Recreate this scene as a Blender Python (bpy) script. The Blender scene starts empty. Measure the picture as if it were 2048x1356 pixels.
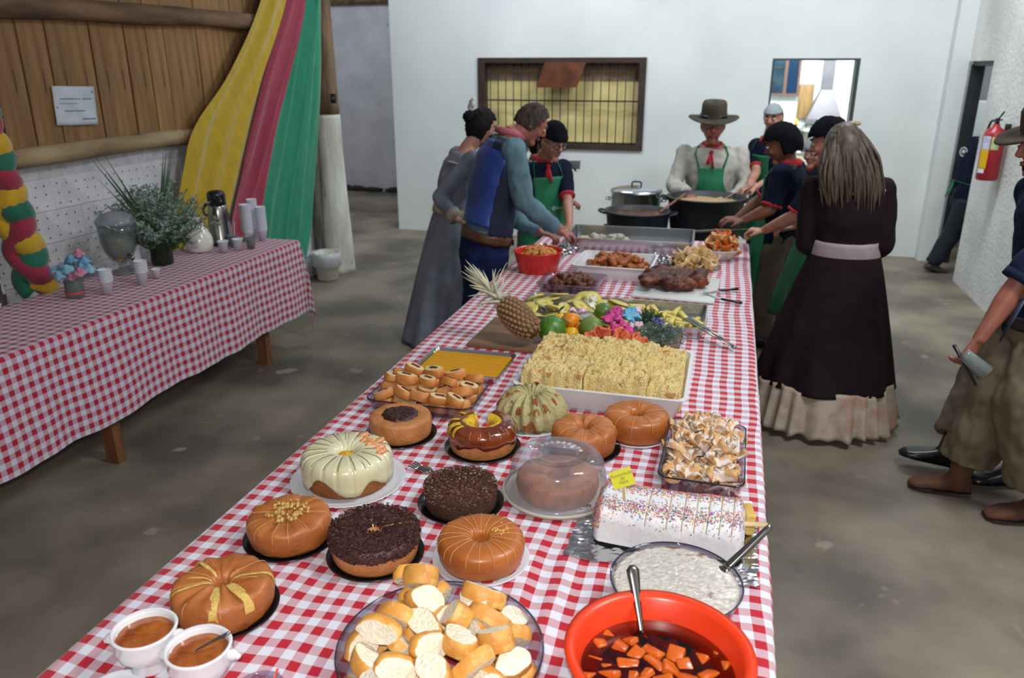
import bpy, bmesh, math, random
from mathutils import Vector, Matrix, noise
PI = math.pi
C = bpy.context.scene.collection
random.seed(7)
# ------------------------------------------------------------------ camera, world, lights
S = bpy.context.scene
FPX, PITCH, YAW, CAMH = 1569.0, math.atan(545/1569.0), math.radians(15.2), 1.95
cam_d = bpy.data.cameras.new('camera'); cam = bpy.data.objects.new('camera', cam_d); C.objects.link(cam)
cam.location = (0, 0, CAMH); cam.rotation_euler = (PI/2 - PITCH, 0, YAW)
cam_d.sensor_width = 36; cam_d.lens = FPX/2048*36; cam_d.clip_start = .02
cam_d.dof.use_dof = True; cam_d.dof.focus_distance = 2.35; cam_d.dof.aperture_fstop = 3.6
S.camera = cam
S.view_settings.view_transform = 'Standard'; S.view_settings.look = 'None'
S.view_settings.gamma = 1; S.view_settings.use_curve_mapping = False
S.view_settings.exposure = 0.0
S.cycles.transparent_max_bounces = 24
w = bpy.data.worlds.new('world'); S.world = w; w.use_nodes = True
w.node_tree.nodes['Background'].inputs[0].default_value = (.80, .88, 1.0, 1)
w.node_tree.nodes['Background'].inputs[1].default_value = .20
def light(name, kind, loc, energy, color=(1, 1, 1), size=.1, size_y=None, target=None, spread=None):
    d = bpy.data.lights.new(name, kind); d.energy = energy; d.color = color
    if kind == 'AREA':
        d.size = size
        if size_y: d.shape = 'RECTANGLE'; d.size_y = size_y
        if spread: d.spread = spread
    else: d.shadow_soft_size = size
    o = bpy.data.objects.new(name, d); C.objects.link(o); o.location = loc
    if target is not None:
        o.rotation_euler = (Vector(target) - Vector(loc)).to_track_quat('-Z', 'Y').to_euler()
    return o
light('camera_flash', 'POINT', (0.0, -.06, 2.10), 138, (1, .95, .91), .035)
light('ceiling_lamp_right', 'AREA', (.9, 6.4, 4.1), 104, (.90, .97, 1), 1.6, .5, (.4, 8.2, 0))
light('ceiling_lamp_left', 'AREA', (-2.2, 7.2, 4.1), 66, (.84, .94, 1), 1.6, .5, (-2.2, 9.0, 1.2))
light('ceiling_lamp_front', 'AREA', (1.8, 2.2, 4.2), 120, (.95, .98, 1), 1.4, .5, (1.6, 3.6, 0))
light('kitchen_lamp', 'AREA', (1.0, 10.7, 2.9), 130, (.93, 1, .98), 1.4, .6, (1.0, 11.2, 0))
light('side_room_lamp', 'AREA', (3.4, 8.9, 2.9), 25, (.95, .98, 1), .6, .6, (3.4, 9.0, 0))
light('yard_lamp', 'AREA', (-5.6, 9.4, 3.9), 40, (.9, .93, 1), 1, 1, (-5.6, 11.5, 1))

def ray(px, py):                      # direction seen at a pixel of the photograph, used only to measure places
    x = (px-1024)/FPX; y = -(py-678)/FPX
    c, s = math.cos(PITCH), math.sin(PITCH)
    v = (x, c+y*s, -s+y*c)
    return Vector((v[0]*math.cos(YAW)-v[1]*math.sin(YAW), v[0]*math.sin(YAW)+v[1]*math.cos(YAW), v[2]))
O = Vector((0, 0, CAMH))
def PZ(px, py, z): r = ray(px, py); return O + r*((z-CAMH)/r.z)
def PY(px, py, y): r = ray(px, py); return O + r*(y/r.y)
def PX(px, py, x): r = ray(px, py); return O + r*(x/r.x)
TZ = .78

# ------------------------------------------------------------------ materials
MATS = {}
def srgb(c):
    if isinstance(c, str): c = tuple(int(c[i:i+2], 16)/255 for i in (0, 2, 4))
    return tuple((x/12.92 if x <= .04045 else ((x+.055)/1.055)**2.4) for x in c[:3]) + (1,)
def M(name, c1, c2=None, scale=8, rough=.6, bump=0, bscale=None, metal=0, spec=.5, detail=4, lo=.35, hi=.65,
      stretch=None, rnd=0, sheen=0, sub=0, subcol=None, coat=0, kind='noise', coord='Object', emit=0, c3=None, c3s=30, c3t=.62, trans=0):
    if name in MATS: return MATS[name]
    m = bpy.data.materials.new(name); m.use_nodes = True; nt = m.node_tree; N = nt.nodes; L = nt.links
    b = N['Principled BSDF']; MATS[name] = m
    b.inputs['Roughness'].default_value = rough; b.inputs['Metallic'].default_value = metal
    b.inputs['Specular IOR Level'].default_value = spec
    if sheen: b.inputs['Sheen Weight'].default_value = sheen
    if coat: b.inputs['Coat Weight'].default_value = coat; b.inputs['Coat Roughness'].default_value = .12
    if sub:
        b.inputs['Subsurface Weight'].default_value = sub; b.inputs['Subsurface Scale'].default_value = .01
    if trans: b.inputs['Transmission Weight'].default_value = trans
    b.inputs['Base Color'].default_value = srgb(c1)
    tc = N.new('ShaderNodeTexCoord'); mp = N.new('ShaderNodeMapping'); L.new(tc.outputs[coord], mp.inputs[0])
    if stretch: mp.inputs['Scale'].default_value = stretch
    col = None
    if c2:
        if kind == 'noise':
            n = N.new('ShaderNodeTexNoise'); n.inputs['Scale'].default_value = scale; n.inputs['Detail'].default_value = detail; out = n.outputs['Fac']
        elif kind == 'voronoi':
            n = N.new('ShaderNodeTexVoronoi'); n.inputs['Scale'].default_value = scale; out = n.outputs['Distance']
        elif kind == 'wave':
            n = N.new('ShaderNodeTexWave'); n.inputs['Scale'].default_value = scale; n.inputs['Distortion'].default_value = 4; n.inputs['Detail'].default_value = 3; out = n.outputs['Fac']
        L.new(mp.outputs[0], n.inputs['Vector'])
        r = N.new('ShaderNodeValToRGB'); r.color_ramp.elements[0].position = lo; r.color_ramp.elements[1].position = hi
        r.color_ramp.elements[0].color = srgb(c1); r.color_ramp.elements[1].color = srgb(c2)
        L.new(out, r.inputs[0]); col = r.outputs[0]
    if c3:
        n3 = N.new('ShaderNodeTexNoise'); n3.inputs['Scale'].default_value = c3s; n3.inputs['Detail'].default_value = 3
        L.new(mp.outputs[0], n3.inputs['Vector'])
        r3 = N.new('ShaderNodeValToRGB'); r3.color_ramp.elements[0].position = c3t; r3.color_ramp.elements[1].position = c3t+.04
        L.new(n3.outputs['Fac'], r3.inputs[0])
        mx = N.new('ShaderNodeMix'); mx.data_type = 'RGBA'; L.new(r3.outputs[0], mx.inputs['Factor'])
        if col: L.new(col, mx.inputs['A'])
        else: mx.inputs['A'].default_value = srgb(c1)
        mx.inputs['B'].default_value = srgb(c3); col = mx.outputs['Result']
    if rnd:
        oi = N.new('ShaderNodeObjectInfo'); h = N.new('ShaderNodeHueSaturation')
        ma = N.new('ShaderNodeMapRange'); ma.inputs['To Min'].default_value = 1-rnd; ma.inputs['To Max'].default_value = 1+rnd
        L.new(oi.outputs['Random'], ma.inputs[0]); L.new(ma.outputs[0], h.inputs['Value'])
        if col: L.new(col, h.inputs['Color'])
        else: h.inputs['Color'].default_value = srgb(c1)
        col = h.outputs[0]
    if col: L.new(col, b.inputs['Base Color'])
    if emit:
        b.inputs['Emission Strength'].default_value = emit; b.inputs['Emission Color'].default_value = srgb(c1)
    if bump:
        n2 = N.new('ShaderNodeTexNoise'); n2.inputs['Scale'].default_value = bscale or scale*3; n2.inputs['Detail'].default_value = 4
        L.new(mp.outputs[0], n2.inputs['Vector'])
        bp = N.new('ShaderNodeBump'); bp.inputs['Strength'].default_value = min(1, bump); bp.inputs['Distance'].default_value = .01*max(1, bump)
        L.new(n2.outputs['Fac'], bp.inputs['Height']); L.new(bp.outputs[0], b.inputs['Normal'])
    return m
def GLASS(name, tint, rough=.03, body=.0, bodycol=(1, 1, 1), refl=.5):
    """thin-walled clear ware: see-through with a sharp reflection, plus a little body colour"""
    if name in MATS: return MATS[name]
    m = bpy.data.materials.new(name); m.use_nodes = True; nt = m.node_tree; N = nt.nodes; L = nt.links; MATS[name] = m
    N.remove(N['Principled BSDF']); out = N['Material Output']
    t = N.new('ShaderNodeBsdfTransparent'); t.inputs[0].default_value = srgb(tint)
    g = N.new('ShaderNodeBsdfGlossy'); g.inputs['Roughness'].default_value = rough
    lw = N.new('ShaderNodeLayerWeight'); lw.inputs[0].default_value = refl
    pw = N.new('ShaderNodeMath'); pw.operation = 'POWER'; pw.inputs[1].default_value = 3; L.new(lw.outputs['Facing'], pw.inputs[0])
    mr = N.new('ShaderNodeMapRange'); mr.inputs['To Min'].default_value = .05; mr.inputs['To Max'].default_value = .5; L.new(pw.outputs[0], mr.inputs[0])
    mx = N.new('ShaderNodeMixShader'); L.new(mr.outputs[0], mx.inputs[0]); L.new(t.outputs[0], mx.inputs[1]); L.new(g.outputs[0], mx.inputs[2])
    last = mx
    if body:
        d = N.new('ShaderNodeBsdfDiffuse'); d.inputs[0].default_value = srgb(bodycol)
        m2 = N.new('ShaderNodeMixShader'); m2.inputs[0].default_value = body
        L.new(mx.outputs[0], m2.inputs[1]); L.new(d.outputs[0], m2.inputs[2]); last = m2
    L.new(last.outputs[0], out.inputs[0]); return m
def gingham(name, red, white, check):
    """woven check on the cloth's own UV in metres"""
    m = bpy.data.materials.new(name); m.use_nodes = True; nt = m.node_tree; N = nt.nodes; L = nt.links; MATS[name] = m
    b = N['Principled BSDF']; b.inputs['Roughness'].default_value = .75; b.inputs['Sheen Weight'].default_value = .15; b.inputs['Specular IOR Level'].default_value = .3
    uv = N.new('ShaderNodeTexCoord'); sp = N.new('ShaderNodeSeparateXYZ'); L.new(uv.outputs['UV'], sp.inputs[0])
    def band(o):
        a = N.new('ShaderNodeMath'); a.operation = 'DIVIDE'; a.inputs[1].default_value = check*2; L.new(o, a.inputs[0])
        f = N.new('ShaderNodeMath'); f.operation = 'FRACT'; L.new(a.outputs[0], f.inputs[0])
        s = N.new('ShaderNodeMath'); s.operation = 'SUBTRACT'; s.inputs[1].default_value = .5; L.new(f.outputs[0], s.inputs[0])
        ab = N.new('ShaderNodeMath'); ab.operation = 'ABSOLUTE'; L.new(s.outputs[0], ab.inputs[0])
        r = N.new('ShaderNodeMapRange'); r.inputs['From Min'].default_value = .243; r.inputs['From Max'].default_value = .257; L.new(ab.outputs[0], r.inputs[0])
        return r.outputs[0]
    bx, by = band(sp.outputs[0]), band(sp.outputs[1])
    ad = N.new('ShaderNodeMath'); ad.operation = 'ADD'; L.new(bx, ad.inputs[0]); L.new(by, ad.inputs[1])
    h = N.new('ShaderNodeMath'); h.operation = 'MULTIPLY'; h.inputs[1].default_value = .5; L.new(ad.outputs[0], h.inputs[0])
    r = N.new('ShaderNodeValToRGB'); e = r.color_ramp.elements; e[0].color = srgb(white); e[1].color = srgb(red)
    pk = e.new(.5); a, c = srgb(white), srgb(red); pk.color = tuple(.5*a[i]+.5*c[i] for i in range(3)) + (1,)
    L.new(h.outputs[0], r.inputs[0]); L.new(r.outputs[0], b.inputs['Base Color'])
    n = N.new('ShaderNodeTexNoise'); n.inputs['Scale'].default_value = 700; bp = N.new('ShaderNodeBump'); bp.inputs['Strength'].default_value = .1
    L.new(uv.outputs['UV'], n.inputs['Vector']); L.new(n.outputs['Fac'], bp.inputs['Height']); L.new(bp.outputs[0], b.inputs['Normal'])
    return m

# ------------------------------------------------------------------ object helpers
def mesh_obj(name, vf, mat, parent=None, smooth=True, uvs=None, solid=0, loc=None, rot=None, autosm=None):
    v, f = vf[0], vf[1]
    me = bpy.data.meshes.new(name); me.from_pydata([tuple(p) for p in v], [], f); me.update()
    for m in (mat if isinstance(mat, (list, tuple)) else [mat]): me.materials.append(m)
    if len(vf) > 2 and vf[2] is not None:
        for p, i in zip(me.polygons, vf[2]): p.material_index = i
    if uvs:
        l = me.uv_layers.new(name='uv')
        for lp in me.loops: l.data[lp.index].uv = uvs[lp.vertex_index]
    if smooth:
        me.shade_smooth()
        if autosm: me.set_sharp_from_angle(angle=math.radians(autosm))
    o = bpy.data.objects.new(name, me); C.objects.link(o)
    if solid:
        md = o.modifiers.new('thick', 'SOLIDIFY'); md.thickness = solid; md.offset = 0
    if loc is not None: o.location = loc
    if rot is not None: o.rotation_euler = rot
    if parent is not None: o.parent = parent
    return o
def tag(o, label, cat, group=None, kind=None):
    o['label'] = label; o['category'] = cat
    if group: o['group'] = group
    if kind: o['kind'] = kind
    return o
def struct(o): o['kind'] = 'structure'; return o
def thing(name, label, cat, loc=(0, 0, 0), rz=0, group=None):
    o = bpy.data.objects.new(name, None); C.objects.link(o); o.location = loc; o.rotation_euler = (0, 0, rz)
    o.empty_display_size = .05
    return tag(o, label, cat, group)
def join(*vfs):
    V, F, I = [], [], []
    for vf in vfs:
        n = len(V); V += [tuple(p) for p in vf[0]]; F += [tuple(i+n for i in f) for f in vf[1]]
        I += (list(vf[2]) if len(vf) > 2 and vf[2] is not None else [0]*len(vf[1]))
    return V, F, I
def mi(vf, i): return vf[0], vf[1], [i]*len(vf[1])
def xf(vf, mat): return ([mat @ Vector(p) for p in vf[0]], vf[1]) + tuple(vf[2:])
def T(x, y, z): return Matrix.Translation((x, y, z))
def R(a, ax='Z'): return Matrix.Rotation(a, 4, ax)
def box(sx, sy, sz, c=(0, 0, 0), bev=0, seg=2):
    bm = bmesh.new(); bmesh.ops.create_cube(bm, size=1)
    bmesh.ops.scale(bm, vec=(sx, sy, sz), verts=bm.verts)
    if bev: bmesh.ops.bevel(bm, geom=list(bm.edges), offset=bev, segments=seg, affect='EDGES', profile=.5)
    bmesh.ops.translate(bm, vec=c, verts=bm.verts)
    bm.verts.index_update()
    r = [tuple(v.co) for v in bm.verts], [tuple(v.index for v in f.verts) for f in bm.faces]
    bm.free(); return r
def bx(x0, x1, y0, y1, z0, z1, bev=0): return box(x1-x0, y1-y0, z1-z0, ((x0+x1)/2, (y0+y1)/2, (z0+z1)/2), bev)
def lathe(prof, n=32, fn=None, a0=0, a1=2*PI):
    """prof: (r, z) list. fn(a, r, z, k) -> (r, z)"""
    full = abs(a1-a0-2*PI) < 1e-6; V = []; F = []; m = n if full else n+1
    for k, (r, z) in enumerate(prof):
        for i in range(m):
            a = a0+(a1-a0)*i/n; rr, zz = (r, z) if fn is None else fn(a, r, z, k)
            V.append((rr*math.cos(a), rr*math.sin(a), zz))
    for k in range(len(prof)-1):
        for i in range(n):
            j = (i+1) % m if full else i+1
            F.append((k*m+i, k*m+j, (k+1)*m+j, (k+1)*m+i))
    return V, F
def tube(pts, rad, n=8, caps=True, up=None, flat=1.0):
    pts = [Vector(p) for p in pts]
    if not isinstance(rad, (list, tuple)): rad = [rad]*len(pts)
    V, F = [], []; u = None
    for i, p in enumerate(pts):
        d = (pts[min(i+1, len(pts)-1)]-pts[max(i-1, 0)]).normalized()
        if u is None:
            u = Vector(up) if up else (Vector((0, 0, 1)) if abs(d.z) < .9 else Vector((1, 0, 0)))
        u = (u - d*u.dot(d)).normalized(); s = d.cross(u)
        for k in range(n):
            a = 2*PI*k/n; V.append(p + s*(math.cos(a)*rad[i]) + u*(math.sin(a)*rad[i]*flat))
    for i in range(len(pts)-1):
        for k in range(n):
            F.append((i*n+k, i*n+(k+1) % n, (i+1)*n+(k+1) % n, (i+1)*n+k))
    if caps:
        F.append(tuple(range(n))[::-1]); F.append(tuple((len(pts)-1)*n+k for k in range(n)))
    return V, F
def smooth_path(pts, sub=4):
    pts = [Vector(p) for p in pts]; out = []
    for i in range(len(pts)-1):
        p0, p1, p2, p3 = pts[max(i-1, 0)], pts[i], pts[i+1], pts[min(i+2, len(pts)-1)]
        for k in range(sub):
            t = k/sub; out.append(.5*((2*p1)+(p2-p0)*t+(2*p0-5*p1+4*p2-p3)*t*t+(3*p1-p0-3*p2+p3)*t**3))
    out.append(pts[-1]); return out
def sphere(r=(1, 1, 1), c=(0, 0, 0), nu=16, nv=10, amp=0, fr=3, seed=0, p=1.0):
    V, F = [], []
    for j in range(nv+1):
        th = PI*j/nv
        for i in range(nu):
            a = 2*PI*i/nu
            d = Vector((math.sin(th)*math.cos(a), math.sin(th)*math.sin(a), math.cos(th)))
            if p != 1: d = Vector([math.copysign(abs(x)**p, x) for x in d])
            k = 1+(amp*noise.noise(d*fr+Vector((seed*7.3, seed*3.1, seed))) if amp else 0)
            V.append((c[0]+d.x*r[0]*k, c[1]+d.y*r[1]*k, c[2]+d.z*r[2]*k))
    for j in range(nv):
        for i in range(nu):
            F.append((j*nu+i, (j+1)*nu+i, (j+1)*nu+(i+1) % nu, j*nu+(i+1) % nu))
    return V, F
def grid(nu, nv, fn, uvf=None):
    """fn(u,v)->point, u,v in 0..1"""
    V = []; UV = []
    for j in range(nv+1):
        for i in range(nu+1):
            V.append(fn(i/nu, j/nv)); UV.append(uvf(i/nu, j/nv) if uvf else (i/nu, j/nv))
    F = [(j*(nu+1)+i, j*(nu+1)+i+1, (j+1)*(nu+1)+i+1, (j+1)*(nu+1)+i) for j in range(nv) for i in range(nu)]
    return (V, F, UV) if uvf else (V, F)
def copy_tree(o, parent=None):
    c = o.copy(); C.objects.link(c); c.parent = parent
    for ch in list(o.children): copy_tree(ch, c)
    return c
TMP = [None]
def evaluated_mesh(o):
    """mesh of o with its modifiers or font applied, worked out in a small scratch scene"""
    if TMP[0] is None: TMP[0] = bpy.data.scenes.new('scratch')
    sc = TMP[0]; sc.collection.objects.link(o)
    with bpy.context.temp_override(scene=sc, view_layer=sc.view_layers[0]): dg = bpy.context.evaluated_depsgraph_get()
    me = bpy.data.meshes.new_from_object(o.evaluated_get(dg)); sc.collection.objects.unlink(o)
    return me
def remesh(name, vf, mat, parent, voxel=.01, smooth_it=6, solid=0):
    """weld overlapping closed shapes into one continuous surface"""
    o = mesh_obj(name, vf, mat, None); C.objects.unlink(o)
    md = o.modifiers.new('r', 'REMESH'); md.mode = 'VOXEL'; md.voxel_size = voxel; md.use_smooth_shade = True
    if smooth_it:
        sm = o.modifiers.new('s', 'SMOOTH'); sm.iterations = smooth_it; sm.factor = .5
    me = evaluated_mesh(o)
    old = o.data; o.modifiers.clear(); o.data = me; bpy.data.meshes.remove(old); C.objects.link(o)
    me.materials.clear(); me.materials.append(mat); me.shade_smooth()
    o.parent = parent
    return o
def ns(x, y=0, z=0): return noise.noise(Vector((x, y, z)))
# ------------------------------------------------------------------ room
m_plaster = M('white_plaster', 'dadddb', 'cdd1d0', scale=1.2, rough=.9, bump=.25, bscale=60)
m_plaster_rough = M('rough_plaster', 'e0e0dd', 'c8c8c4', scale=2, rough=.92, bump=1, bscale=28)
m_concrete = M('concrete_floor', '585048', '8c8270', scale=1.3, rough=.55, bump=.15, bscale=40, detail=12, lo=.38, hi=.64, c3='8a806e', c3s=4.5, c3t=.66)
m_block = M('whitewashed_block', 'd3d2d6', 'bcbbc0', scale=6, rough=.95, bump=.8, bscale=40, rnd=.025, lo=.4, hi=.75)
m_plank = M('pine_plank', '9a7448', '74532f', scale=4, rough=.7, bump=.3, bscale=30, stretch=(6, 6, .6), rnd=.22, lo=.3, hi=.75, c3='4c3220', c3s=3.3, c3t=.66, detail=6)
m_log = M('rough_log', '7d6046', '4c382a', scale=9, rough=.85, bump=1, bscale=20, stretch=(1, .25, 1))
m_log2 = M('peeled_log', 'a58f6c', '7d664a', scale=9, rough=.8, bump=.6, bscale=20, stretch=(1, .25, 1), c3='4a3526', c3s=14, c3t=.68)
m_bark = M('brown_post', '80664c', '53402f', scale=7, rough=.85, bump=.8, bscale=16, stretch=(2, 2, .3))
m_white_post = M('whitewashed_post', 'd4d4cc', 'b0aea2', scale=5, rough=.9, bump=.8, bscale=14, stretch=(1.6, 1.6, .4), c3='5b5248', c3s=13, c3t=.685)
m_dark = M('dark_gap', '2a2622', rough=.9)
m_dkwood = M('dark_window_wood', '3e2c24', '2a1e1a', scale=6, rough=.55)
m_bar = M('black_iron', '22242a', rough=.5, metal=.4)
m_curtain = M('yellow_curtain', 'e0cd90', 'd2bd7c', scale=3, rough=.85, sheen=.3)
m_strip = M('curtain_heading', '9b8268', '857056', scale=14, rough=.9)
m_plaque = M('rusty_wood_board', '6e3a20', '522a15', scale=8, rough=.5, bump=.2)

struct(mesh_obj('floor', grid(40, 60, lambda u, v: (-9+15*u, -3+16.5*v, 0)), m_concrete))
# back wall with its two openings
YB = 9.15; XL, XR, ZT = -3.97, 2.02, 3.6
w1 = (-2.89, -.96, 1.05, 2.045); w2 = (.35, 1.21, .95, 2.03); th = .22
def wall_with_holes(x0, x1, z0, z1, holes, y0, y1):
    xs = sorted({x0, x1, *[h[0] for h in holes], *[h[1] for h in holes]}); zs = sorted({z0, z1, *[h[2] for h in holes], *[h[3] for h in holes]})
    bm = bmesh.new(); n = {}
    def cell(i, k):
        cx, cz = (xs[i]+xs[i+1])/2, (zs[k]+zs[k+1])/2
        return not any(h[0] < cx < h[1] and h[2] < cz < h[3] for h in holes)
    V, F = [], []
    def v(x, y, z):
        k = (round(x, 4), round(y, 4), round(z, 4))
        if k not in n: n[k] = len(V); V.append(k)
        return n[k]
    ok = {(i, k) for i in range(len(xs)-1) for k in range(len(zs)-1) if cell(i, k)}
    for i, k in ok:
        a, b, c, d = xs[i], xs[i+1], zs[k], zs[k+1]
        F.append((v(a, y0, c), v(b, y0, c), v(b, y0, d), v(a, y0, d))); F.append((v(a, y1, c), v(a, y1, d), v(b, y1, d), v(b, y1, c)))
        if (i-1, k) not in ok: F.append((v(a, y0, c), v(a, y0, d), v(a, y1, d), v(a, y1, c)))
        if (i+1, k) not in ok: F.append((v(b, y0, c), v(b, y1, c), v(b, y1, d), v(b, y0, d)))
        if (i, k-1) not in ok: F.append((v(a, y0, c), v(a, y1, c), v(b, y1, c), v(b, y0, c)))
        if (i, k+1) not in ok: F.append((v(a, y0, d), v(b, y0, d), v(b, y1, d), v(a, y1, d)))
    return V, F
struct(mesh_obj('wall_back', wall_with_holes(XL, XR+.2, 0, ZT, [w1, w2], YB, YB+th), m_plaster, smooth=False))
# far left return of the white wall
struct(mesh_obj('wall_return', bx(XL, XL+.2, YB+th, 12.1, 0, ZT), m_plaster, smooth=False))
struct(mesh_obj('wall_far', join(bx(-9, XL-.02, 12.1, 12.3, .0, 3.4)), M('grey_plaster', 'c4c4c8', 'b4b4b8', scale=3, rough=.95, bump=.7, bscale=25, c3='5b5a58', c3s=12, c3t=.76), smooth=False))
tm = mesh_obj('trim_far', join(bx(-9, XL-.05, 12.02, 12.09, 2.86, 3.0), ), m_log); struct(tm)
# row of low dark lumps along the foot of the far wall
rb = join(*[sphere((.10+.08*random.random(), .05, .03+.03*random.random()), (-6.2+random.random()*.95, 12.0, .03), 8, 5, .5, 2, k) for k in range(14)])
tag(mesh_obj('dark_lumps', rb, m_dark), 'low dark lumps along the foot of the far grey wall', 'rubble', kind='stuff')
# right wall (rough plaster) with doorway between y 8.20 and 9.0
XW = 2.18
pl = wall_with_holes(-1, 0, 0, ZT, [], 0, 1)
struct(mesh_obj('wall_right', join(bx(XW, XW+.18, -1.5, 8.2, 0, ZT), bx(XW-.0, XW+.18, 8.2, 9.14, 2.0, ZT)), m_plaster_rough, smooth=False))
struct(mesh_obj('wall_right_pier', bx(XR, XR+.16, 9.0, YB-.004, 0, ZT-.01), m_plaster, smooth=False))
d1 = struct(mesh_obj('door_1', join(bx(XW+.02, XW+.14, 8.97, 9.0, 0, 1.97, .004), bx(XW+.03, XW+.13, 8.2, 8.97, 1.955, 1.995, .004)), M('black_door_frame', '23282c', '181c20', scale=4, rough=.5), smooth=False))
# side room behind the door
struct(mesh_obj('wall_side_room', join(bx(2.4, 5.2, 9.9, 10.05, 0, 3), bx(4.8, 4.95, 6.5, 9.9, 0, 3)), M('grey_room', '8d9192', rough=.9), smooth=False))
wp = PY(1925, 200, 9.8); wq = PY(1985, 330, 9.8)
tag(mesh_obj('white_panel', join(bx(wp.x, wq.x+.3, 9.6, 9.85, wq.z-.25, wp.z, .02), bx(wp.x+.03, wp.x+.05, 9.58, 9.6, wq.z, wp.z-.2, .004)), M('panel_white', 'e8f2f4', rough=.3)), 'white panel standing for a bright patch in the room beyond the doorway', 'panel')  # plain white panel added for the bright patch beyond the doorway

# --- window 1: frame, grille, curtain
wf = join(bx(w1[0], w1[1], YB-.03, YB+.09, w1[3]-.055, w1[3]), bx(w1[0], w1[1], YB-.03, YB+.09, w1[2], w1[2]+.06),
          bx(w1[0], w1[0]+.085, YB-.03, YB+.09, w1[2]+.06, w1[3]-.055), bx(w1[1]-.075, w1[1], YB-.03, YB+.09, w1[2]+.06, w1[3]-.055))
win = struct(mesh_obj('window_1', wf, m_dkwood, smooth=False))
n = 19
for k in range(n):
    x = w1[0]+.14+(w1[1]-w1[0]-.27)*k/(n-1)
    mesh_obj('bar', tube([(x, YB+.02, w1[2]+.05), (x, YB+.02, w1[3]-.05)], .006, 6), m_bar, win)
for z in (1.12, 1.58, 1.97):
    mesh_obj('rail', bx(w1[0]+.08, w1[1]-.07, YB+.028, YB+.036, z-.008, z+.008), m_bar, win, smooth=False)
struct(mesh_obj('window_1_sill', bx(w1[0]+.08, w1[1]-.07, YB+.09, YB+.21, w1[2]+.0, w1[2]+.05), M('stone_sill', 'a49a88', '857b6c', scale=10), smooth=False))
def curt(u, v):
    x = w1[0]+.03+u*(w1[1]-w1[0]-.06); z = w1[2]+.03+v*(w1[3]-w1[2]-.05)
    return (x, YB+.16+.012*math.sin(u*31+2*v)+.02*ns(u*9, v*5), z)
g = grid(90, 20, curt)
cu = mesh_obj('curtain', (g[0], g[1], [0 if (i//90) < 15 else 1 for i in range(len(g[1]))]), [m_curtain, m_strip], solid=.004)
tag(cu, 'yellowish curtain with a brown heading behind the barred window', 'curtain')
p = [PY(1090, 124, YB-.06), PY(1172, 125, YB-.06), PY(1153, 175, YB-.06), PY(1072, 175, YB-.06)]
pv = [tuple(q) for q in p]+[(q.x, q.y+.022, q.z) for q in p]
pq = mesh_obj('wooden_plaque', (pv, [(0, 3, 2, 1), (4, 5, 6, 7), (0, 1, 5, 4), (1, 2, 6, 5), (2, 3, 7, 6), (3, 0, 4, 7)]), m_plaque, smooth=False)
tag(pq, 'slanted reddish brown wooden board hanging at the top of the barred window', 'board')

# --- opening 2 (serving hatch) and kitchen behind
m_hatch = M('hatch_metal', '2b2f33', rough=.45)
struct(mesh_obj('window_2', join(bx(w2[0], w2[1], YB+.0, YB+.18, w2[3]-.02, w2[3]), bx(w2[0], w2[0]+.02, YB, YB+.18, w2[2], w2[3]-.02), bx(w2[1]-.035, w2[1], YB, YB+.20, w2[2], w2[3]-.02)), m_hatch, smooth=False))
struct(mesh_obj('window_2_sill', bx(w2[0]-.02, w2[1]+.02, YB-.05, YB+th+.05, w2[2]-.03, w2[2]+.004, .004), M('granite', '6b6862', '8c887e', scale=60), smooth=False))
KT = M('white_tile', 'e9efed', 'dfe8e6', scale=3, rough=.2, rnd=.02)
wk = struct(mesh_obj('wall_kitchen', join(bx(-.9, 2.3, 12.02, 12.2, 0, 3), bx(-.9, -.75, 9.4, 12.02, 0, 3), bx(2.1, 2.3, 9.4, 12.02, 0, 3)), M('grout', 'b9c2c2', rough=.8), smooth=False))
tile = mesh_obj('tile', box(.325, .012, .325, bev=.003, seg=1), KT, wk, smooth=False); tile.location = (-.55, 12.014, 1.0)
for i in range(8):
    for j in range(4):
        if i or j:
            t = tile.copy(); C.objects.link(t); t.parent = wk; t.location = (-.55+.33*i, 12.014, 1.0+.33*j)
a, b = PY(1548, 100, 11.98), PY(1592, 187, 11.98)
m_pane = M('night_glass', '3b5666', '1f3040', scale=3, rough=.1)
kw = struct(mesh_obj('window_3', join(bx(a.x-.3, b.x+.03, 11.94, 12.0, b.z-.03, b.z), bx(a.x+.17, a.x+.21, 11.94, 12.0, b.z, 2.4), bx(b.x, b.x+.03, 11.94, 12.0, b.z, 2.4), bx(a.x-.3, b.x, 11.94, 12.0, 2.38, 2.42)), M('brown_frame', '6b4f48', rough=.5), smooth=False))
for k in range(5):
    mesh_obj('pane', bx(a.x-.28, a.x+.165, 11.965, 11.975, b.z+.01+k*.17, b.z+.165+k*.17), m_pane, kw, smooth=False)
mesh_obj('pane', bx(a.x+.215, b.x-.005, 11.965, 11.975, b.z+.005, 2.37), M('navy_glass', '1d3450', rough=.1), kw, smooth=False)
a, b = PY(1601, 168, 11.9), PY(1622, 236, 11.9)
tag(mesh_obj('chopping_board', bx(a.x, b.x, 11.97, 12.0, b.z-.02, a.z, .01), M('board_wood', 'a8895a', '8a6c42', scale=5, rough=.5, stretch=(4, 4, .6))), 'tall wooden chopping board on the tiled kitchen wall beside the hood', 'chopping board')
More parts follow.
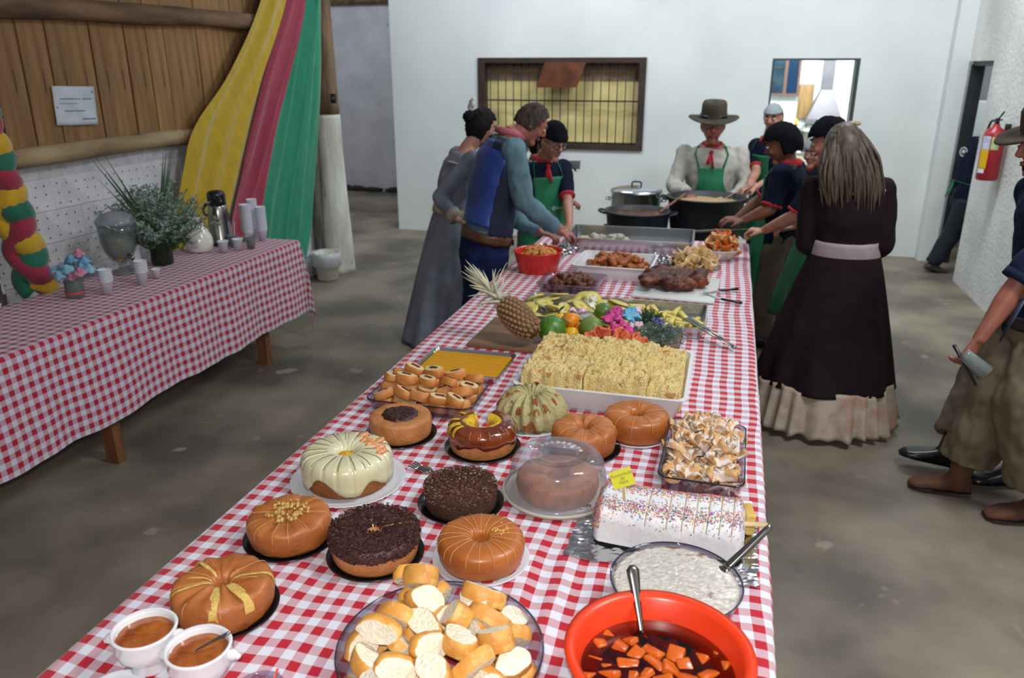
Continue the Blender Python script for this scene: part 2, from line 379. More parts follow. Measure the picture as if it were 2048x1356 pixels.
# range hood: duct and flared hood
a, b, c2_, d2 = PY(1663, 60, 11.6), PY(1678, 60, 11.6), PY(1636, 238, 11.6), PY(1680, 238, 11.6)
e1, e2 = PY(1658, 180, 11.6), PY(1673, 180, 11.6)
def prism(quads):
    V, F = [], []
    for (xa, xb, ya, yb, z) in quads: V += [(xa, ya, z), (xb, ya, z), (xb, yb, z), (xa, yb, z)]
    k = len(quads)
    for i in range(k-1):
        for j in range(4): F.append((i*4+j, i*4+(j+1) % 4, (i+1)*4+(j+1) % 4, (i+1)*4+j))
    F += [(3, 2, 1, 0), tuple((k-1)*4+j for j in range(4))]
    return V, F
hd = thing('range_hood', 'dull grey flared range hood with a tall duct in the kitchen', 'range hood', ((a.x+b.x)/2, 11.75, 1.2))
ml = M('grey_steel', '7b7880', '6a6870', scale=4, rough=.5, metal=.3)
cx, cy = (a.x+b.x)/2, 11.75
mesh_obj('duct', prism([(-.07, .07, -.07, .07, e1.z-1.2), (-.07, .07, -.07, .07, 1.75)]), ml, hd, smooth=False)
mesh_obj('hood', prism([(-.22, .22, -.2, .22, c2_.z-1.2-.04), (-.22, .22, -.2, .22, c2_.z-1.2), (-.07, .07, -.07, .07, e1.z-1.2)]), ml, hd, smooth=False)
# kitchen stove + pots
st = thing('kitchen_stove', 'stainless kitchen stove standing under the range hood', 'stove', (1.15, 11.5, 0))
ms = M('bright_steel', 'cfd3d6', rough=.28, metal=.9)
mesh_obj('stove_body', box(.7, .55, .85, (0, 0, .425), .02), M('stove_white', 'd8d3b8', rough=.4), st)
mesh_obj('stove_top', box(.72, .57, .04, (0, 0, .87), .01), ms, st)
for sx in (-1, 1):
    for sy in (-1, 1): mesh_obj('burner', lathe([(.0, .9), (.08, .9), (.085, .885), (.0, .885)], 16), m_bar, st, loc=(.17*sx, .13*sy, .005))
def stock_pot(name, label, loc, r, h, mat, lid=True):
    t = thing(name, label, 'pot', loc)
    mesh_obj('pot_body', lathe([(0, 0), (r*.95, 0), (r, .02), (r, h), (r+.012, h+.004), (r+.006, h+.008), (r-.008, h), (r-.012, .01), (0, .01)], 32), mat, t)
    for s in (-1, 1):
        mesh_obj('handle', tube(smooth_path([(s*r, -.05, h*.8), (s*(r+.04), -.045, h*.82), (s*(r+.045), 0, h*.82), (s*(r+.04), .045, h*.82), (s*r, .05, h*.8)]), .008, 6), mat, t)
    if lid:
        mesh_obj('lid', lathe([(r+.01, h+.01), (r+.008, h+.02), (r*.8, h+.035), (r*.3, h+.05), (0, h+.052)], 32), mat, t)
        mesh_obj('knob', tube(smooth_path([(-.04, 0, h+.045), (-.035, 0, h+.085), (.035, 0, h+.085), (.04, 0, h+.045)]), .008, 6), m_bar, t)
    return t
stock_pot('stock_pot', 'shiny tall stock pot on the kitchen stove behind the hatch', (.98, 11.35, .905), .17, .24, ms)
# small orange flame of a burner
tag(mesh_obj('burner_flame', join(*[lathe([(0, 0), (.022, .01), (.026, .03), (.012, .06), (0, .08)], 8) for k in range(1)]), M('flame', 'ff8a20', emit=2.5), loc=(.80, 11.2, 1.235)), 'small orange flame burning in the kitchen beside the board', 'flame')
tag(mesh_obj('flame_candle_stand', join(lathe([(0, 0), (.05, 0), (.05, .01), (.012, .02), (.012, .31), (.03, .33), (0, .33)], 12)), m_bar, loc=(.80, 11.2, .905)), 'thin dark burner stand under the small kitchen flame', 'stand')

# --- left wall: blocks below, planks above, logs
XWL = -3.86
wl = struct(mesh_obj('wall_left', join(mi(bx(XWL-.16, XWL-.02, -1.5, 7.0, 0, 1.44), 0), mi(bx(XWL-.16, XWL-.02, -1.5, 7.0, 1.44, 3.4), 1)), [M('mortar', 'c0bfc3', 'aaa9ad', scale=20, rough=.95, bump=.5), m_dark], smooth=False))
# hollow-block mesh with rows of dimples (holes are dark round pits)
def block_mesh():
    L_, H_, D_ = .3885, .1885, .05
    v, f, ii = join(mi(box(D_, L_, H_, bev=.004, seg=1), 0))
    for r_ in range(3):
        for c_ in range(5):
            y = -L_/2+.045+c_*.073+random.uniform(-.008, .008); z = -H_/2+.035+r_*.058+random.uniform(-.006, .006)
            q = [(D_/2+.0012, y+.006*math.cos(a), z+.006*math.sin(a)) for a in [k*PI/3 for k in range(6)]]
            n0 = len(v); v += q; f.append(tuple(range(n0, n0+6))); ii.append(1)
    return v, f, ii
bms = []
for k in range(3):
    b_ = mesh_obj('brick', block_mesh(), [m_block, M('pit', '5a5450', rough=1)], wl, smooth=False); bms.append(b_)
cnt = 0
for row in range(8):
    for col in range(13):
        y = 2.05+col*.39+(.195 if row % 2 else 0); z = .095+row*.19
        if y > 6.95 or z > 1.42: continue
        b_ = bms[cnt] if cnt < 3 else bms[cnt % 3].copy()
        if cnt >= 3: C.objects.link(b_); b_.parent = wl
        b_.location = (XWL-.022+random.uniform(-.002, .002), y, z); cnt += 1
# planks
pm = []
for k in range(4):
    W = 1.0
    o_ = mesh_obj('plank', box(.022, 1, 2.1, bev=.004, seg=1), m_plank, wl, smooth=False); pm.append(o_.data); bpy.data.objects.remove(o_)
y = 2.0; k = 0
while y < 6.92:
    wd = random.choice([.13, .15, .18, .2, .22, .12])
    o_ = bpy.data.objects.new('plank', pm[k % 4].copy()); C.objects.link(o_); o_.parent = wl
    for vv in o_.data.vertices: vv.co.y *= (wd-random.choice([.007, .010, .014]))
    o_.location = (XWL+.0+random.uniform(-.004, .006), y+wd/2, 1.43+1.05); o_.rotation_euler = (random.uniform(-.006, .006), 0, random.uniform(-.02, .02))
    y += wd; k += 1
def log(name, p0, p1, r, mat, sag=0, seed=0, flat=1):
    pts = []; rr = []
    for i in range(25):
        t = i/24; q = Vector(p0).lerp(Vector(p1), t)
        q.z += sag*math.sin(PI*t)+.02*ns(t*5, seed); q.x += .015*ns(t*4, seed+9)
        pts.append(q); rr.append(r*(1+.14*ns(t*8, seed+4)))
    return tube(pts, rr, 12, True, flat=flat)
o_ = mesh_obj('upper_beam', log('b', (XWL+.06, 1.8, 2.21), (XWL+.06, 7.0, 2.29), .062, m_log, .02, 3), m_log)
tag(o_, 'crooked dark log nailed across the planks near the top of the left wall', 'log beam')
o_ = mesh_obj('lower_beam', log('b', (XWL+.035, 1.8, 1.46), (XWL+.035, 6.98, 1.475), .055, m_log2, 0, 8), m_log2)
tag(o_, 'pale knotty log rail running between the planks and the white blocks', 'log beam')
# paper notice
pc = [PX(102, 172, XWL+.025), PX(186, 173, XWL+.025), PX(195, 249, XWL+.025), PX(113, 251, XWL+.025)]
def pap(u, v):
    q = pc[3].lerp(pc[2], u).lerp(pc[0].lerp(pc[1], u), v); return (q.x+.006*ns(u*3, v*3, 4)+.004, q.y, q.z)
g = grid(10, 10, pap)
pp = thing('paper_notice', 'white paper sheet with faint handwriting pinned to the wooden planks', 'paper', pap(.5, .5))
def rel(vf, o): l = Vector(o.location); return ([Vector(p)-l for p in vf[0]],)+tuple(vf[1:])
mesh_obj('sheet', rel(g, pp), M('paper_white', 'c4ccd6', 'b6bec8', scale=8, rough=.8), pp, solid=.0015)
ink = M('pale_ink', '8c97a6', rough=.8)
def scribble(u0, u1, v, h, seed, n=24):
    pts = []
    for i in range(n*2):
        t = i/(n*2-1); u = u0+(u1-u0)*t+.015*math.sin(i*2.1); vv = v+h*(.5*math.sin(i*1.9+seed)+.5*ns(i*.9, seed)); q = pap(u, vv); pts.append((q[0]+.0035, q[1], q[2]))
    return tube(pts, .0016, 4)
mesh_obj('handwriting', rel(join(scribble(.15, .62, .68, .03, 1), scribble(.68, .92, .68, .03, 2), scribble(.12, .55, .56, .008, 3), scribble(.2, .7, .37, .035, 4), scribble(.62, .95, .16, .035, 5)), pp), ink, pp)
for (u, v) in ((.93, .86), (.06, .46)):
    q = pap(u, v); mesh_obj('pin', rel(sphere((.004, .004, .004), (q[0]+.003, q[1], q[2]), 8, 6), pp), m_bar, pp)
# pillar
PC = Vector((-3.705, 6.98, 0))
def pillar_fn(a, r, z, k): return (r*(1+.05*math.sin(3*a+z*1.3)+.05*ns(math.cos(a)*1.5, math.sin(a)*1.5, z*1.6)), z)
pr = thing('timber_pillar', 'round timber post, whitewashed below and bare brown wood above', 'pillar', PC)
low = lathe([(0, 0), (.168, 0)]+[(.160-.045*min(1, z/1.2), z) for z in [.05+.09*i for i in range(17)]]+[(.110, 1.525), (0, 1.525)], 24, pillar_fn)
up_ = lathe([(0, 1.525)]+[(.112-.012*(z-1.525), z) for z in [1.525+.1*i for i in range(19)]]+[(0, 3.33)], 24, pillar_fn)
mesh_obj('whitewashed_base', low, m_white_post, pr); mesh_obj('bare_post', up_, m_bark, pr)
ck = [(-.02, -.118, 1.25), (.03, -.128, 1.2), (.035, -.13, 1.0), (.02, -.135, .8), (.035, -.14, .6), (.045, -.145, .45)]
so = PY(667, 197, 6.85)
s_ = thing('wall_socket', 'black electrical socket on the bare part of the timber post', 'socket', (so.x, so.y, so.z))
mesh_obj('socket_plate', box(.05, .03, .085, bev=.006), m_bar, s_); mesh_obj('socket_face', lathe([(0, 0), (.018, 0), (.018, .008), (0, .008)], 16), M('socket_grey', '3a3d44', rough=.4), s_, rot=(PI/2, 0, 0), loc=(0, -.014, 0))
cb = mesh_obj('cable', tube([(PC.x-.128, PC.y-.03, 2.9), (PC.x-.128, PC.y-.035, 2.0), (PC.x-.13, PC.y-.04, 1.6)], .005, 6), M('white_cable', 'b8b4ac', rough=.6))
tag(cb, 'thin pale cable running down the timber post', 'cable')
# second dark weathered post behind the pillar foot
o_ = mesh_obj('weathered_board', bx(-3.80, -3.76, 6.74, 6.86, 0.02, 1.42, .01), M('weathered', '6a665f', '3d3833', scale=8, rough=.9, bump=.8, stretch=(2, 2, .3)))
tag(o_, 'grey weathered board standing between the block wall and the round post', 'board')
# bucket
bk = thing('plastic_bucket', 'small translucent white plastic bucket lined with a bag by the post', 'bucket', (-3.66, 6.66, 0))
m_bk = M('bucket_white', 'c6c3b8', 'b0aca0', scale=10, rough=.4)
mesh_obj('bucket_body', lathe([(0, .003), (.095, .003), (.1, .01), (.12, .25), (.126, .25), (.126, .26), (.116, .258), (.096, .015), (0, .012)], 28), m_bk, bk)
mesh_obj('liner_bag', lathe([(.112, .2), (.122, .262), (.135, .272), (.133, .22), (.138, .14)], 40, lambda a, r, z, k: (r*(1+.05*ns(math.cos(a)*4, math.sin(a)*4, z*20)), z+.012*ns(a*3, k))), GLASS('bag_film', 'd8d8dc', .3, .5, (.9, .9, .92)), bk, solid=.002)
# fire extinguisher on the right wall
fe = PX(1985, 300, XW-.1)
ex = thing('fire_extinguisher', 'red fire extinguisher with yellow and white labels hung on the right wall', 'fire extinguisher', (XW-.105, fe.y, 1.06))
mred = M('extinguisher_red', '9c1f28', rough=.35)
mesh_obj('cylinder', lathe([(0, 0), (.075, 0), (.082, .012), (.082, .36), (.07, .40), (.03, .425), (.022, .45), (0, .45)], 24), mred, ex)
mesh_obj('valve', join(box(.03, .03, .05, (0, 0, .47), .004), tube([(0, -.02, .49), (0, -.13, .55)], .007, 6), tube([(0, -.02, .475), (0, -.12, .49)], .006, 6)), m_bar, ex)
mesh_obj('hose', tube(smooth_path([(-.0, .02, .47), (-.02, .09, .46), (-.03, .115, .35), (-.03, .11, .15), (-.03, .10, .02)]), .009, 8), m_bar, ex)
def lab(a0, a1, z0, z1, mat, nm): mesh_obj(nm, lathe([(.0828, z0), (.0828, z1)], 10, None, a0, a1), mat, ex)
lab(-2.95, -2.1, .10, .25, M('label_yellow', 'd2a914', rough=.5), 'yellow_label'); lab(-2.95, -2.1, .25, .355, M('label_white', 'c9ccd8', '9fa6c8', scale=40, rough=.5), 'white_label'); lab(-2.0, -1.3, .25, .35, M('label_green', 'c9c27a', '6fae8f', scale=25, rough=.5), 'inspection_sticker')
lab(-2.95, -2.2, .06, .095, M('label_white2', 'd8d8da', rough=.5), 'white_strip')
mesh_obj('wall_bracket', box(.04, .04, .06, (.085, 0, .42), .004), m_bar, ex)
# ------------------------------------------------------------------ hanging cloths and braid on the left wall
def curve(pts, t):
    n = len(pts)-1; i = min(int(t*n), n-1); f = t*n-i
    p0, p1, p2, p3 = pts[max(i-1, 0)], pts[i], pts[i+1], pts[min(i+2, n)]
    return .5*((2*p1)+(p2-p0)*f+(2*p0-5*p1+4*p2-p3)*f*f+(3*p1-p0-3*p2+p3)*f**3)
def YZ(l): return [Vector((0, q[0], q[1])) for q in l]
def drape(name, left, right, x, mat, label, folds, amp, seed):
    Lf, Rt = YZ(left), YZ(right)
    def fn(u, v):
        a, b = curve(Lf, v), curve(Rt, v); q = a.lerp(b, u)
        w_ = (b-a).length; A = amp*(.45+.9*v)
        ph = u*folds*2*PI+.9*math.sin(v*3+seed)+2.2*ns(u*2, v*1.5, seed)
        bow = .05*math.sin(PI*u)*(1-.4*v)
        return (x+bow+A*.5*(math.sin(ph)+.3*math.sin(ph*1.9+seed+v*2))+.035*ns(u*3.2, v*2.2, seed)+.012*ns(u*9, v*3, seed), q.y+.012*math.sin(ph*1.0+1)+.01*ns(u*4, v*9, seed+3), q.z)
    g = grid(90, 70, fn)
    return tag(mesh_obj(name, g, mat, solid=.002), label, 'drape', 'three coloured cloths tied up beside the timber post')
def cloth(n, c1, c2): return M(n, c1, c2, scale=22, rough=.85, sheen=.4, bump=.25, bscale=160, lo=.3, hi=.8, stretch=(1, 1, .35))
Yl = [(6.32, 3.0), (6.02, 2.456), (5.50, 1.925), (5.00, 1.554), (4.83, 1.29), (4.62, .83), (4.55, .45)]
Yr = [(6.64, 3.0), (6.46, 2.479), (6.03, 1.884), (5.65, 1.362), (5.33, .859), (5.15, .45)]
Rl = [(6.58, 3.0), (6.38, 2.479), (5.92, 1.884), (5.54, 1.362), (5.22, .859), (5.06, .40)]
Rr = [(6.74, 3.0), (6.64, 2.493), (6.27, 1.882), (5.94, 1.336), (5.62, .77), (5.46, .38)]
Gl = [(6.70, 3.0), (6.58, 2.493), (6.22, 1.882), (5.88, 1.336), (5.58, .77), (5.45, .20)]
Gr = [(6.98, 3.0), (6.90, 2.512), (6.78, 1.877), (6.65, 1.315), (6.42, .667), (6.17, .20)]
drape('yellow_drape', Yl, Yr, -3.72, cloth('yellow_cloth', 'b99a10', 'a3860c'), 'wide yellow cloth fanning down from the post, leftmost of the three drapes', 2.6, .05, 1)
drape('red_drape', Rl, Rr, -3.68, cloth('red_cloth', '962c45', '84233b'), 'crimson cloth hanging between the yellow and the green drapes', 2.4, .045, 5)
drape('green_drape', Gl, Gr, -3.66, cloth('green_cloth', '11805f', '0c7052'), 'green cloth hanging down beside the whitewashed post', 3.4, .05, 9)
m_by, m_br, m_bg = cloth('braid_yellow', 'c8a010', 'b08c0c'), cloth('braid_red', '98213a', '801b30'), cloth('braid_green', '0f6650', '0b5743')
br = thing('fabric_braid', 'thick braid of yellow, red and green cloth hanging at the left edge', 'braid', (-3.67, 3.34, .80))
for k, (nm, mt) in enumerate((('yellow_strand', m_by), ('red_strand', m_br), ('green_strand', m_bg))):
    pts, rr = [], []
    for i in range(90):
        z = -.02+i*.0155; ph = z/.52*2*PI+k*2*PI/3
        pts.append((.035*math.cos(2*ph)+.05, .055*math.sin(ph)+.01-.15*z, z)); rr.append(.055+.012*math.cos(2*ph))
    mesh_obj(nm, tube(pts, rr, 12, flat=1.15), mt, br)
lp = thing('peeling_post', 'dark round log post with peeling white paint at the left edge', 'post', (-3.69, 3.02, 0))
mesh_obj('post_body', lathe([(0, 0)]+[(.13+.012*math.sin(i), i*.1) for i in range(13)]+[(.12, 1.25), (0, 1.27)], 18, lambda a, r, z, k: (r*(1+.06*ns(a*2, z*3)), z)), M('peeling_paint', '3a322e', 'b9b5ac', scale=16, rough=.9, lo=.55, hi=.60, bump=.8, bscale=30), lp)

# ------------------------------------------------------------------ tables and cloths
m_tw = M('table_wood', '7d4f30', '5d3a22', scale=5, rough=.55, stretch=(5, 5, .8), bump=.1)
m_ging = gingham('gingham_red', 'b5182c', 'd9dbe6', .026)
m_ging2 = gingham('gingham_crimson', 'a31532', 'c3c2d0', .026)
def trestle(name, label, x0, x1, y0, y1, legs, h=TZ-.012):
    t = thing(name, label, 'table', ((x0+x1)/2, (y0+y1)/2, 0)); cx, cy = t.location.x, t.location.y
    W = (x1-x0)/4
    for k in range(4): mesh_obj('board', bx(x0-cx+k*W+.002, x0-cx+(k+1)*W-.002, y0-cy, y1-cy, h-.03, h, .003), m_tw, t, smooth=False)
    for (lx, ly, dx) in legs:
        q = [(lx-cx-.035, lx-cx+.035, ly-cy-.03, ly-cy+.03, 0), (lx-cx-.035-dx, lx-cx+.035-dx, ly-cy-.03, ly-cy+.03, h-.03)]
        mesh_obj('leg', prism(q), m_tw, t, smooth=False)
    for ly in sorted({l[1] for l in legs}):
        mesh_obj('crossbar', bx(x0-cx+.08, x1-cx-.08, ly-cy-.025, ly-cy+.025, h-.12, h-.032), m_tw, t, smooth=False)
    return t
trestle('trestle_table', 'wooden trestle table under the drinks by the left wall', -3.53, -2.95, 1.0, 4.9,
        [(-2.955, 3.0, .02), (-2.985, 4.47, .02), (-3.47, 3.0, -.02), (-3.47, 4.47, -.02), (-2.955, 1.5, .02), (-3.47, 1.5, -.02)])
trestle('buffet_table', 'long wooden table under the buffet of cakes and dishes', -1.24, .15, -.2, 5.60,
        [(x, y, .03 if x > -.5 else -.03) for x in (.08, -1.17) for y in (.2, 2.0, 3.8, 5.4)])
def tablecloth(name, label, x0, x1, y0, y1, dl, dr, df, db, mat, seed, nx, ny, rip=.03, wob=1.0, group=None):
    rc = .012
    def over(d):  # rounding at the edge: outward, down
        if d <= 0: return 0, 0
        a = d/rc
        if a < PI/2: return rc*math.sin(a), rc*(1-math.cos(a))
        return rc, rc+(d-rc*PI/2)
    def fn(u, v):
        s = (x0-dl)+(x1+dr-x0+dl)*u; t = (y0-df)+(y1+db-y0+df)*v
        ex = s-x1 if s > x1 else (x0-s if s < x0 else 0); ey = t-y1 if t > y1 else (y0-t if t < y0 else 0)
        sx = 1 if s > x1 else -1; sy = 1 if t > y1 else -1
        bxp = min(max(s, x0), x1); byp = min(max(t, y0), y1)
        if ex <= 0 and ey <= 0:
            z = .0012+.0022*wob*(1+ns(s*5, t*3.2, seed))
            z += .0055*math.exp(-((s+.33-.05*math.sin(t*4))/.10)**2)*(1+math.sin(s*70+2.5*math.sin(t*3.1)))*max(0, min(1, (2.0-t)*2)) if seed == 2.0 else 0
            return (bxp, byp, TZ-.004+z)
        if ex > 0 and ey > 0:
            r = math.hypot(ex, ey); ph = math.atan2(ey, ex); o, dn = over(r)
            o += (.11 if seed == 6.0 else .19)*r*math.sin(2*ph)+.03*math.sin(ph*6+seed)*min(1, r*3)
            return (bxp+sx*o*math.cos(ph), byp+sy*o*math.sin(ph), TZ-dn)
        d = max(ex, ey); o, dn = over(d); q = t if ex > 0 else s
        k = min(1, d/.4)
        o += rip*k*(1+math.sin(q*11+seed+2*ns(q*1.3, seed))+.4*math.sin(q*27+3*ns(q, 2, seed)))*.6+.05*d
        lift = .02*ns(q*2.2, seed+5)*k
        return (bxp+(sx*o if ex > 0 else 0), byp+(sy*o if ey > 0 else 0), max(.02, TZ-dn+lift))
    def uv(u, v):
        s = (x0-dl)+(x1+dr-x0+dl)*u; t = (y0-df)+(y1+db-y0+df)*v
        return (s+.010*wob*ns(s*2.5, t*2.1, seed+2)+.004*wob*ns(s*9, t*6, seed+8), t+.012*wob*ns(s*2.2, t*2.4, seed+4)+.006*wob*ns(s*8, t*5, seed+1))
    V, F, UV = grid(nx, ny, fn, uv)
    o = mesh_obj(name, (V, F), mat, uvs=UV)
    return tag(o, label, 'tablecloth', group)
tablecloth('tablecloth', 'red gingham tablecloth spread over the long buffet table', -1.262, .172, .30, 5.64, .32, .36, .3, .3, m_ging, 2.0, 120, 300, rip=.028, wob=1.6)
tablecloth('tablecloth', 'crimson gingham tablecloth hanging over the front of the drinks table', -3.555, -2.925, .6, 4.93, .1, .52, .4, .50, m_ging2, 6.0, 90, 300, rip=.016, wob=.6)

# ------------------------------------------------------------------ drinks table
m_foam = M('white_foam', 'd6d9e0', 'cacdd6', scale=20, rough=.55)
m_steel = M('brushed_steel', '9a9894', rough=.22, metal=1.0)
m_blk = M('black_plastic', '14161c', rough=.3)
m_leaf = M('fern_green', '2f4a34', '47664a', scale=9, rough=.7, rnd=.1)
m_dleaf = M('dark_leaf', '24401f', '38592b', scale=9, rough=.5)
m_dusty = M('dusty_leaf', '8ea396', '667c70', scale=30, rough=.85)
m_glass = GLASS('clear_glass', 'dfe8e8', .04, .10, (.8, .83, .83))
m_vglass = GLASS('green_glass', '8aa088', .05, .15, (.3, .4, .3))
def cup_vf(h=.07, r0=.022, r1=.033, n=20):
    return lathe([(0, .002), (r0, 0), (r1-.002, h-.006), (r1+.001, h-.004), (r1+.001, h), (r1-.003, h), (r0-.002, .005), (0, .005)], n)
def foam_cup(loc, label, group=None, s=1.0):
    o = mesh_obj('foam_cup', cup_vf(.075*s, .024*s, .036*s), m_foam, loc=loc); return tag(o, label, 'cup', group)
def cup_stack(loc, n, label, group, step=.012, s=1.0, tilt=0):
    m_ = None
    for k in range(n):
        o = foam_cup(loc if k == 0 else (loc[0]+tilt*k*step, loc[1], loc[2]+k*step), label, group, s) if k == 0 else m_.copy()
        if k: C.objects.link(o); o.location = (loc[0]+tilt*k*step, loc[1], loc[2]+k*step)
        m_ = m_ or o
Z = TZ+.002
cup_stack((-3.205, 3.40, Z), 6, 'white foam cup in the short stack nearest the small blue posy', 'short cup stack by the posy', .012)
cup_stack((-3.16, 3.62, Z), 6, 'white foam cup in the short stack right of the drink dispenser', 'cup stack right of dispenser', .012)
foam_cup((-3.175, 3.755, Z), 'single small white foam cup right of two cup stacks', s=.72)
cup_stack((-3.40, 3.86, Z), 7, 'white foam cup in the leaning stack just behind the dispenser tap', 'cup stack behind dispenser tap', .014, tilt=.1)
foam_cup((-3.20, 4.45, Z), 'white foam cup in front of the steel thermos, left one of the pair')
foam_cup((-3.145, 4.535, Z), 'white foam cup in front of the steel thermos, right one of the pair')
for (x, y, n, w_) in ((-3.28, 4.85, 15, 'tall cup stack nearest the red drape'), (-3.22, 4.78, 16, 'tall cup stack in front of the drapes, second from left'), (-3.16, 4.86, 14, 'tall cup stack by the right table end, front'), (-3.27, 4.93, 17, 'tall cup stack by the right table end, back')):
    cup_stack((x, y, Z), n, 'white foam cup in the '+w_, w_, .0125)
# tumbler with milky drink, glass with stirrers
t = thing('tumbler', 'clear plastic tumbler of pale drink beside the foam cups', 'cup', (-3.09, 4.60, Z))
mesh_obj('tumbler_wall', cup_vf(.085, .026, .036), m_glass, t); mesh_obj('drink', lathe([(0, .006), (.023, .006), (.030, .06), (0, .06)], 20), M('milky', 'b5b2a2', rough=.4), t)
t = thing('stirrer_glass', 'clear glass holding plastic stirrers beside the thermos', 'glass', (-3.24, 4.62, Z))
mesh_obj('glass_wall', cup_vf(.08, .028, .036), m_glass, t)
for k in range(4): mesh_obj('stirrer', tube([(.01*math.cos(k*2), .01*math.sin(k*2), .01), (.024*math.cos(k*2+.5), .024*math.sin(k*2+.5), .17)], .0022, 5), GLASS('clear_plastic', 'e8e8ee', .1, .4, (.9, .9, .95)), t)
# thermos
t = thing('thermos', 'tall steel pump thermos with black top and handle', 'thermos', (-3.36, 4.66, Z))
mesh_obj('body', lathe([(0, 0), (.072, 0), (.075, .012), (.075, .02), (.073, .025), (.071, .20), (.06, .265), (.056, .275), (0, .275)], 32), m_steel, t)
mesh_obj('base_ring', lathe([(.074, .0), (.077, .002), (.077, .018), (.074, .02)], 32), m_blk, t)
mesh_obj('top', lathe([(.057, .272), (.06, .28), (.061, .345), (.055, .362), (.03, .372), (0, .374)], 24), m_blk, t)
mesh_obj('spout', tube(smooth_path([(.0, -.04, .325), (.04, -.055, .33), (.068, -.062, .318), (.075, -.065, .30)]), .014, 10), m_blk, t)
mesh_obj('handle', tube(smooth_path([(-.04, .02, .30), (-.085, -.01, .27), (-.10, -.02, .235), (-.088, -.015, .20), (-.065, 0, .205)]), .008, 8), m_blk, t)
# pitcher
t = thing('ceramic_jug', 'white ceramic jug with tiny blue flower pattern and curved handle', 'jug', (-3.37, 4.44, Z)); t.scale = (1.15, 1.15, 1.15)
m_cer = M('white_ceramic', 'd9d8ce', rough=.18, coat=.5)
mesh_obj('jug_body', lathe([(0, 0), (.062, 0), (.072, .01), (.075, .05), (.070, .085), (.05, .125), (.036, .145), (.033, .165), (.04, .19), (.037, .19), (.03, .165), (.03, .15), (.0, .14)], 28, lambda a, r, z, k: (r+(.018*max(0, math.cos(a+.5))**6 if z > .175 else 0), z)), m_cer, t)
mesh_obj('handle', tube(smooth_path([(-.033, -.0, .165), (-.07, -.02, .17), (-.09, -.03, .13), (-.085, -.025, .09), (-.068, -.01, .06)]), [.007]*17, 8), m_cer, t)
fl = []
for k in range(16):
    a = -1.5+.28*ns(k, 3)+.16*(k % 4)-.1; z = .035+.012*(k//4)+.005*ns(k*2.2)
    fl.append(sphere((.0035, .0035, .0035), (.0745*math.cos(a), .0745*math.sin(a), z), 6, 4))
mesh_obj('flower_print', join(*fl), M('print_blue', '5a5f9a', rough=.4), t)
# drink dispenser
dsp = thing('drink_dispenser', 'glass drink dispenser with lid holding water, mint and citrus slices', 'drink dispenser', (-3.44, 3.80, Z))
mesh_obj('foot', lathe([(0, 0), (.06, 0), (.062, .006), (.03, .02), (.018, .045), (.03, .07), (0, .07)], 28), m_glass, dsp)
mesh_obj('bowl', lathe([(0, .07), (.05, .08), (.085, .13), (.10, .19), (.105, .25), (.108, .30), (.105, .30), (.1, .25), (.095, .19), (.08, .135), (.045, .088), (0, .08)], 32), m_glass, dsp)
mesh_obj('water', lathe([(0, .086), (.044, .092), (.078, .137), (.093, .19), (.098, .235), (0, .236)], 32), GLASS('cloudy_water', 'e6e6e0', .05, .30, (.85, .85, .80), .4), dsp)
mesh_obj('lid', lathe([(.112, .30), (.112, .315), (.095, .34), (.06, .362), (.02, .37), (0, .371)], 32), GLASS('lid_glass', 'd6d6dc', .08, .38, (.75, .75, .80), .4), dsp)
mesh_obj('lid_knob', sphere((.014, .014, .02), (0, 0, .39), 12, 8), m_glass, dsp)
mesh_obj('lid_trim', lathe([(.1125, .296), (.114, .302), (.1125, .308)], 32), m_glass, dsp)
random.seed(3)
mn = []
for k in range(46):
    a = random.random()*6.28; r = .088*math.sqrt(random.random()); z = .21+random.random()*.035
    mn.append(xf(sphere((.017, .009, .002), (0, 0, 0), 8, 4), T(r*math.cos(a), r*math.sin(a), z) @ R(a) @ R(random.uniform(-.8, .8), 'X')))
mint = mesh_obj('mint_leaves', join(*mn), M('mint', '2e5424', '44702e', scale=30, rough=.5), dsp); mint['kind'] = 'stuff'
m_cit = M('citrus_slice', 'd58a10', 'e0b030', scale=60, rough=.4)
for k in range(4):
    a = [-1.9, -.7, -2.4, -1.1][k]; z = [.185, .18, .15, .105][k]; r = [.072, .075, .055, .04][k]
    mesh_obj('citrus_slice', xf(lathe([(0, 0), (.026, 0), (.026, .005), (0, .005)], 16), T(r*math.cos(a), r*math.sin(a), z) @ R(a) @ R(1.2, 'Y')), m_cit, dsp)
mesh_obj('tap', join(tube([(.08, -.03, .12), (.125, -.05, .11)], .010, 10), tube([(.118, -.047, .125), (.118, -.047, .085)], .007, 8), sphere((.012, .012, .008), (.118, -.047, .135), 10, 6)), m_steel, dsp)
# small posy jar
def rose(nm, c, r, mat, parent, seed=0, up=(0, 0, 1)):
    rng = random.Random(seed); parts = []
    for ring in range(3):
        n = 5-ring
        for k in range(n):
            a = 2*PI*k/n+ring*.7; rr = r*(.62-.22*ring)
            parts.append(xf(sphere((r*.5, r*.16, r*(.42+.08*ring)), (0, 0, 0), 8, 6), T(rr*math.cos(a), rr*math.sin(a), r*.12*ring) @ R(a+PI/2) @ R(-.75+.25*ring, 'X')))
    parts.append(sphere((r*.22, r*.22, r*.3), (0, 0, r*.2), 8, 6))
    q = Vector(up).to_track_quat('Z', 'Y').to_matrix().to_4x4()
    return mesh_obj(nm, xf(join(*parts), T(*c) @ q), mat, parent)
m_blue, m_bl2 = M('petal_blue', '4f86a8', '6fa3c0', scale=40, rough=.7), M('petal_light_blue', '8db6c8', '6f9fbc', scale=40, rough=.7)
m_pink, m_pk2 = M('petal_pink', 'b0688a', 'c58aa2', scale=40, rough=.7), M('petal_rose', 'c59aac', rough=.7)
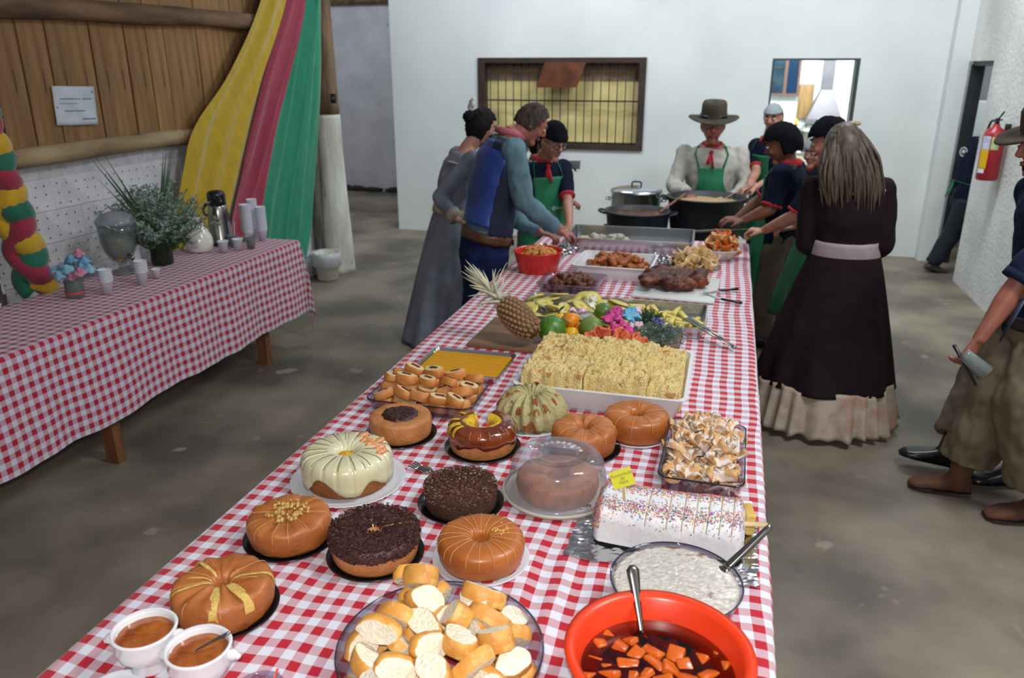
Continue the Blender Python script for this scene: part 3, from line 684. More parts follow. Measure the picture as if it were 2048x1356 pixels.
py_ = thing('posy_jar', 'small glass jar posy of blue and pink flowers at the left end', 'flower vase', (-3.325, 3.30, Z))
mesh_obj('jar', lathe([(0, 0), (.045, 0), (.048, .01), (.047, .09), (.04, .105), (.04, .115), (.037, .115), (.037, .105), (.044, .088), (.044, .006), (0, .006)], 24), m_glass, py_)
mesh_obj('moss_filling', lathe([(0, .03), (.043, .03), (.043, .085), (0, .09)], 20, lambda a, r, z, k: (r*(1+.04*ns(a*3, z*50)), z)), M('moss', '6f7a55', '4c5a3c', scale=60, rough=.9, bump=.5), py_)
mesh_obj('red_ribbon', lathe([(.0475, .02), (.0485, .022), (.0485, .03), (.0475, .032)], 24), M('ribbon_red', 'c8404a', rough=.5), py_)
rnd = random.Random(4)
fp = [((-.03, -.02, .16), m_blue), ((.03, -.05, .165), m_bl2), ((.06, .01, .16), m_blue), ((0, .02, .20), m_blue), ((.10, .02, .155), m_bl2), ((-.07, -.03, .15), m_bl2), ((.05, .05, .19), m_blue), ((.03, -.03, .125), m_pink), ((.02, .05, .225), m_pink), ((-.005, -.07, .135), m_bl2), ((.085, -.03, .15), m_pink), ((-.04, .04, .18), m_blue)]
for k, (c_, m_) in enumerate(fp): rose('flower', c_, .036, m_, py_, k, (c_[0]*3, c_[1]*3-.3, 1))
lv = [xf(sphere((.05, .007, .002), (.05, 0, 0), 8, 4), T(0, 0, .11) @ R(rnd.uniform(1.9, 4.6)) @ R(rnd.uniform(-1, .1), 'Y')) for k in range(26)]
ww = mesh_obj('sprig_leaves', join(*lv), m_dusty, py_); ww['kind'] = 'stuff'
# big plant in vase
bv = thing('leafy_bouquet', 'large bouquet of dusty green foliage and fern spikes in a glass vase', 'plant', (-3.37, 4.06, Z))
mesh_obj('vase', lathe([(0, 0), (.062, 0), (.066, .01), (.066, .15), (.07, .17), (.067, .17), (.062, .15), (.062, .008), (0, .008)], 28), m_vglass, bv)
mesh_obj('water', lathe([(0, .01), (.06, .01), (.06, .12), (0, .12)], 24), M('dark_water', '1e2a1c', '2c3a26', scale=18, rough=.2), bv)
rnd = random.Random(11); sp_, dl_, st_ = [], [], []
def sprig(base, tip, n, lw, out, rr=.6):
    p0, p1 = Vector(base), Vector(tip); d = (p1-p0)
    for i in range(n):
        t = .25+.75*i/n; p = p0.lerp(p1, t)+Vector((0, 0, -.10*t*t*0)); q = Vector((rnd.uniform(-1, 1), rnd.uniform(-1, 1), rnd.uniform(-.4, 1))).normalized()
        e = p+q*lw*rnd.uniform(.6, 1.3); s = q.cross(Vector((rnd.uniform(-1, 1), rnd.uniform(-1, 1), rnd.uniform(-1, 1)))).normalized()*lw*.16
        out.append(([p, p.lerp(e, .5)+s, e, p.lerp(e, .5)-s], [(0, 1, 2, 3)]))
for k in range(120):
    a = rnd.random()*6.28; e = rnd.uniform(.1, 1.3); L_ = rnd.uniform(.22, .40)
    tip = (L_*math.cos(a)*math.cos(e)*.95, L_*math.sin(a)*math.cos(e)*1.0, .20+L_*math.sin(e)*.85)
    sprig((tip[0]*.12, tip[1]*.12, .12), tip, 34, .040, sp_)
    st_.append(tube([(tip[0]*.12, tip[1]*.12, .08), tip], .0018, 4, False))
for k in range(34):
    a = rnd.uniform(-1.9, .6) if k % 2 else rnd.random()*6.28; L_ = rnd.uniform(.10, .20)
    tip = (L_*math.cos(a), L_*math.sin(a)*1.2, rnd.uniform(.10, .26))
    sprig((0, 0, .2), tip, 26, .045, dl_)
o_ = mesh_obj('dusty_foliage', join(*sp_), m_dusty, bv, smooth=False); o_['kind'] = 'stuff'
o_ = mesh_obj('dark_foliage', join(*dl_), m_dleaf, bv, smooth=False); o_['kind'] = 'stuff'
o_ = mesh_obj('stems', join(*st_), m_leaf, bv); o_['kind'] = 'stuff'
def blade(p0, p1, w_, mid=None, droop=0):
    p0, p1 = Vector(p0), Vector(p1); s = Vector((.3, -1, 0)).cross(p1-p0).normalized()*w_; pts = []; 
    V = []; n = 8
    for i in range(n+1):
        t = i/n; p = p0.lerp(p1, t); p.z -= droop*t*t; k = math.sin(PI*min(1, .15+.85*t))**.6*(1-t)+.02
        V += [p-s*k, p+Vector((.004, -.004, 0)), p+s*k]
    F = []
    for i in range(n): F += [(i*3, i*3+1, i*3+4, i*3+3), (i*3+1, i*3+2, i*3+5, i*3+4)]
    return V, F
sw = bv.location
for (px, py, y, wd) in ((186, 308, 3.75, .016), (196, 290, 3.70, .012), (166, 298, 3.66, .014), (190, 352, 3.72, .015), (333, 282, 4.1, .016), (327, 290, 4.08, .018), (341, 296, 4.12, .016), (347, 285, 4.16, .012), (399, 476, 4.22, .016), (395, 440, 4.2, .014)):
    q = PX(px, py, -3.40)-sw
    mesh_obj('fern_spike', blade((0, 0, .14), q, wd), m_leaf, bv)
# ------------------------------------------------------------------ buffet: ware
ZT_ = TZ+.001
m_tray = M('black_tray', '101114', rough=.22, spec=.7)
m_wplate = M('white_plastic', 'd9dbe2', rough=.35)
m_alu = M('aluminium', 'c2c4c8', rough=.25, metal=1.0, bump=.1, bscale=30)
m_foil = M('foil', 'c8cace', rough=.2, metal=1.0)
m_dishglass = GLASS('dish_glass', 'ece8ee', .03, .03, (.5, .6, .65))
m_rimglass = GLASS('rim_glass', '8088a0', .03, .25, (.2, .22, .3))
m_crust = M('cake_crust', 'b8703a', '9a5524', scale=10, rough=.45, bump=.25, bscale=90, lo=.3, hi=.7)
m_cutl = M('cut_line', 'd9a866', 'c88f4c', scale=60, rough=.8)
m_crust2 = M('pale_cake_crust', 'c0834e', 'ae6f3c', scale=20, rough=.5, bump=.35, bscale=120)
m_crumb = M('yellow_crumb', 'd8bb68', 'c7a24e', scale=60, rough=.8, bump=.5, bscale=150)
m_choc = M('chocolate', '38201a', '50302a', scale=60, rough=.3, bump=.5, bscale=120)
m_chocake = M('chocolate_cake', '4a2a1c', '3a2016', scale=60, rough=.7, bump=.6, bscale=150)
def rippled(R_, amp=.012, n=48):
    return lambda a, r, z, k: (r*(1+(amp*math.cos(a*n) if r > R_*.9 else 0)), z)
def plate(parent, R_, mat, lip=.012, name='plate', rip=0):
    p = [(0, .001), (R_*.82, .001), (R_*.90, .004), (R_, lip), (R_+.002, lip), (R_+.001, lip-.003), (R_*.92, .0), (R_*.8, -.001), (0, -.001)]
    return mesh_obj(name, lathe(p, 96 if rip else 48, rippled(R_, rip) if rip else None), mat, parent)
def ring_prof(R_, h, rh, bulge=.03, n=10, edge=.35):
    """outer foot -> side -> domed top -> hole"""
    p = [(rh*.9, .002), (R_*.93, .002), (R_*.965, .01), (R_*(1+bulge*.4), h*.55)]
    r1, r2 = R_, rh; mid = (R_+rh)/2; half = (R_-rh)/2
    for i in range(n+1):
        a = PI*i/n; p.append((mid+half*math.copysign(abs(math.cos(a))**edge, math.cos(a)) if abs(math.cos(a)) > 1e-6 else mid, h*(1-.32)+h*.32*math.sin(a)**.8))
    p += [(rh, h*.5), (rh*.85, h*.2), (rh*.9, .002)]
    return p
def wobble(seed, amp=.02, f=1.6):
    return lambda a, r, z, k: (r*(1+amp*ns(math.cos(a)*f, math.sin(a)*f, z*9+seed)), z+amp*.25*ns(math.cos(a)*f*2, math.sin(a)*f*2, r*14+seed) if z > .01 else z)
def radial_cuts(prof, n, a0=0, a1=2*PI, w=.0008, k0=2, k1=None, jit=.05, seed=1, lift=.0006):
    """thin proud crumb lines where the knife went through the crust"""
    rng = random.Random(seed); out = []; k1 = k1 or len(prof)-2
    for i in range(n):
        a = a0+(a1-a0)*(i+.5)/n+rng.uniform(-jit, jit); pts = []
        for (r, z) in prof[k0:k1]: pts.append(((r+lift*.6)*math.cos(a+.02*ns(r*30, i)), (r+lift*.6)*math.sin(a+.02*ns(r*30, i)), z+lift))
        out.append(tube(pts, w, 5))
    return join(*out)
def cake(name, label, loc, R_, h, rh, crust, platemat, pR, cuts=0, cutmat=None, seed=1, amp=.02, zoff=.004, rip=0, pname='cake_board', edge=.35, cat='cake', group=None):
    t = thing(name, label, cat, (loc[0], loc[1], ZT_), random.uniform(0, 6), group)
    plate(t, pR, platemat, .010, pname, rip)
    prof = [(r, z+zoff) for r, z in ring_prof(R_, h, rh, edge=edge)]
    mesh_obj('cake_body', lathe(prof, 72, wobble(seed, amp)), crust, t)
    if cuts:
        o = mesh_obj('cut_lines', radial_cuts(prof, cuts, seed=seed, k0=3, lift=.0012), cutmat or m_cutl, t)
    return t, prof
random.seed(21)
# cracked ring cake, bottom left
t, pf = cake('ring_cake', 'cracked golden ring cake on a black tray behind the two soup bowls', (-1.02, 1.265), .110, .080, .016, m_crust, m_tray, .118, 9, seed=3, amp=.05, edge=.55)
t.rotation_euler.z = 0
def wedge_gap(a, w0, prof, k0, k1, mat, nm, parent, lift=.0012):
    V, F = [], []
    for k, (r, z) in enumerate(prof[k0:k1]):
        ww = w0*(.4+.9*(1 if r > .05 else r/.05))*(.7+.5*ns(z*60, a*3))
        for s in (-1, 0, 1):
            aa = a+s*ww/max(r, .02)*.5; V.append(((r+lift)*math.cos(aa), (r+lift)*math.sin(aa), z+lift-(0 if s else -.0006)))
    n = k1-k0
    for k in range(n-1): F += [(k*3, k*3+1, k*3+4, k*3+3), (k*3+1, k*3+2, k*3+5, k*3+4)]
    return mesh_obj(nm, (V, F), mat, parent)
for a, w_ in ((-1.15, .022), (-.45, .026), (-2.35, .009), (2.7, .010), (.5, .012), (3.4, .007)): wedge_gap(a, w_, pf, 3, 13, m_crumb, 'crumb_crack', t)
# nut cake
t, pf = cake('ring_cake', 'golden ring cake with chopped nuts on a black tray, left of the chocolate flake cake', (-1.025, 1.560), .106, .074, .018, m_crust, m_tray, .119, 14, seed=8, amp=.03, edge=.5)
nb = join(*[sphere((.005*random.uniform(.7, 1.4),)*3, (r_*math.cos(a_), r_*math.sin(a_), .084), 6, 4, .4, 2, i) for i in range(70) for r_, a_ in [(random.uniform(.015, .055), random.random()*6.28)]])
o = mesh_obj('chopped_nuts', nb, M('nuts', 'c9a860', 'b08a45', scale=30, rough=.6), t); o['kind'] = 'stuff'
# white glazed ring cake
t = thing('glazed_ring_cake', 'large ring cake with thick white glaze and mandarin pieces on a ridged white plate', 'cake', (-1.015, 1.875, ZT_))
plate(t, .168, m_wplate, .012, 'plate', .010)
R_, h, rh = .128, .10, .028
pf = [(r, z+.004) for r, z in ring_prof(R_, h, rh, edge=.6)]
mesh_obj('cake_body', lathe(pf, 72, wobble(4, .02)), M('orange_cake', '9a5a26', '87491b', scale=30, rough=.7, bump=.5, bscale=120), t)
m_glz = M('white_glaze', 'd9d5b4', 'cdc69c', scale=12, rough=.25, coat=.4)
def glaze(a, r, z, k):
    d = .55+.38*math.sin(a*5+.8)+.35*ns(math.cos(a)*2.4, math.sin(a)*2.4, 3)      # how far it runs down the side
    if k <= 3:
        f = k/3; zz = .104*.70*(1-(1-f)*min(1, max(.12, d+.45)))
        zz = .078-(1-f)*.058*min(1, max(.15, d+.35)); rr = R_*1.014+.003
        return (rr*(1+.012*ns(math.cos(a)*3, math.sin(a)*3, f)), zz+(1-f)*.022*max(0, math.cos((a+1.25)*3.2)))
    return (r+(.003 if r > .07 else -.003), z+.004)
gp = [(R_, 0)]*4+pf[5:14]+[(rh-.001, .06)]
groove = lambda a, r, z, k: (lambda q: (q[0]*(1-.022*max(0, math.cos(a*19))**10), q[1]-.005*max(0, math.cos(a*19))**10))(glaze(a, r, z, k))
mesh_obj('glaze', lathe(gp, 160, groove), m_glz, t, solid=.003)
mesh_obj('slice_cuts', radial_cuts([(r+.004, z+.0055) for r, z in pf], 17, seed=6, w=.0010, k0=6, k1=13), M('cut_brown', '7a5a30', rough=.8), t)
mesh_obj('hole_crumbs', sphere((.034, .034, .024), (0, 0, .070), 14, 8, .5, 6, 2), M('bright_crumb', 'e0b030', 'd09a20', scale=60, rough=.8, bump=.6), t)
m_mand = M('mandarin', 'd98a52', 'e0a070', scale=30, rough=.3, coat=.5)
for k, (a, r) in enumerate(((1.0, .085), (1.25, .07), (.8, .10), (.35, .095), (.1, .105), (.5, .075), (1.5, .095))):
    mesh_obj('mandarin_piece', xf(tube(smooth_path([(-.018, 0, 0), (-.008, .008, .001), (.008, .008, .001), (.018, 0, 0)]), [.003, .006, .007, .008, .008, .008, .008, .008, .008, .007, .006, .005, .003], 8), T(r*math.cos(a), r*math.sin(a), .108) @ R(a*3+k)), m_mand, t)
# chocolate flake ring cake
t, pf = cake('chocolate_flake_cake', 'ring cake topped with shiny chocolate flakes and one open cut, on a black tray', (-.778, 1.548), .110, .070, .013, m_crust2, m_tray, .121, 0, seed=12, amp=.012, edge=.3)
t.rotation_euler.z = 0
tp = [(R_, 0)]*0
def flk(a, r, z, k):
    if k == 0: return (.1125, .048+.012*ns(math.cos(a)*5, math.sin(a)*5, 7))
    if k == 1: return (.1125, .068)
    return (r*(1+.01*ns(a*6, k)), z+.003+.003*ns(math.cos(a)*r*120, math.sin(a)*r*120, 5))
mesh_obj('chocolate_layer', lathe([(.1125, .05), (.1125, .068), (.105, .075), (.09, .078), (.07, .079), (.05, .078), (.03, .076), (.018, .068)], 90, flk), m_choc, t)
def rods(n, Rmin, Rmax, z, ln, th, seed, side=0, zs=(0, 0), tilt=.5, zf=None):
    rg = random.Random(seed); V, F = [], []
    for i in range(n):
        a = rg.random()*6.283; r = math.sqrt(rg.uniform(Rmin**2, Rmax**2))
        if i < side: r = Rmax+.001; zz = rg.uniform(*zs)
        else: zz = (zf(r) if zf else z)+rg.uniform(0, .004)
        m_ = T(r*math.cos(a), r*math.sin(a), zz) @ R(rg.random()*6.28) @ R(rg.uniform(-tilt, tilt), 'Y')
        n0 = len(V); l_ = ln*rg.uniform(.6, 1.3)
        for p in ((-l_, -th, -th), (l_, -th, -th), (l_, th, -th), (-l_, th, -th), (-l_, 0, th), (l_, 0, th)): V.append(m_ @ Vector(p))
        F += [(n0, n0+1, n0+2, n0+3), (n0, n0+4, n0+5, n0+1), (n0+3, n0+2, n0+5, n0+4), (n0, n0+3, n0+4), (n0+1, n0+5, n0+2)]
    return V, F
o = mesh_obj('chocolate_flakes', rods(2400, .016, .1125, .080, .0034, .0012, 3, 420, (.048, .08)), M('flake_dark', '44282a', '2c1714', scale=100, rough=.25, rnd=.1), t, smooth=False); o['kind'] = 'stuff'
wedge_gap(.55, .010, [(r, z+.006) for r, z in pf], 4, 13, m_crumb, 'cut_gap', t)
wedge_gap(2.2, .010, [(r*.4+.004, z+.006) for r, z in pf], 4, 13, m_crumb, 'crumb_patch', t)
# chocolate sprinkle cake (no hole)
t = thing('chocolate_sprinkle_cake', 'round dark chocolate cake covered in chocolate sprinkles on a black tray', 'cake', (-.648, 1.835, ZT_), .3)
plate(t, .120, m_tray, .012, 'cake_board')
mesh_obj('cake_body', lathe([(0, .004), (.098, .004), (.100, .015), (.100, .06), (.096, .066), (0, .068)], 64, wobble(9, .02)), m_chocake, t)
o = mesh_obj('sprinkles', rods(2600, 0, .101, .069, .0030, .0010, 5, 700, (.045, .068), .4), M('sprinkle_choc', '4a2c22', '5e3c2e', scale=200, rough=.3), t, smooth=False); o['kind'] = 'stuff'
# brown ring cake on doily (behind bread)
t, pf = cake('ring_cake', 'caramel brown ring cake with fine slice lines on a doily behind the bread bowl', (-.515, 1.600), .108, .072, .022, M('caramel_crust', 'b3682e', '9c5420', scale=9, rough=.4, coat=.1, bump=.2), m_wplate, .120, 20, seed=15, amp=.008, edge=.62, pname='doily')
mesh_obj('crumb_bits', join(*[sphere((.003, .003, .003), (random.uniform(-.05, .0), random.uniform(-.07, -.03), .076), 6, 4) for k in range(18)]), m_crumb, t)['kind'] = 'stuff'
# caramel centred cake
t, pf = cake('caramel_topped_cake', 'plain golden cake with a dark caramel pool in its centre on a black tray', (-.985, 2.205), .104, .072, .05, m_crust2, m_tray, .118, 0, seed=17, amp=.012, edge=.3)
mesh_obj('caramel_pool', lathe([(.062, .070), (.058, .080), (.04, .082), (0, .078)], 60, lambda a, r, z, k: (r*(1+.10*ns(math.cos(a)*4, math.sin(a)*4, 2)), z+.003*ns(math.cos(a)*r*150, math.sin(a)*r*150))), M('caramel_dark', '451a14', '2a0f0c', scale=40, rough=.3, bump=.6, bscale=90), t)
# dark glazed cake with a slice missing
t = thing('cut_glazed_cake', 'yellow ring cake with dark shiny glaze and a slice cut out on a black tray', 'cake', (-.692, 2.185, ZT_))
plate(t, .122, m_tray, .010, 'cake_board')
pf = [(r, z+.004) for r, z in ring_prof(.108, .090, .030, edge=.6)]
a0, a1 = 2.25, 1.45+2*PI
V, F = lathe(pf, 72, wobble(5, .015), a0, a1); m_ = 73; nprof = len(pf)
F2 = F+[tuple(k*m_ for k in range(nprof-1))[::-1], tuple(k*m_+72 for k in range(nprof-1))]
mesh_obj('cake_body', (V, F2, [0]*len(F)+[1, 1]), [m_crust2, M('cut_yellow', 'e0bc2a', 'cfa520', scale=60, rough=.8, bump=.6)], t, autosm=50)
def dg(a, r, z, k):
    if k == 0: return (.112, .045+.014*ns(math.cos(a)*3, math.sin(a)*3, 1)+.006*math.sin(a*7))
    if k == 1: return (.1125, .066)
    return (r+.002, z+.003)
mesh_obj('dark_glaze', lathe([(.112, .05), (.1125, .066)]+[(r, z) for r, z in pf[5:10]]+[(.062, .099)], 72, dg, a0+.04, a1-.04), M('glaze_dark', '5a1f0e', '8a3c12', scale=16, rough=.12, coat=.9, bump=.3, bscale=60), t, solid=.002)
mesh_obj('yellow_top', lathe([(.062, .096), (.052, .096), (.04, .09), (.034, .08), (.031, .06)], 60, lambda a, r, z, k: (r*(1+.18*ns(math.cos(a)*3, math.sin(a)*3, 4)), z+.005*ns(a*8, k)), a0+.02, a1-.02), M('cut_yellow', 'e0bc2a'), t, solid=.003)
for aa, ww in ((3.75, .022), (4.05, .014), (3.3, .016), (2.7, .014)): wedge_gap(aa, ww, [(r+.003, z+.004) for r, z in pf], 3, 10, M('cut_yellow', 'e0bc2a'), 'crumb_crack', t)
o = mesh_obj('cut_lines', radial_cuts([(r+.002, z+.003) for r, z in pf], 9, 4.5, 7.2, seed=3, k0=2, k1=9), m_crumb, t)
# two brown ring cakes at the back
t, pf = cake('ring_cake', 'tall caramel brown ring cake on a white doily in front of the crumb cake tub', (-.225, 2.415), .108, .082, .022, M('caramel_crust', 'a5571f'), m_wplate, .114, 10, seed=25, amp=.01, edge=.62, pname='doily')
t, pf = cake('ring_cake', 'brown ring cake on a black tray half hidden behind the clear cake dome', (-.375, 2.262), .104, .085, .02, m_crust, m_tray, .118, 8, seed=28, amp=.03, edge=.5)
# twisted frosted cake
t = thing('swirled_cake', 'ridged swirl cake with pale green frosting and pecans on a white doily', 'cake', (-.588, 2.425, ZT_))
plate(t, .132, m_wplate, .006, 'doily', .012)
def sw_(a, r, z, k):
    f = z/.125; q = .5+.5*math.cos(a*17+f*2.6); g_ = q**.7
    return (r*(1-.13*(1-g_)*(1 if r > .03 else .3)), z*(1-.10*(1-g_)))
m_frost = M('pistachio_frosting', 'b3ab78', '9b9166', scale=26, rough=.7, bump=.6, bscale=80, c3='8a5228', c3s=24, c3t=.60)
mesh_obj('cake_body', lathe([(.02, .004), (.118, .004), (.128, .025), (.125, .055), (.11, .085), (.08, .112), (.05, .120), (.028, .108), (.018, .085), (.016, .02)], 240, sw_), m_frost, t)
m_pecan = M('pecan', '9c4f28', '7c3a1c', scale=60, rough=.5, bump=.6)
for a, f in ((-1.75, .6), (1.6, .95), (-1.2, .95), (-.4, .8), (3.4, .5)):
    r = .118*(1-.55*max(0, f-.4)); z = .035+.075*f
    mesh_obj('pecan', xf(join(sphere((.006, .016, .005), (-.004, 0, 0), 8, 6), sphere((.006, .016, .005), (.004, 0, 0), 8, 6)), T(r*math.cos(a), r*math.sin(a), z) @ R(a+PI/2) @ R(.9, 'X')), m_pecan, t)
# domed cake box
t = thing('cake_dome', 'round cake carrier with a frosted clear lid and handle on a pale base', 'cake carrier', (-.398, 1.965, ZT_))
mesh_obj('base', lathe([(0, 0), (.140, 0), (.152, .006), (.158, .014), (.160, .02), (.156, .021), (.146, .012), (.135, .008), (0, .008)], 64), M('beige_plastic', 'bdb8a8', rough=.35), t)
m_lid = GLASS('frosted_lid', 'eeeef2', .10, .13, (.85, .85, .90), .42)
mesh_obj('lid', lathe([(.150, .016), (.150, .024), (.142, .030), (.138, .075), (.132, .105), (.122, .122), (.105, .131), (.085, .133), (.083, .129), (.04, .130), (0, .131)], 64), m_lid, t)
mesh_obj('lid_rim', lathe([(.150, .014), (.153, .018), (.153, .026), (.149, .028)], 64), m_lid, t)
mesh_obj('handle', tube(smooth_path([(-.05, .008, .131), (-.045, .006, .150), (-.015, -.004, .158), (.02, -.006, .158), (.05, .004, .150), (.055, .008, .131)]), .009, 8, flat=.6), m_lid, t)
em = []
for k in range(9):
    a = .5+k*.26; em.append(xf(sphere((.008, .010, .0012), (0, 0, 0), 8, 4, .3, 3, k), T(.066*math.cos(a), .066*math.sin(a), .1315)))
mesh_obj('embossed_fruit_marks', join(*em), M('emboss', 'b5b2a8', rough=.5), t)
t2 = thing('ring_cake', 'golden speckled ring cake under the clear dome lid', 'cake', (-.398, 1.965, ZT_+.009))
mesh_obj('cake_body', lathe(ring_prof(.118, .062, .03), 60, wobble(31, .015)), M('speckled_cake', 'b5703a', '8c5128', scale=18, rough=.6, c3='4c2c1e', c3s=90, c3t=.66), t2)

# ------------------------------------------------------------------ sprinkle log cake on foil
LC = (-.070, 1.83); la = math.radians(-1)
fo = thing('foil_tray', 'crumpled foil covered board under the white sprinkle cake', 'foil', (LC[0]-.01, LC[1]-.02, ZT_), la)
def foil(u, v):
    x = (u-.5)*.47; y = (v-.5)*.30; e = max(abs(u-.5), abs(v-.5))*2
    return (x*(1+.03*ns(v*9, 1)), y*(1+.04*ns(u*9, 2)), .003+.010*max(0, e-.75)*(1+ns(u*14, v*14)) + .006*abs(ns(u*13, v*13, 3))*(1 if e > .5 else .2))
mesh_obj('foil_sheet', grid(60, 40, foil), m_foil, fo, smooth=False, solid=.001)
lc = thing('sprinkle_log_cake', 'white frosted loaf cake covered with rainbow sprinkles and knife cuts', 'cake', (LC[0], LC[1], ZT_+.012), la)
def logp(u, v, off=0):
    # v: around the front-top-back arch, u: along
    L_ = .188; x = (u-.5)*2*L_; a = PI*v; ex = .42
    cy, cz = math.cos(a), math.sin(a)
    y = -.088*math.copysign(abs(cy)**ex, cy); z = .098*abs(cz)**.5
    e = abs(u-.5)*2; s_ = 1 if e < .88 else (1-((e-.88)/.12)**2.4*.32)
    z *= s_; y *= (1 if e < .9 else 1-((e-.9)/.1)**2*.25)
    y += -.012*math.cos((u-.4)*3.0)
    k = 1+.025*ns(u*6, v*6, 2)
    cut = 0
    for c_ in (.36, .50, .60, .68, .76, .84, .92):
        cut = max(cut, 1-abs(u-c_-.02*(v-.5))/.006)
    if v < .62 or u > .5: z -= .006*max(0, cut)
    return Vector((x, y*k, z*k+off))
gv, gf = grid(150, 40, logp)
nx1 = 151
e0 = tuple(j*nx1 for j in range(41)); e1 = tuple(j*nx1+150 for j in range(41))[::-1]
m_wf = M('white_frosting', 'e2e2e4', 'd6d6da', scale=20, rough=.5, bump=.4, bscale=40)
mesh_obj('frosting', (gv, gf+[e0, e1]), m_wf, lc)
cl = []
for c_ in (.36, .50, .60, .68, .76, .84, .92):
    cl.append(tube([logp(c_+.02*(v-.5), v, .0035) for v in [.16+.045*i for i in range(15)]], .0011, 5))
mesh_obj('knife_cuts', join(*cl), M('cut_tan', 'a88c55', rough=.8), lc)
cols = ['d23a3a', '2f6ab8', 'e2b21e', '2f9a52', 'd2508c', 'e27a22', '3a3aa0']
for ci, c_ in enumerate(cols):
    rg = random.Random(50+ci); V, F = [], []
    for i in range(640):
        u = rg.uniform(.01, .99); v = min(.95, max(.12, rg.gauss(.55, .20)))
        if v < .3 and rg.random() < .7: continue
        if i % 7 == 0: u = rg.uniform(.005, .05); v = rg.uniform(.05, .9)
        p = logp(u, v, 0); q = logp(u+.002, v, 0); s_ = logp(u, v+.01, 0); nrm = (q-p).cross(s_-p); nrm = nrm.normalized() if nrm.length > 1e-9 else Vector((0, 0, 1))
        d = Vector((rg.uniform(-1, 1), rg.uniform(-1, 1), rg.uniform(-.6, .6))); d = (d-nrm*d.dot(nrm)).normalized(); b_ = nrm.cross(d)
        c0 = p+nrm*.0010*(1 if nrm.z > -.2 else -1); l_, th_ = .0026, .0008; n0 = len(V)
        for (aa, bb, cc) in ((-l_, -th_, 0), (l_, -th_, 0), (l_, th_, 0), (-l_, th_, 0), (-l_, 0, th_), (l_, 0, th_)): V.append(c0+d*aa+b_*bb+nrm*cc)
        F += [(n0, n0+1, n0+2, n0+3), (n0, n0+4, n0+5, n0+1), (n0+3, n0+2, n0+5, n0+4), (n0, n0+3, n0+4), (n0+1, n0+5, n0+2)]
    # side end sprinkles (left face)
    for i in range(70):
        y = rg.uniform(-.08, .07); z = rg.uniform(.004, .075); n0 = len(V); a = rg.random()*3.14; c0 = Vector((-.1895, y, z)); d = Vector((0, math.cos(a), math.sin(a)))*.0026; b_ = Vector((0, -math.sin(a), math.cos(a)))*.0008
        V += [c0-d-b_, c0+d-b_, c0+d+b_, c0-d+b_, c0-d+Vector((-.0012, 0, 0)), c0+d+Vector((-.0012, 0, 0))]
        F += [(n0, n0+1, n0+2, n0+3), (n0, n0+4, n0+5, n0+1), (n0+3, n0+2, n0+5, n0+4), (n0, n0+3, n0+4), (n0+1, n0+5, n0+2)]
    o = mesh_obj('sprinkles', (V, F), M('sprinkle_'+str(ci), c_, rough=.4), lc, smooth=False); o['kind'] = 'stuff'
# cut slice and wooden spatula at its right end
sl = thing('cake_slice', 'cut yellow cake slice leaning at the right end of the sprinkle cake', 'cake slice', (.130, 1.90, ZT_+.012), .15)
mesh_obj('slice_body', box(.025, .07, .06, (0, 0, .03), .006), m_crumb, sl); mesh_obj('frosting_edge', box(.029, .014, .06, (0, .036, .031), .005), m_wf, sl); mesh_obj('jam_layer', box(.0264, .062, .008, (0, 0, .03), .001), M('jam', '8c2c1c', rough=.3), sl)
sp_ = thing('wooden_spatula', 'pale wooden cake server poking out from behind the sprinkle cake', 'spatula', (.115, 1.835, ZT_+.062), .10)
mesh_obj('handle', tube([(-.06, 0, 0), (0, 0, .002), (.06, .004, .002)], [.010, .011, .010], 10, flat=.45), M('pale_wood', 'd2b98a', 'c2a676', scale=9, rough=.6, stretch=(.4, 3, 3)), sp_)
# yellow label flag on a stick
fl = thing('name_flag', 'yellow paper flag with handwriting on a wooden stick stuck in the sprinkle cake', 'sign', (-.185, 1.79, ZT_+.094))
mesh_obj('stick', box(.0075, .0025, .085, (0, 0, .028), .001), M('pale_wood', 'd2b98a'), fl, rot=(0, -.08, 0))
fm = T(-.009, -.003, .082) @ R(-.3, 'X') @ R(-.42, 'Y')
mesh_obj('paper', xf(box(.058, .0008, .046), fm), M('yellow_paper', 'd6d42c', rough=.6), fl, smooth=False)
def flat_text(txt, size, mat, parent, mtx, name='lettering', ext=.0002, shear=.2, align='CENTER'):
    cu = bpy.data.curves.new('t', 'FONT'); cu.body = txt; cu.size = size; cu.extrude = ext; cu.align_x = align; cu.align_y = 'CENTER'; cu.shear = shear; cu.space_line = .8
    o = bpy.data.objects.new('t', cu)
    me = evaluated_mesh(o); bpy.data.objects.remove(o)
    me.transform(mtx); me.materials.clear(); me.materials.append(mat)
    q = bpy.data.objects.new(name, me); C.objects.link(q); q.parent = parent; return q
flat_text('Rocambole\nde\nNata', .0125, M('pen_ink', '7c7f3a', rough=.6), fl, fm @ T(0, -.0006, 0) @ R(PI/2, 'X'), 'handwriting')

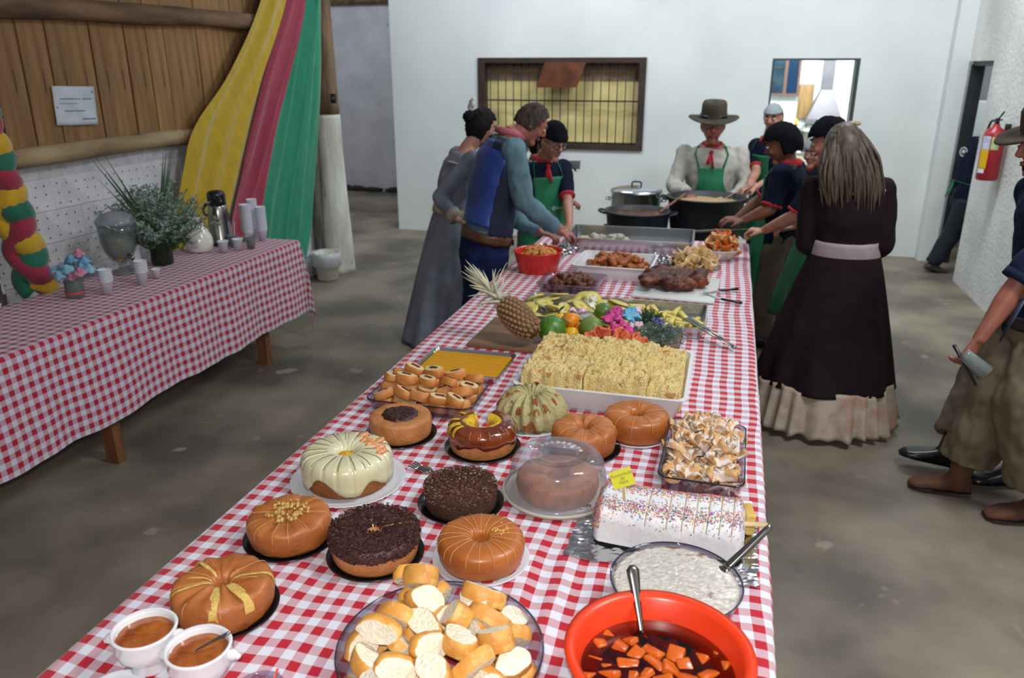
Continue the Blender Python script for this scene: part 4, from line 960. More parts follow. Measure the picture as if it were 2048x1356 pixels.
# ------------------------------------------------------------------ bowls at the front
def bowl_prof(R_, h, foot, th, lip=0):
    o_ = [(0, 0), (foot, 0)]; n = 8
    for i in range(1, n+1):
        t_ = i/n; o_.append((foot+(R_-foot)*math.sin(t_*PI/2)**.8, h*t_**1.35))
    o_ += [(R_+lip, h), (R_+lip, h+.003), (R_-th, h+.002)]
    for i in range(n, 0, -1):
        t_ = i/n; o_.append((max(.002, foot+(R_-foot)*math.sin(t_*PI/2)**.8-th), h*t_**1.35+ (th if t_ < .2 else 0)))
    o_.append((0, th)); return o_
BW = (-.467, 1.180)
t = thing('glass_bowl', 'wide clear glass bowl holding the sliced bread', 'bowl', (BW[0], BW[1], ZT_))
mesh_obj('bowl_wall', lathe(bowl_prof(.203, .092, .12, .004), 72), m_dishglass, t)
mesh_obj('rim', lathe([(.2005, .092), (.203, .0945), (.2045, .093), (.203, .090)], 72), m_rimglass, t)
m_bcr = M('bread_crust', 'dea24c', 'c8843a', scale=22, rough=.5, bump=.2, bscale=60, rnd=.12, c3='dcae66', c3s=30, c3t=.55)
m_bcb = M('bread_crumb', 'f0e8d4', 'e4dabf', scale=60, rough=.9, bump=.6, bscale=140)
def slice_vf(rx, ry, th, seed, sk=.0):
    n = 22; V = []; F = []
    prof = [(-th/2, .93), (-th/2+.003, .99), (0, 1.03), (th/2-.003, .99), (th/2, .93)]
    for (y, s_) in prof:
        for i in range(n):
            a = 2*PI*i/n; k = s_*(1+.16*ns(math.cos(a)*1.6, math.sin(a)*1.6, seed*3.1)+.05*ns(a*4, y*60, seed)); bot = .82 if math.sin(a) < 0 else 1
            V.append((rx*k*math.cos(a), y+sk*math.cos(a), ry*k*math.sin(a)*bot))
    for k in range(4):
        for i in range(n): F.append((k*n+i, k*n+(i+1) % n, (k+1)*n+(i+1) % n, (k+1)*n+i))
    return (V, F), [V[i] for i in range(n)], [V[4*n+i] for i in range(n)]
def face_vf(loop, y, seed, bulge):
    c = sum((Vector(p) for p in loop), Vector())/len(loop); n = len(loop); V = []; F = []
    for ring, s_ in enumerate((1, .7, .35)):
        for p in loop:
            q = c.lerp(Vector(p), s_); q.y += bulge*(1-s_)+(.002*ns(q.x*80, q.z*80, seed) if s_ < 1 else 0); V.append(q)
    V.append(c+Vector((0, bulge, 0)))
    for r in range(2):
        for i in range(n): F.append((r*n+i, r*n+(i+1) % n, (r+1)*n+(i+1) % n, (r+1)*n+i))
    for i in range(n): F.append((2*n+i, 2*n+(i+1) % n, 3*n))
    return V, F
def proto_slice(name, rx, ry, th, seed, label, cat, group, mc, mb, sk=.0, filling=None):
    t = thing(name, label, cat, group=group); s_, a, b = slice_vf(rx, ry, th, seed, sk)
    mesh_obj('crust', s_, mc, t)
    mesh_obj('crumb', join(face_vf(a, 0, seed, -.001), face_vf(b, 0, seed+3, .001)), mb, t)
    if filling: mesh_obj('guava_filling', box(*filling, bev=.002), M('guava', '6e1c16', '54120f', scale=30, rough=.25), t)
    return t
def copies(protos, places):
    used = [False]*len(protos); out = []
    for i, (loc, rot) in enumerate(places):
        k = i % len(protos)
        if used[k]: o = copy_tree(protos[k])
        else: o = protos[k]; used[k] = True
        o.location = loc; o.rotation_euler = rot; out.append(o)
    return out
pr_ = [proto_slice('bread_slice', .043*s1, .030*s2, th_*1.02, k, 'chunky slice of crusty white bread heaped in the glass bowl', 'bread', 'bread slices in the glass bowl', m_bcr, m_bcb, sk_) for k, (s1, s2, th_, sk_) in enumerate(((1, 1, .034, 0), (1.1, 1.05, .028, .006), (.9, 1, .04, 0), (1.05, .95, .032, -.006), (.95, 1.1, .026, .004)))]
rg = random.Random(14); pls = []
for (n, rr, z) in ((13, .150, .040), (8, .085, .045), (14, .152, .080), (8, .085, .088), (9, .115, .116), (4, .045, .126)):
    for i in range(n):
        a = 2*PI*i/n+rg.uniform(-.15, .15)+rr*30; r = rr+rg.uniform(-.01, .01)
        pls.append(((BW[0]+r*math.cos(a), BW[1]+r*math.sin(a), ZT_+z+rg.uniform(-.006, .006)), (rg.choice([-1, 1])*rg.uniform(.2, 1.35), rg.uniform(-.6, .6), rg.uniform(-1.3, 1.3))))
pls += [((BW[0]-.115, BW[1]+.155, ZT_+.125), (.5, .3, .4)), ((BW[0]-.09, BW[1]+.135, ZT_+.14), (.7, 0, .2)), ((BW[0]+.05, BW[1]+.13, ZT_+.125), (.95, .1, .1))]
copies(pr_, pls)
# orange bowl with pumpkin cubes in syrup
OB = (-.048, 1.222)
t = thing('orange_bowl', 'large bright orange plastic bowl at the front right corner', 'bowl', (OB[0], OB[1], ZT_))
m_or = M('orange_plastic', 'e03c18', rough=.32)
mesh_obj('bowl_wall', lathe([(0, 0), (.105, 0), (.118, .01), (.145, .07), (.158, .125), (.163, .137), (.176, .138), (.177, .143), (.164, .144), (.154, .136), (.141, .075), (.112, .014), (0, .008)], 72), m_or, t)
sy_ = mesh_obj('pumpkin_syrup', lathe([(0, .092), (.05, .092), (.10, .092), (.1475, .092), (.1465, .088), (.113, .016), (0, .011)], 48), GLASS('syrup', 'a03c0c', .04, .12, (.12, .02, .01), .6), loc=(OB[0], OB[1], ZT_))
tag(sy_, 'dark reddish syrup filling the orange bowl', 'syrup')
m_pum = M('pumpkin', 'cc621c', 'b04c10', scale=26, rough=.25, coat=.2, bump=.12, bscale=40)
def chunk(sx, sy, sz, seed, bev=.004, amp=.004):
    v, f = box(sx, sy, sz, bev=bev, seg=2)
    return [(x+amp*ns(x*60, y*60, z*60+seed), y+amp*ns(x*60+9, y*60, z*60+seed), z+amp*ns(x*60, y*60+5, z*60+seed)) for x, y, z in v], f
def proto_mesh(name, vf, mat, label, cat, group): return tag(mesh_obj(name, vf, mat), label, cat, group)
pm_ = [proto_mesh('pumpkin_cube', chunk(.033*a, .028*b, .027*c, k), m_pum, 'orange candied pumpkin cube in dark syrup in the orange bowl', 'pumpkin', 'pumpkin cubes in syrup') for k, (a, b, c) in enumerate(((1, 1, 1), (1.2, .9, 1), (.9, 1.1, 1), (1.1, 1.2, .9), (1.3, .8, .8)))]
rg = random.Random(5); pls = []
for (n, rr, z) in ((19, .124, .074), (15, .092, .080), (10, .056, .083), (4, .022, .083), (16, .108, .060), (10, .06, .062)):
    for i in range(n):
        a = 2*PI*i/n+rg.uniform(-.12, .12)+rr*20; r = rr+rg.uniform(-.006, .006)
        if z > .073 and .9 < a % 6.28 < 2.1 and r > .07: continue
        pls.append(((OB[0]+r*math.cos(a), OB[1]+r*math.sin(a), ZT_+z+rg.uniform(-.004, .006)), (rg.uniform(-.5, .5), rg.uniform(-.5, .5), rg.uniform(0, 6.28))))
copies(pm_, pls)
# spoon in orange bowl: handle up toward the rice bowl
def handle_spoon(name, label, p0, p1, w0, w1, mat, bowl=True, cat='spoon', th=.0016):
    p0, p1 = Vector(p0), Vector(p1); t = thing(name, label, cat, p0)
    d = p1-p0; L_ = d.length; n = 14; V, F = [], []
    ax = d.normalized(); s = ax.cross(Vector((0, 0, 1))).normalized(); up = s.cross(ax)
    for i in range(n+1):
        f = i/n; ww = w0+(w1-w0)*f**1.5
        if f > .93: ww *= .75
        if f > .985: ww *= .5
        c = d*f
        for (a, b) in ((-1, 0), (-.45, 1), (.45, 1), (1, 0), (.45, -.6), (-.45, -.6)): V.append(c+s*ww*a+up*th*(1.2+f)*b)
    for i in range(n):
        for k in range(6): F.append((i*6+k, i*6+(k+1) % 6, (i+1)*6+(k+1) % 6, (i+1)*6+k))
    F += [tuple(range(6))[::-1], tuple(n*6+k for k in range(6))]
    mesh_obj('handle', (V, F), mat, t)
    if bowl:
        q = ax.to_track_quat('X', 'Z').to_matrix().to_4x4()
        mesh_obj('spoon_bowl', xf(sphere((.034, .021, .007), (0, 0, 0), 16, 8), T(*(-ax*.03)) @ q), mat, t)
    return t
e_ = PZ(1264, 1130, TZ+.185); b_ = PZ(1284, 1268, TZ+.088)
handle_spoon('serving_spoon', 'steel spoon standing in the pumpkin syrup of the orange bowl', b_, e_, .0055, .0150, m_steel)
# rice pudding bowl
RP = (-.034, 1.512)
t = thing('glass_bowl', 'clear glass bowl full of rice pudding dusted with cinnamon', 'bowl', (RP[0], RP[1], ZT_))
mesh_obj('bowl_wall', lathe([(0, 0), (.09, 0), (.105, .008), (.130, .05), (.1435, .092), (.146, .096), (.143, .098), (.140, .092), (.127, .052), (.102, .012), (0, .005)], 64), m_dishglass, t)
mesh_obj('rim', lathe([(.1415, .094), (.143, .0975), (.1455, .096), (.1435, .0935)], 64), m_rimglass, t)
m_rice = M('rice_pudding', 'b8b1a6', 'cfc9c0', scale=70, rough=.25, coat=.4, bump=.7, bscale=90, c3='8c5f44', c3s=11, c3t=.60)
def rp(a, r, z, k): return (r, z+(.0022*ns(math.cos(a)*r*110, math.sin(a)*r*110, 2) if z > .07 else 0))
o = mesh_obj('rice_pudding', lathe([(0, .006), (.10, .01), (.125, .052), (.1375, .088)]+[(r*.01, .088) for r in range(13, -1, -1)], 90, rp), m_rice, loc=(RP[0], RP[1], ZT_)); tag(o, 'creamy rice pudding with cinnamon in the glass bowl', 'pudding')
handle_spoon('ladle', 'steel serving spoon resting on the rim of the rice pudding bowl', PZ(1452, 1135, TZ+.092), PZ(1543, 1052, TZ+.175), .0125, .0085, m_steel, th=.004)
# lion head soup bowls
def soup_bowl(loc, label, rz, lid):
    t = thing('soup_bowl', label, 'bowl', (loc[0], loc[1], ZT_), rz)
    m_p = M('porcelain', 'dfe0e4', rough=.12, coat=.6)
    mesh_obj('bowl_wall', lathe([(0, .0), (.034, .0), (.038, .006), (.032, .02), (.04, .028), (.056, .045), (.062, .065), (.060, .085), (.063, .092), (.060, .095), (.056, .088), (.056, .066), (.05, .05), (.03, .035), (0, .032)], 48), m_p, t)
    for s in (-1, 1):
        mesh_obj('lion_head_knob', join(sphere((.013, .012, .012), (s*.066, 0, .074), 12, 8), sphere((.008, .008, .007), (s*.075, 0, .071), 10, 6)), m_p, t)
    mesh_obj('rim', lathe([(.058, .094), (.0615, .0965), (.0645, .093)], 48), m_p, t)
    q = mesh_obj('pumpkin_jam', lathe([(.0565, .078), (.03, .079), (0, .079)], 40, lambda a, r, z, k: (r, z+.0015*ns(a*4, r*60))), M('amber_syrup', 'b5651a', '7c3410', scale=22, rough=.1, coat=.8), loc=(loc[0], loc[1], ZT_)); return t, q
t, q = soup_bowl((-1.063, 1.068), 'white porcelain soup bowl of amber syrup, the left one of two', .35, 0); tag(q, 'amber syrup in the left porcelain bowl', 'syrup')
t, q = soup_bowl((-.925, 1.052), 'white porcelain soup bowl of amber syrup, the right one of two', .25, 0); tag(q, 'amber syrup with crumbs in the right porcelain bowl', 'syrup')
handle_spoon('teaspoon', 'small steel spoon lying in the right porcelain bowl', (-.93, 1.048, ZT_+.085), (-.872, 1.085, ZT_+.112), .003, .004, m_steel, False)
t = thing('saucer', 'white saucer with wavy edge under the soup bowls at the bottom edge', 'saucer', (-1.08, .985, ZT_)); plate(t, .055, m_wplate, .008, 'saucer_body', .02)
t = thing('plastic_cup', 'clear plastic cup lying near the bottom edge beside the soup bowls', 'cup', (-.775, 1.02, ZT_))
m_clr = GLASS('clear_cup', 'e6e0ea', .06, .12, (.7, .65, .72))
mesh_obj('cup_wall', lathe([(0, .004), (.030, .004), (.033, .01), (.043, .05), (.045, .055), (.048, .055), (.044, .05), (.034, .0), (0, 0)], 40), m_clr, t)
mesh_obj('cup_rings', join(*[lathe([(r_-.001, z_), (r_+.001, z_+.002), (r_-.001, z_+.004)], 40) for r_, z_ in ((.037, .02), (.04, .032), (.043, .045))]), m_clr, t)
t = thing('red_stirrer', 'small red plastic spoon handle in the clear plastic cup', 'spoon', (-.765, 1.01, ZT_+.006))
mesh_obj('handle', tube([(0, 0, 0), (.022, .03, .085)], [.003, .0045], 6, flat=.4), M('red_plastic', 'd8392c', rough=.3), t); mesh_obj('spoon_bowl', sphere((.007, .006, .003), (-.0, 0, .003), 10, 6), M('red_plastic', 'd8392c'), t)

# fork (serving spork)
f0 = PZ(822, 928, TZ+.01); f1 = PZ(945, 962, TZ+.01)
t = handle_spoon('serving_fork', 'steel serving fork lying between the white glazed and chocolate cakes', PZ(862, 942, TZ+.009), (-.665, 1.945, TZ+.012), .0035, .007, m_steel, False, 'fork')
d = (Vector(t.location)-Vector((-.665, 1.945, TZ+.012))).normalized(); ang = math.atan2(d.y, d.x)
fk = join(xf(sphere((.028, .019, .005), (.024, 0, 0), 16, 8), Matrix()), *[tube([(.04, y_, 0), (.075, y_*1.15, .004)], [.0032, .0018], 6) for y_ in (-.013, -.0045, .0045, .013)])
mesh_obj('fork_head', xf(fk, R(ang)), m_steel, t)

# ------------------------------------------------------------------ rectangular dishes
def rrect(hx, hy, r, n=6):
    pts = []
    for (cx, cy, a0) in ((hx-r, hy-r, 0), (-hx+r, hy-r, PI/2), (-hx+r, -hy+r, PI), (hx-r, -hy+r, 3*PI/2)):
        for i in range(n+1): a = a0+PI/2*i/n; pts.append((cx+r*math.cos(a), cy+r*math.sin(a)))
    return pts
def dish(levels, n=6):
    """levels: (hx, hy, corner radius, z) from outside bottom round the lip to the inside bottom"""
    V, F = [], []; m_ = 4*(n+1)
    for (hx, hy, r, z) in levels: V += [(x, y, z) for x, y in rrect(hx, hy, r, n)]
    for k in range(len(levels)-1):
        for i in range(m_): F.append((k*m_+i, k*m_+(i+1) % m_, (k+1)*m_+(i+1) % m_, (k+1)*m_+i))
    F.append(tuple(range(m_))[::-1]); F.append(tuple((len(levels)-1)*m_+i for i in range(m_)))
    return V, F
def open_dish(name, label, loc, rz, hx, hy, h, th, mat, taper=.88, r=.03, lip=.006, rimmat=None, cat='dish'):
    t = thing(name, label, cat, (loc[0], loc[1], ZT_), rz)
    k = taper
    mesh_obj('dish_body', dish([(hx*k, hy*k, r, 0), (hx*k+.004, hy*k+.004, r, .004), (hx-lip, hy-lip, r, h-.004), (hx, hy, r, h-.003), (hx, hy, r, h), (hx-lip-th, hy-lip-th, r, h), (hx*k-th, hy*k-th, r, th+.002), (hx*k-th-.006, hy*k-th-.006, r, th)]), mat, t, autosm=60)
    if rimmat:
        mesh_obj('rim', dish([(hx-.003, hy-.003, r, h), (hx+.0005, hy+.0005, r, h-.001), (hx+.0005, hy+.0005, r, h+.001), (hx-.003, hy-.003, r, h+.002)])[0:1]+((lambda q: [f for f in q[1] if len(f) == 4],)[0](dish([(hx-.003, hy-.003, r, h), (hx+.0005, hy+.0005, r, h-.001), (hx+.0005, hy+.0005, r, h+.001), (hx-.003, hy-.003, r, h+.002)])),), rimmat, t)
    return t
# glass dish with filled rolls
RD = (-.985, 2.475); ra = .02
open_dish('glass_dish', 'rectangular clear glass dish under the filled roll slices', RD, ra, .198, .140, .052, .004, m_dishglass, .90, .04, .005, m_rimglass)
m_rcr = M('roll_crust', 'c98444', 'b26c30', scale=18, rough=.5, bump=.2, rnd=.08)
m_rcb = M('roll_crumb', 'dccb96', 'cdb980', scale=50, rough=.8, bump=.4)
pr_ = [proto_slice('roll_slice', .040*s1, .026, th_, k+9, 'slice of sweet roll with dark guava filling piled in the glass dish', 'roll', 'filled roll slices in the glass dish', m_rcr, m_rcb, 0, (.034, th_+.007, .013)) for k, (s1, th_) in enumerate(((1, .030), (1.08, .034), (.92, .028)))]
rg = random.Random(8); pls = []
for lay, (nx_, ny_, z) in enumerate(((5, 4, .030), (5, 4, .066), (3, 2, .100))):
    for i in range(nx_):
        for j in range(ny_):
            x = (-.5+(i+.5)/nx_)*(.34 if lay < 2 else .24)+rg.uniform(-.008, .008); y = (-.5+(j+.5)/ny_)*(.245 if lay < 2 else .16)+rg.uniform(-.008, .008)+(.015 if lay == 2 else 0)
            p = T(RD[0], RD[1], ZT_+z+rg.uniform(-.005, .005)) @ R(ra) @ Vector((x, y, 0))
            pls.append((tuple(p), (PI/2-.15+rg.uniform(-.5, .35), rg.uniform(-.35, .35), rg.uniform(-.6, .6)+(PI if rg.random() < .5 else 0)*0)))
copies(pr_, pls)
# metal tray with custard squares
CT = (-.972, 2.845)
open_dish('baking_tray', 'shallow aluminium baking tray with yellow custard squares', CT, .0, .184, .140, .030, .0015, m_alu, .93, .02, .004, cat='tray')
tt = thing('custard_slab', 'yellow custard cut into small squares in the aluminium tray', 'custard', (CT[0], CT[1], ZT_+.006))
m_cus = M('custard', 'cf9410', 'c2860c', scale=9, rough=.6, spec=.2)
cpc = mesh_obj('custard_piece', box(.0325, .0335, .013, bev=.0012, seg=1), m_cus, tt, smooth=False)
mesh_obj('custard_base', bx(-.164, .164, -.122, .122, -.004, .004), M('custard_line', 'd8a83c', rough=.6), tt, smooth=False)
nx_, ny_ = 10, 7
for i in range(nx_):
    for j in range(ny_):
        o = cpc if i == j == 0 else cpc.copy()
        if not (i == j == 0): C.objects.link(o); o.parent = tt
        o.location = ((-.5+(i+.5)/nx_)*.332, (-.5+(j+.5)/ny_)*.242, .009+random.uniform(-.0006, .0006))
# white tub with crumb cake
CB = (-.380, 2.80)
open_dish('white_tub', 'big white plastic tub heaped with crumb cake', CB, -.0, .312, .268, .085, .004, M('tub_plastic', 'd8d8da', rough=.3), .87, .035, .010, cat='tub')
ccg = thing('crumb_cake', 'mound of yellow crumb cake pieces with cinnamon streaks in the white tub', 'cake', (CB[0], CB[1], ZT_+.012))
m_crm = M('crumb_topping', 'e3cc90', 'd4b66e', scale=30, rough=.9, bump=1.0, bscale=140, c3='bb8650', c3s=20, c3t=.62)
for i in range(5):
    for j in range(4):
        x0, y0 = (-.5+(i+.5)/5)*.565, (-.5+(j+.5)/4)*.47
        hz = .120+.024*ns(i*1.7+3, j*1.3)-(.012 if j > 2 else 0)-(.022 if i == 4 else 0)+(.008 if i in (1, 2) else 0)
        def f(u, v, x0=x0, y0=y0, hz=hz, i=i, j=j):
            a, b = u*2-1, v*2-1; e = max(abs(a), abs(b)); X = x0+a*.0615+.010*ns(y0*9+i, x0*5); Y = y0+b*.0635+.010*ns(x0*9, j)
            X += .008*ns(b*2, i, j); Y += .008*ns(a*2, j, i)
            fall = 1-max(0, e-.84)**1.5*(2.6 if (i in (0, 4) and abs(a) > .8) or (j in (0, 3) and abs(b) > .8) else 1.6)
            bump_ = .014*ns(X*22, Y*22, 1)+.009*ns(X*70, Y*70, 4)+.006*ns(X*160, Y*160, 9)
            z = hz*max(.1, fall)+bump_
            if e > .99: z = .02
            return (X, Y, z)
        mesh_obj('cake_piece', grid(36, 36, f), m_crm, ccg, rot=(0, 0, 0))
# glass dish with sugared pastry
PD = (.003, 2.245); pa = -.02
open_dish('glass_dish', 'rectangular clear glass dish heaped with sugared fried pastry', PD, pa, .122, .212, .058, .004, m_dishglass, .88, .035, .005, m_rimglass)
m_pas = M('sugared_pastry', 'd2a874', 'bd8a52', scale=20, rough=.6, bump=.3, c3='d9ccc4', c3s=34, c3t=.50, rnd=.06)
def pastry_vf(seed, L_=.04, W_=.018):
    def f(u, v):
        x = (u-.5)*2*L_; y = (v-.5)*2*W_; return (x, y*(1+.3*ns(u*3, seed))+.006*math.sin(u*5+seed), .010*math.sin(u*6+seed)+.008*math.cos(v*5+u*4+seed*2)+.004*ns(u*8, v*8, seed))
    return grid(12, 6, f)
pp_ = []
for k in range(4):
    o = mesh_obj('pastry_strip', pastry_vf(k*1.7, .030+.007*(k % 3), .013+.003*(k % 2)), m_pas, solid=.006); pp_.append(tag(o, 'twisted strip of fried pastry dusted with sugar in the glass dish', 'pastry', 'sugared pastry strips'))
rg = random.Random(6); pls = []
for (n, z, sc) in ((36, .02, 1.0), (38, .046, 1.02), (36, .070, .98), (28, .094, .78), (14, .115, .52)):
    for i in range(n):
        x = rg.uniform(-.092, .092)*sc; y = rg.uniform(-.175, .175)*sc+(.01 if z > .08 else 0)
        pls.append(((PD[0]+x, PD[1]+y, ZT_+z+rg.uniform(-.008, .008)), (rg.uniform(-.7, .7), rg.uniform(-.6, .6), rg.uniform(0, 6.28))))
copies(pp_, pls)
# ------------------------------------------------------------------ fruit board
fb = mesh_obj('wooden_board', box(.90, .40, .022, bev=.006), M('board_wood_brown', '8a6a4e', '6e523a', scale=5, rough=.6, stretch=(.6, 5, 5)), loc=(-.590, 3.275, ZT_+.011), rot=(0, 0, -.03)); tag(fb, 'long brown wooden board carrying the pineapple, fruit and flowers', 'board')
BZ = ZT_+.022
b0 = PZ(1064, 664, BZ+.068); b1 = PY(1004, 603, b0.y+.08)
ax = (b1-b0).normalized(); plen = (b1-b0).length
pn = thing('pineapple', 'whole ripe pineapple with pale spiky crown lying on the wooden board', 'pineapple', b0)
q = ax.to_track_quat('Z', 'Y').to_matrix().to_4x4()
Lp = .225; Rp = .062
V, F = sphere((Rp, Rp, Lp/2), (0, 0, Lp/2-.02), 48, 30, p=.9)
mesh_obj('flesh_body', xf((V, F), q), M('pineapple_skin', '4e3420', '6b4a28', scale=40, rough=.6), pn)
m_eye = M('pineapple_eye', '6e4c2e', 'a2805a', scale=90, rough=.55, bump=.4)
ey = mesh_obj('scale', join(mi(sphere((.0105, .0115, .0062), (0, 0, 0), 8, 5), 0), mi(sphere((.003, .004, .006), (0, 0, .003), 6, 4), 0)), m_eye, pn); n_e = 0
for row in range(11):
    f = (row+.6)/11.6; zz = -.02+Lp*f; rr = Rp*math.sqrt(max(.05, 1-(2*f-1)**2.0))**.75; cnt_ = max(6, int(2*PI*rr/.0225))
    for i in range(cnt_):
        a = 2*PI*(i+.5*(row % 2))/cnt_+row*.08; nrm = Vector((math.cos(a), math.sin(a), 1.1*(2*f-1)**3))
        m_ = q @ T(rr*math.cos(a), rr*math.sin(a), zz) @ nrm.to_track_quat('Z', 'Y').to_matrix().to_4x4()
        o = ey if n_e == 0 else ey.copy()
        if n_e: C.objects.link(o); o.parent = pn
        o.matrix_local = m_; n_e += 1
m_crown = M('pineapple_crown', 'a9b096', 'd4d0b2', scale=14, rough=.7)
def leaf_vf(L_, w_, curl):
    V, F = [], []; n = 7
    for i in range(n+1):
        t = i/n; ww = w_*(1-t)**.8+.0004; x = L_*t; z = curl*t*t*L_; V += [(x, -ww, z+ww*.35), (x, 0, z), (x, ww, z+ww*.35)]
    for i in range(n): F += [(i*3, i*3+1, i*3+4, i*3+3), (i*3+1, i*3+2, i*3+5, i*3+4)]
    return V, F
rg = random.Random(3); fan = []
for k in range(46):
    f = k/46; a = k*2.4; tilt = 1.35-.75*(1-f)+rg.uniform(-.1, .1); base = Lp-.03+.15*f
    m_ = q @ T(.012*math.cos(a)*(1-f), .012*math.sin(a)*(1-f), base) @ R(a) @ R(-tilt, 'Y')
    o = mesh_obj('crown_leaf', xf(leaf_vf(rg.uniform(.09, .15), .011, -.35 if f < .5 else .15), m_), m_crown, pn, solid=.0012)
def fruit(name, label, px, py, r, mat, sq=1.0, cat='fruit', stem=None, z=None):
    c = PZ(px, py, (z or BZ+r*sq)); t = thing(name, label, cat, c)
    mesh_obj('fruit_body', sphere((r, r, r*sq), (0, 0, 0), 32, 20, .03, 1.5, px % 7), mat, t)
    if stem: mesh_obj('stem_button', sphere((.006, .006, .003), (0, 0, r*sq), 8, 5), stem, t)
    return t
m_avo = M('avocado_skin', '3c6a1e', '4f7e2a', scale=60, rough=.35, bump=.2, bscale=120)
m_orng = M('orange_peel', 'e08a12', 'd87a0c', scale=50, rough=.35, bump=.15, bscale=120); m_lem = M('yellow_peel', 'e0a818', 'd49c10', scale=50, rough=.3)
m_papaya = M('green_fruit', '6f8a3a', '5a7530', scale=10, rough=.45)
fruit('green_melon', 'large round glossy green fruit in front of the pineapple', 1104, 658, .062, m_avo, .98, stem=m_leaf)
fruit('tangerine', 'small yellow tangerine right of the big green fruit, front one', 1142, 667, .034, m_lem, .9, stem=m_leaf)
fruit('tangerine', 'orange tangerine stacked on others behind the yellow one', 1141, 640, .040, m_orng, .88, stem=m_leaf, z=BZ+.075)
fruit('tangerine', 'yellow tangerine peeking out behind the big green fruit', 1118, 640, .036, m_lem, .88, stem=m_leaf, z=BZ+.06)
fruit('tangerine', 'orange tangerine low down behind the yellow front one', 1150, 655, .034, m_orng, .9, stem=m_leaf)
fruit('green_papaya', 'pale green papaya in the middle of the fruit display', 1183, 655, .056, m_papaya, .85)
fruit('lime', 'small green fruit behind the papaya near the pale lilies', 1207, 622, .044, M('lime_skin', '5c7a2c', '48661f', scale=20, rough=.35), .9, z=BZ+.06)
m_dl = M('citrus_leaf', '1f4a24', '2d5c2a', scale=20, rough=.4)
for k, (px, py) in enumerate(((1122, 618), (1146, 630), (1131, 640), (1087, 618))):
    c = PZ(px, py, BZ+.10); o = mesh_obj('citrus_leaf', xf(sphere((.024, .011, .0022), (0, 0, 0), 10, 6), R(k*1.3+.6) @ R(-.7, 'Y')), m_dl, loc=c)
    tag(o, ['dark green leaf over the pile of tangerines', 'dark leaf on the orange tangerine', 'dark leaf between two tangerines', 'upright dark leaf behind the big green fruit'][k], 'leaf')
mg, mc, mor_, mlil = M('petal_magenta', 'b82a78', 'cc4a90', scale=50, rough=.6), M('petal_coral', 'e08058', 'd4603e', scale=40, rough=.6), M('petal_blush', 'dcb0c0', 'e6c8d2', scale=40, rough=.6), M('petal_cream', 'e4e2d0', 'cfd4b0', scale=40, rough=.6)
m_b3 = M('petal_sky', '4f9cc4', '7fbcd8', scale=50, rough=.6)
def blooms(name, cat, pts, mats, r, group, labels):
    for k, (px, py, z) in enumerate(pts):
        c = PZ(px, py, BZ+z); t = thing(name, labels[k] if isinstance(labels, list) else labels, cat, c, k, group)
        rose('petals', (0, 0, 0), r*(1+.12*((k*7) % 3-1)), mats[k % len(mats)], t, k, (.2*math.sin(k), -.7, 1))
        mesh_obj('flower_heart', sphere((r*.2, r*.2, r*.15), (0, -.2*r, r*.45), 8, 5), M('flower_heart', 'c9a080', rough=.7), t)
blooms('magenta_flower', 'flower', [(1222, 628, .09), (1236, 622, .10), (1215, 640, .08), (1238, 640, .085), (1246, 652, .07), (1230, 657, .06), (1255, 660, .06)], [mg], .033, 'magenta flowers beside the papaya', 'magenta ruffled flower in the cluster right of the papaya')
blooms('blue_flower', 'flower', [(1252, 626, .09), (1265, 622, .09), (1258, 636, .085), (1273, 634, .075)], [m_b3], .033, 'blue flowers beside the magenta ones', 'light blue ruffled flower right of the magenta cluster')
blooms('blush_flower', 'flower', [(1262, 649, .06), (1279, 650, .06), (1275, 620, .09), (1145, 621, .10), (1165, 623, .09)], [mor_], .026, None, ['pale pink flower below the blue ones, left one', 'pale pink flower below the blue ones, right one', 'pale pink flower above right of the blue ones', 'pale pink flower behind the tangerines', 'small pink flower between tangerines and lime'])
blooms('pale_lily', 'flower', [(1176, 600, .10), (1188, 597, .11), (1183, 612, .09)], [mlil], .024, 'pale lilies at the tray edge', 'cream white lily standing behind the fruit')
rg = random.Random(2)
def cupflower(r, h): return lathe([(.001, 0), (r*.45, h*.25), (r*.85, h*.75), (r, h), (r*1.12, h*1.02)], 18, lambda a, rr, z, k: (rr*(1+.14*math.cos(a*5)*(k/4)), z+.003*math.sin(a*5)*k/4))
for k, (px, py, z) in enumerate([(1182, 678, .03), (1191, 670, .035), (1204, 668, .04), (1213, 672, .035), (1220, 676, .03), (1228, 668, .04), (1240, 672, .04), (1232, 684, .02), (1246, 690, .015), (1254, 682, .025), (1262, 688, .015), (1270, 682, .02), (1276, 690, .01), (1240, 696, .008), (1256, 697, .006), (1226, 690, .012), (1248, 674, .04), (1286, 692, .008)]):
    c = PZ(px, py, BZ+z); t = thing('coral_flower', 'coral orange trumpet flower in the row along the front of the board', 'flower', c, k*1.1, 'coral flowers on the wooden board')
    o = mesh_obj('petals', xf(cupflower(.026, .026), R(rg.uniform(.3, .9), 'X')), mc, t, solid=.0015); mesh_obj('flower_heart', sphere((.004, .004, .004), (0, -.006, .012), 8, 5), M('dark_heart', '6e2418', rough=.7), t)
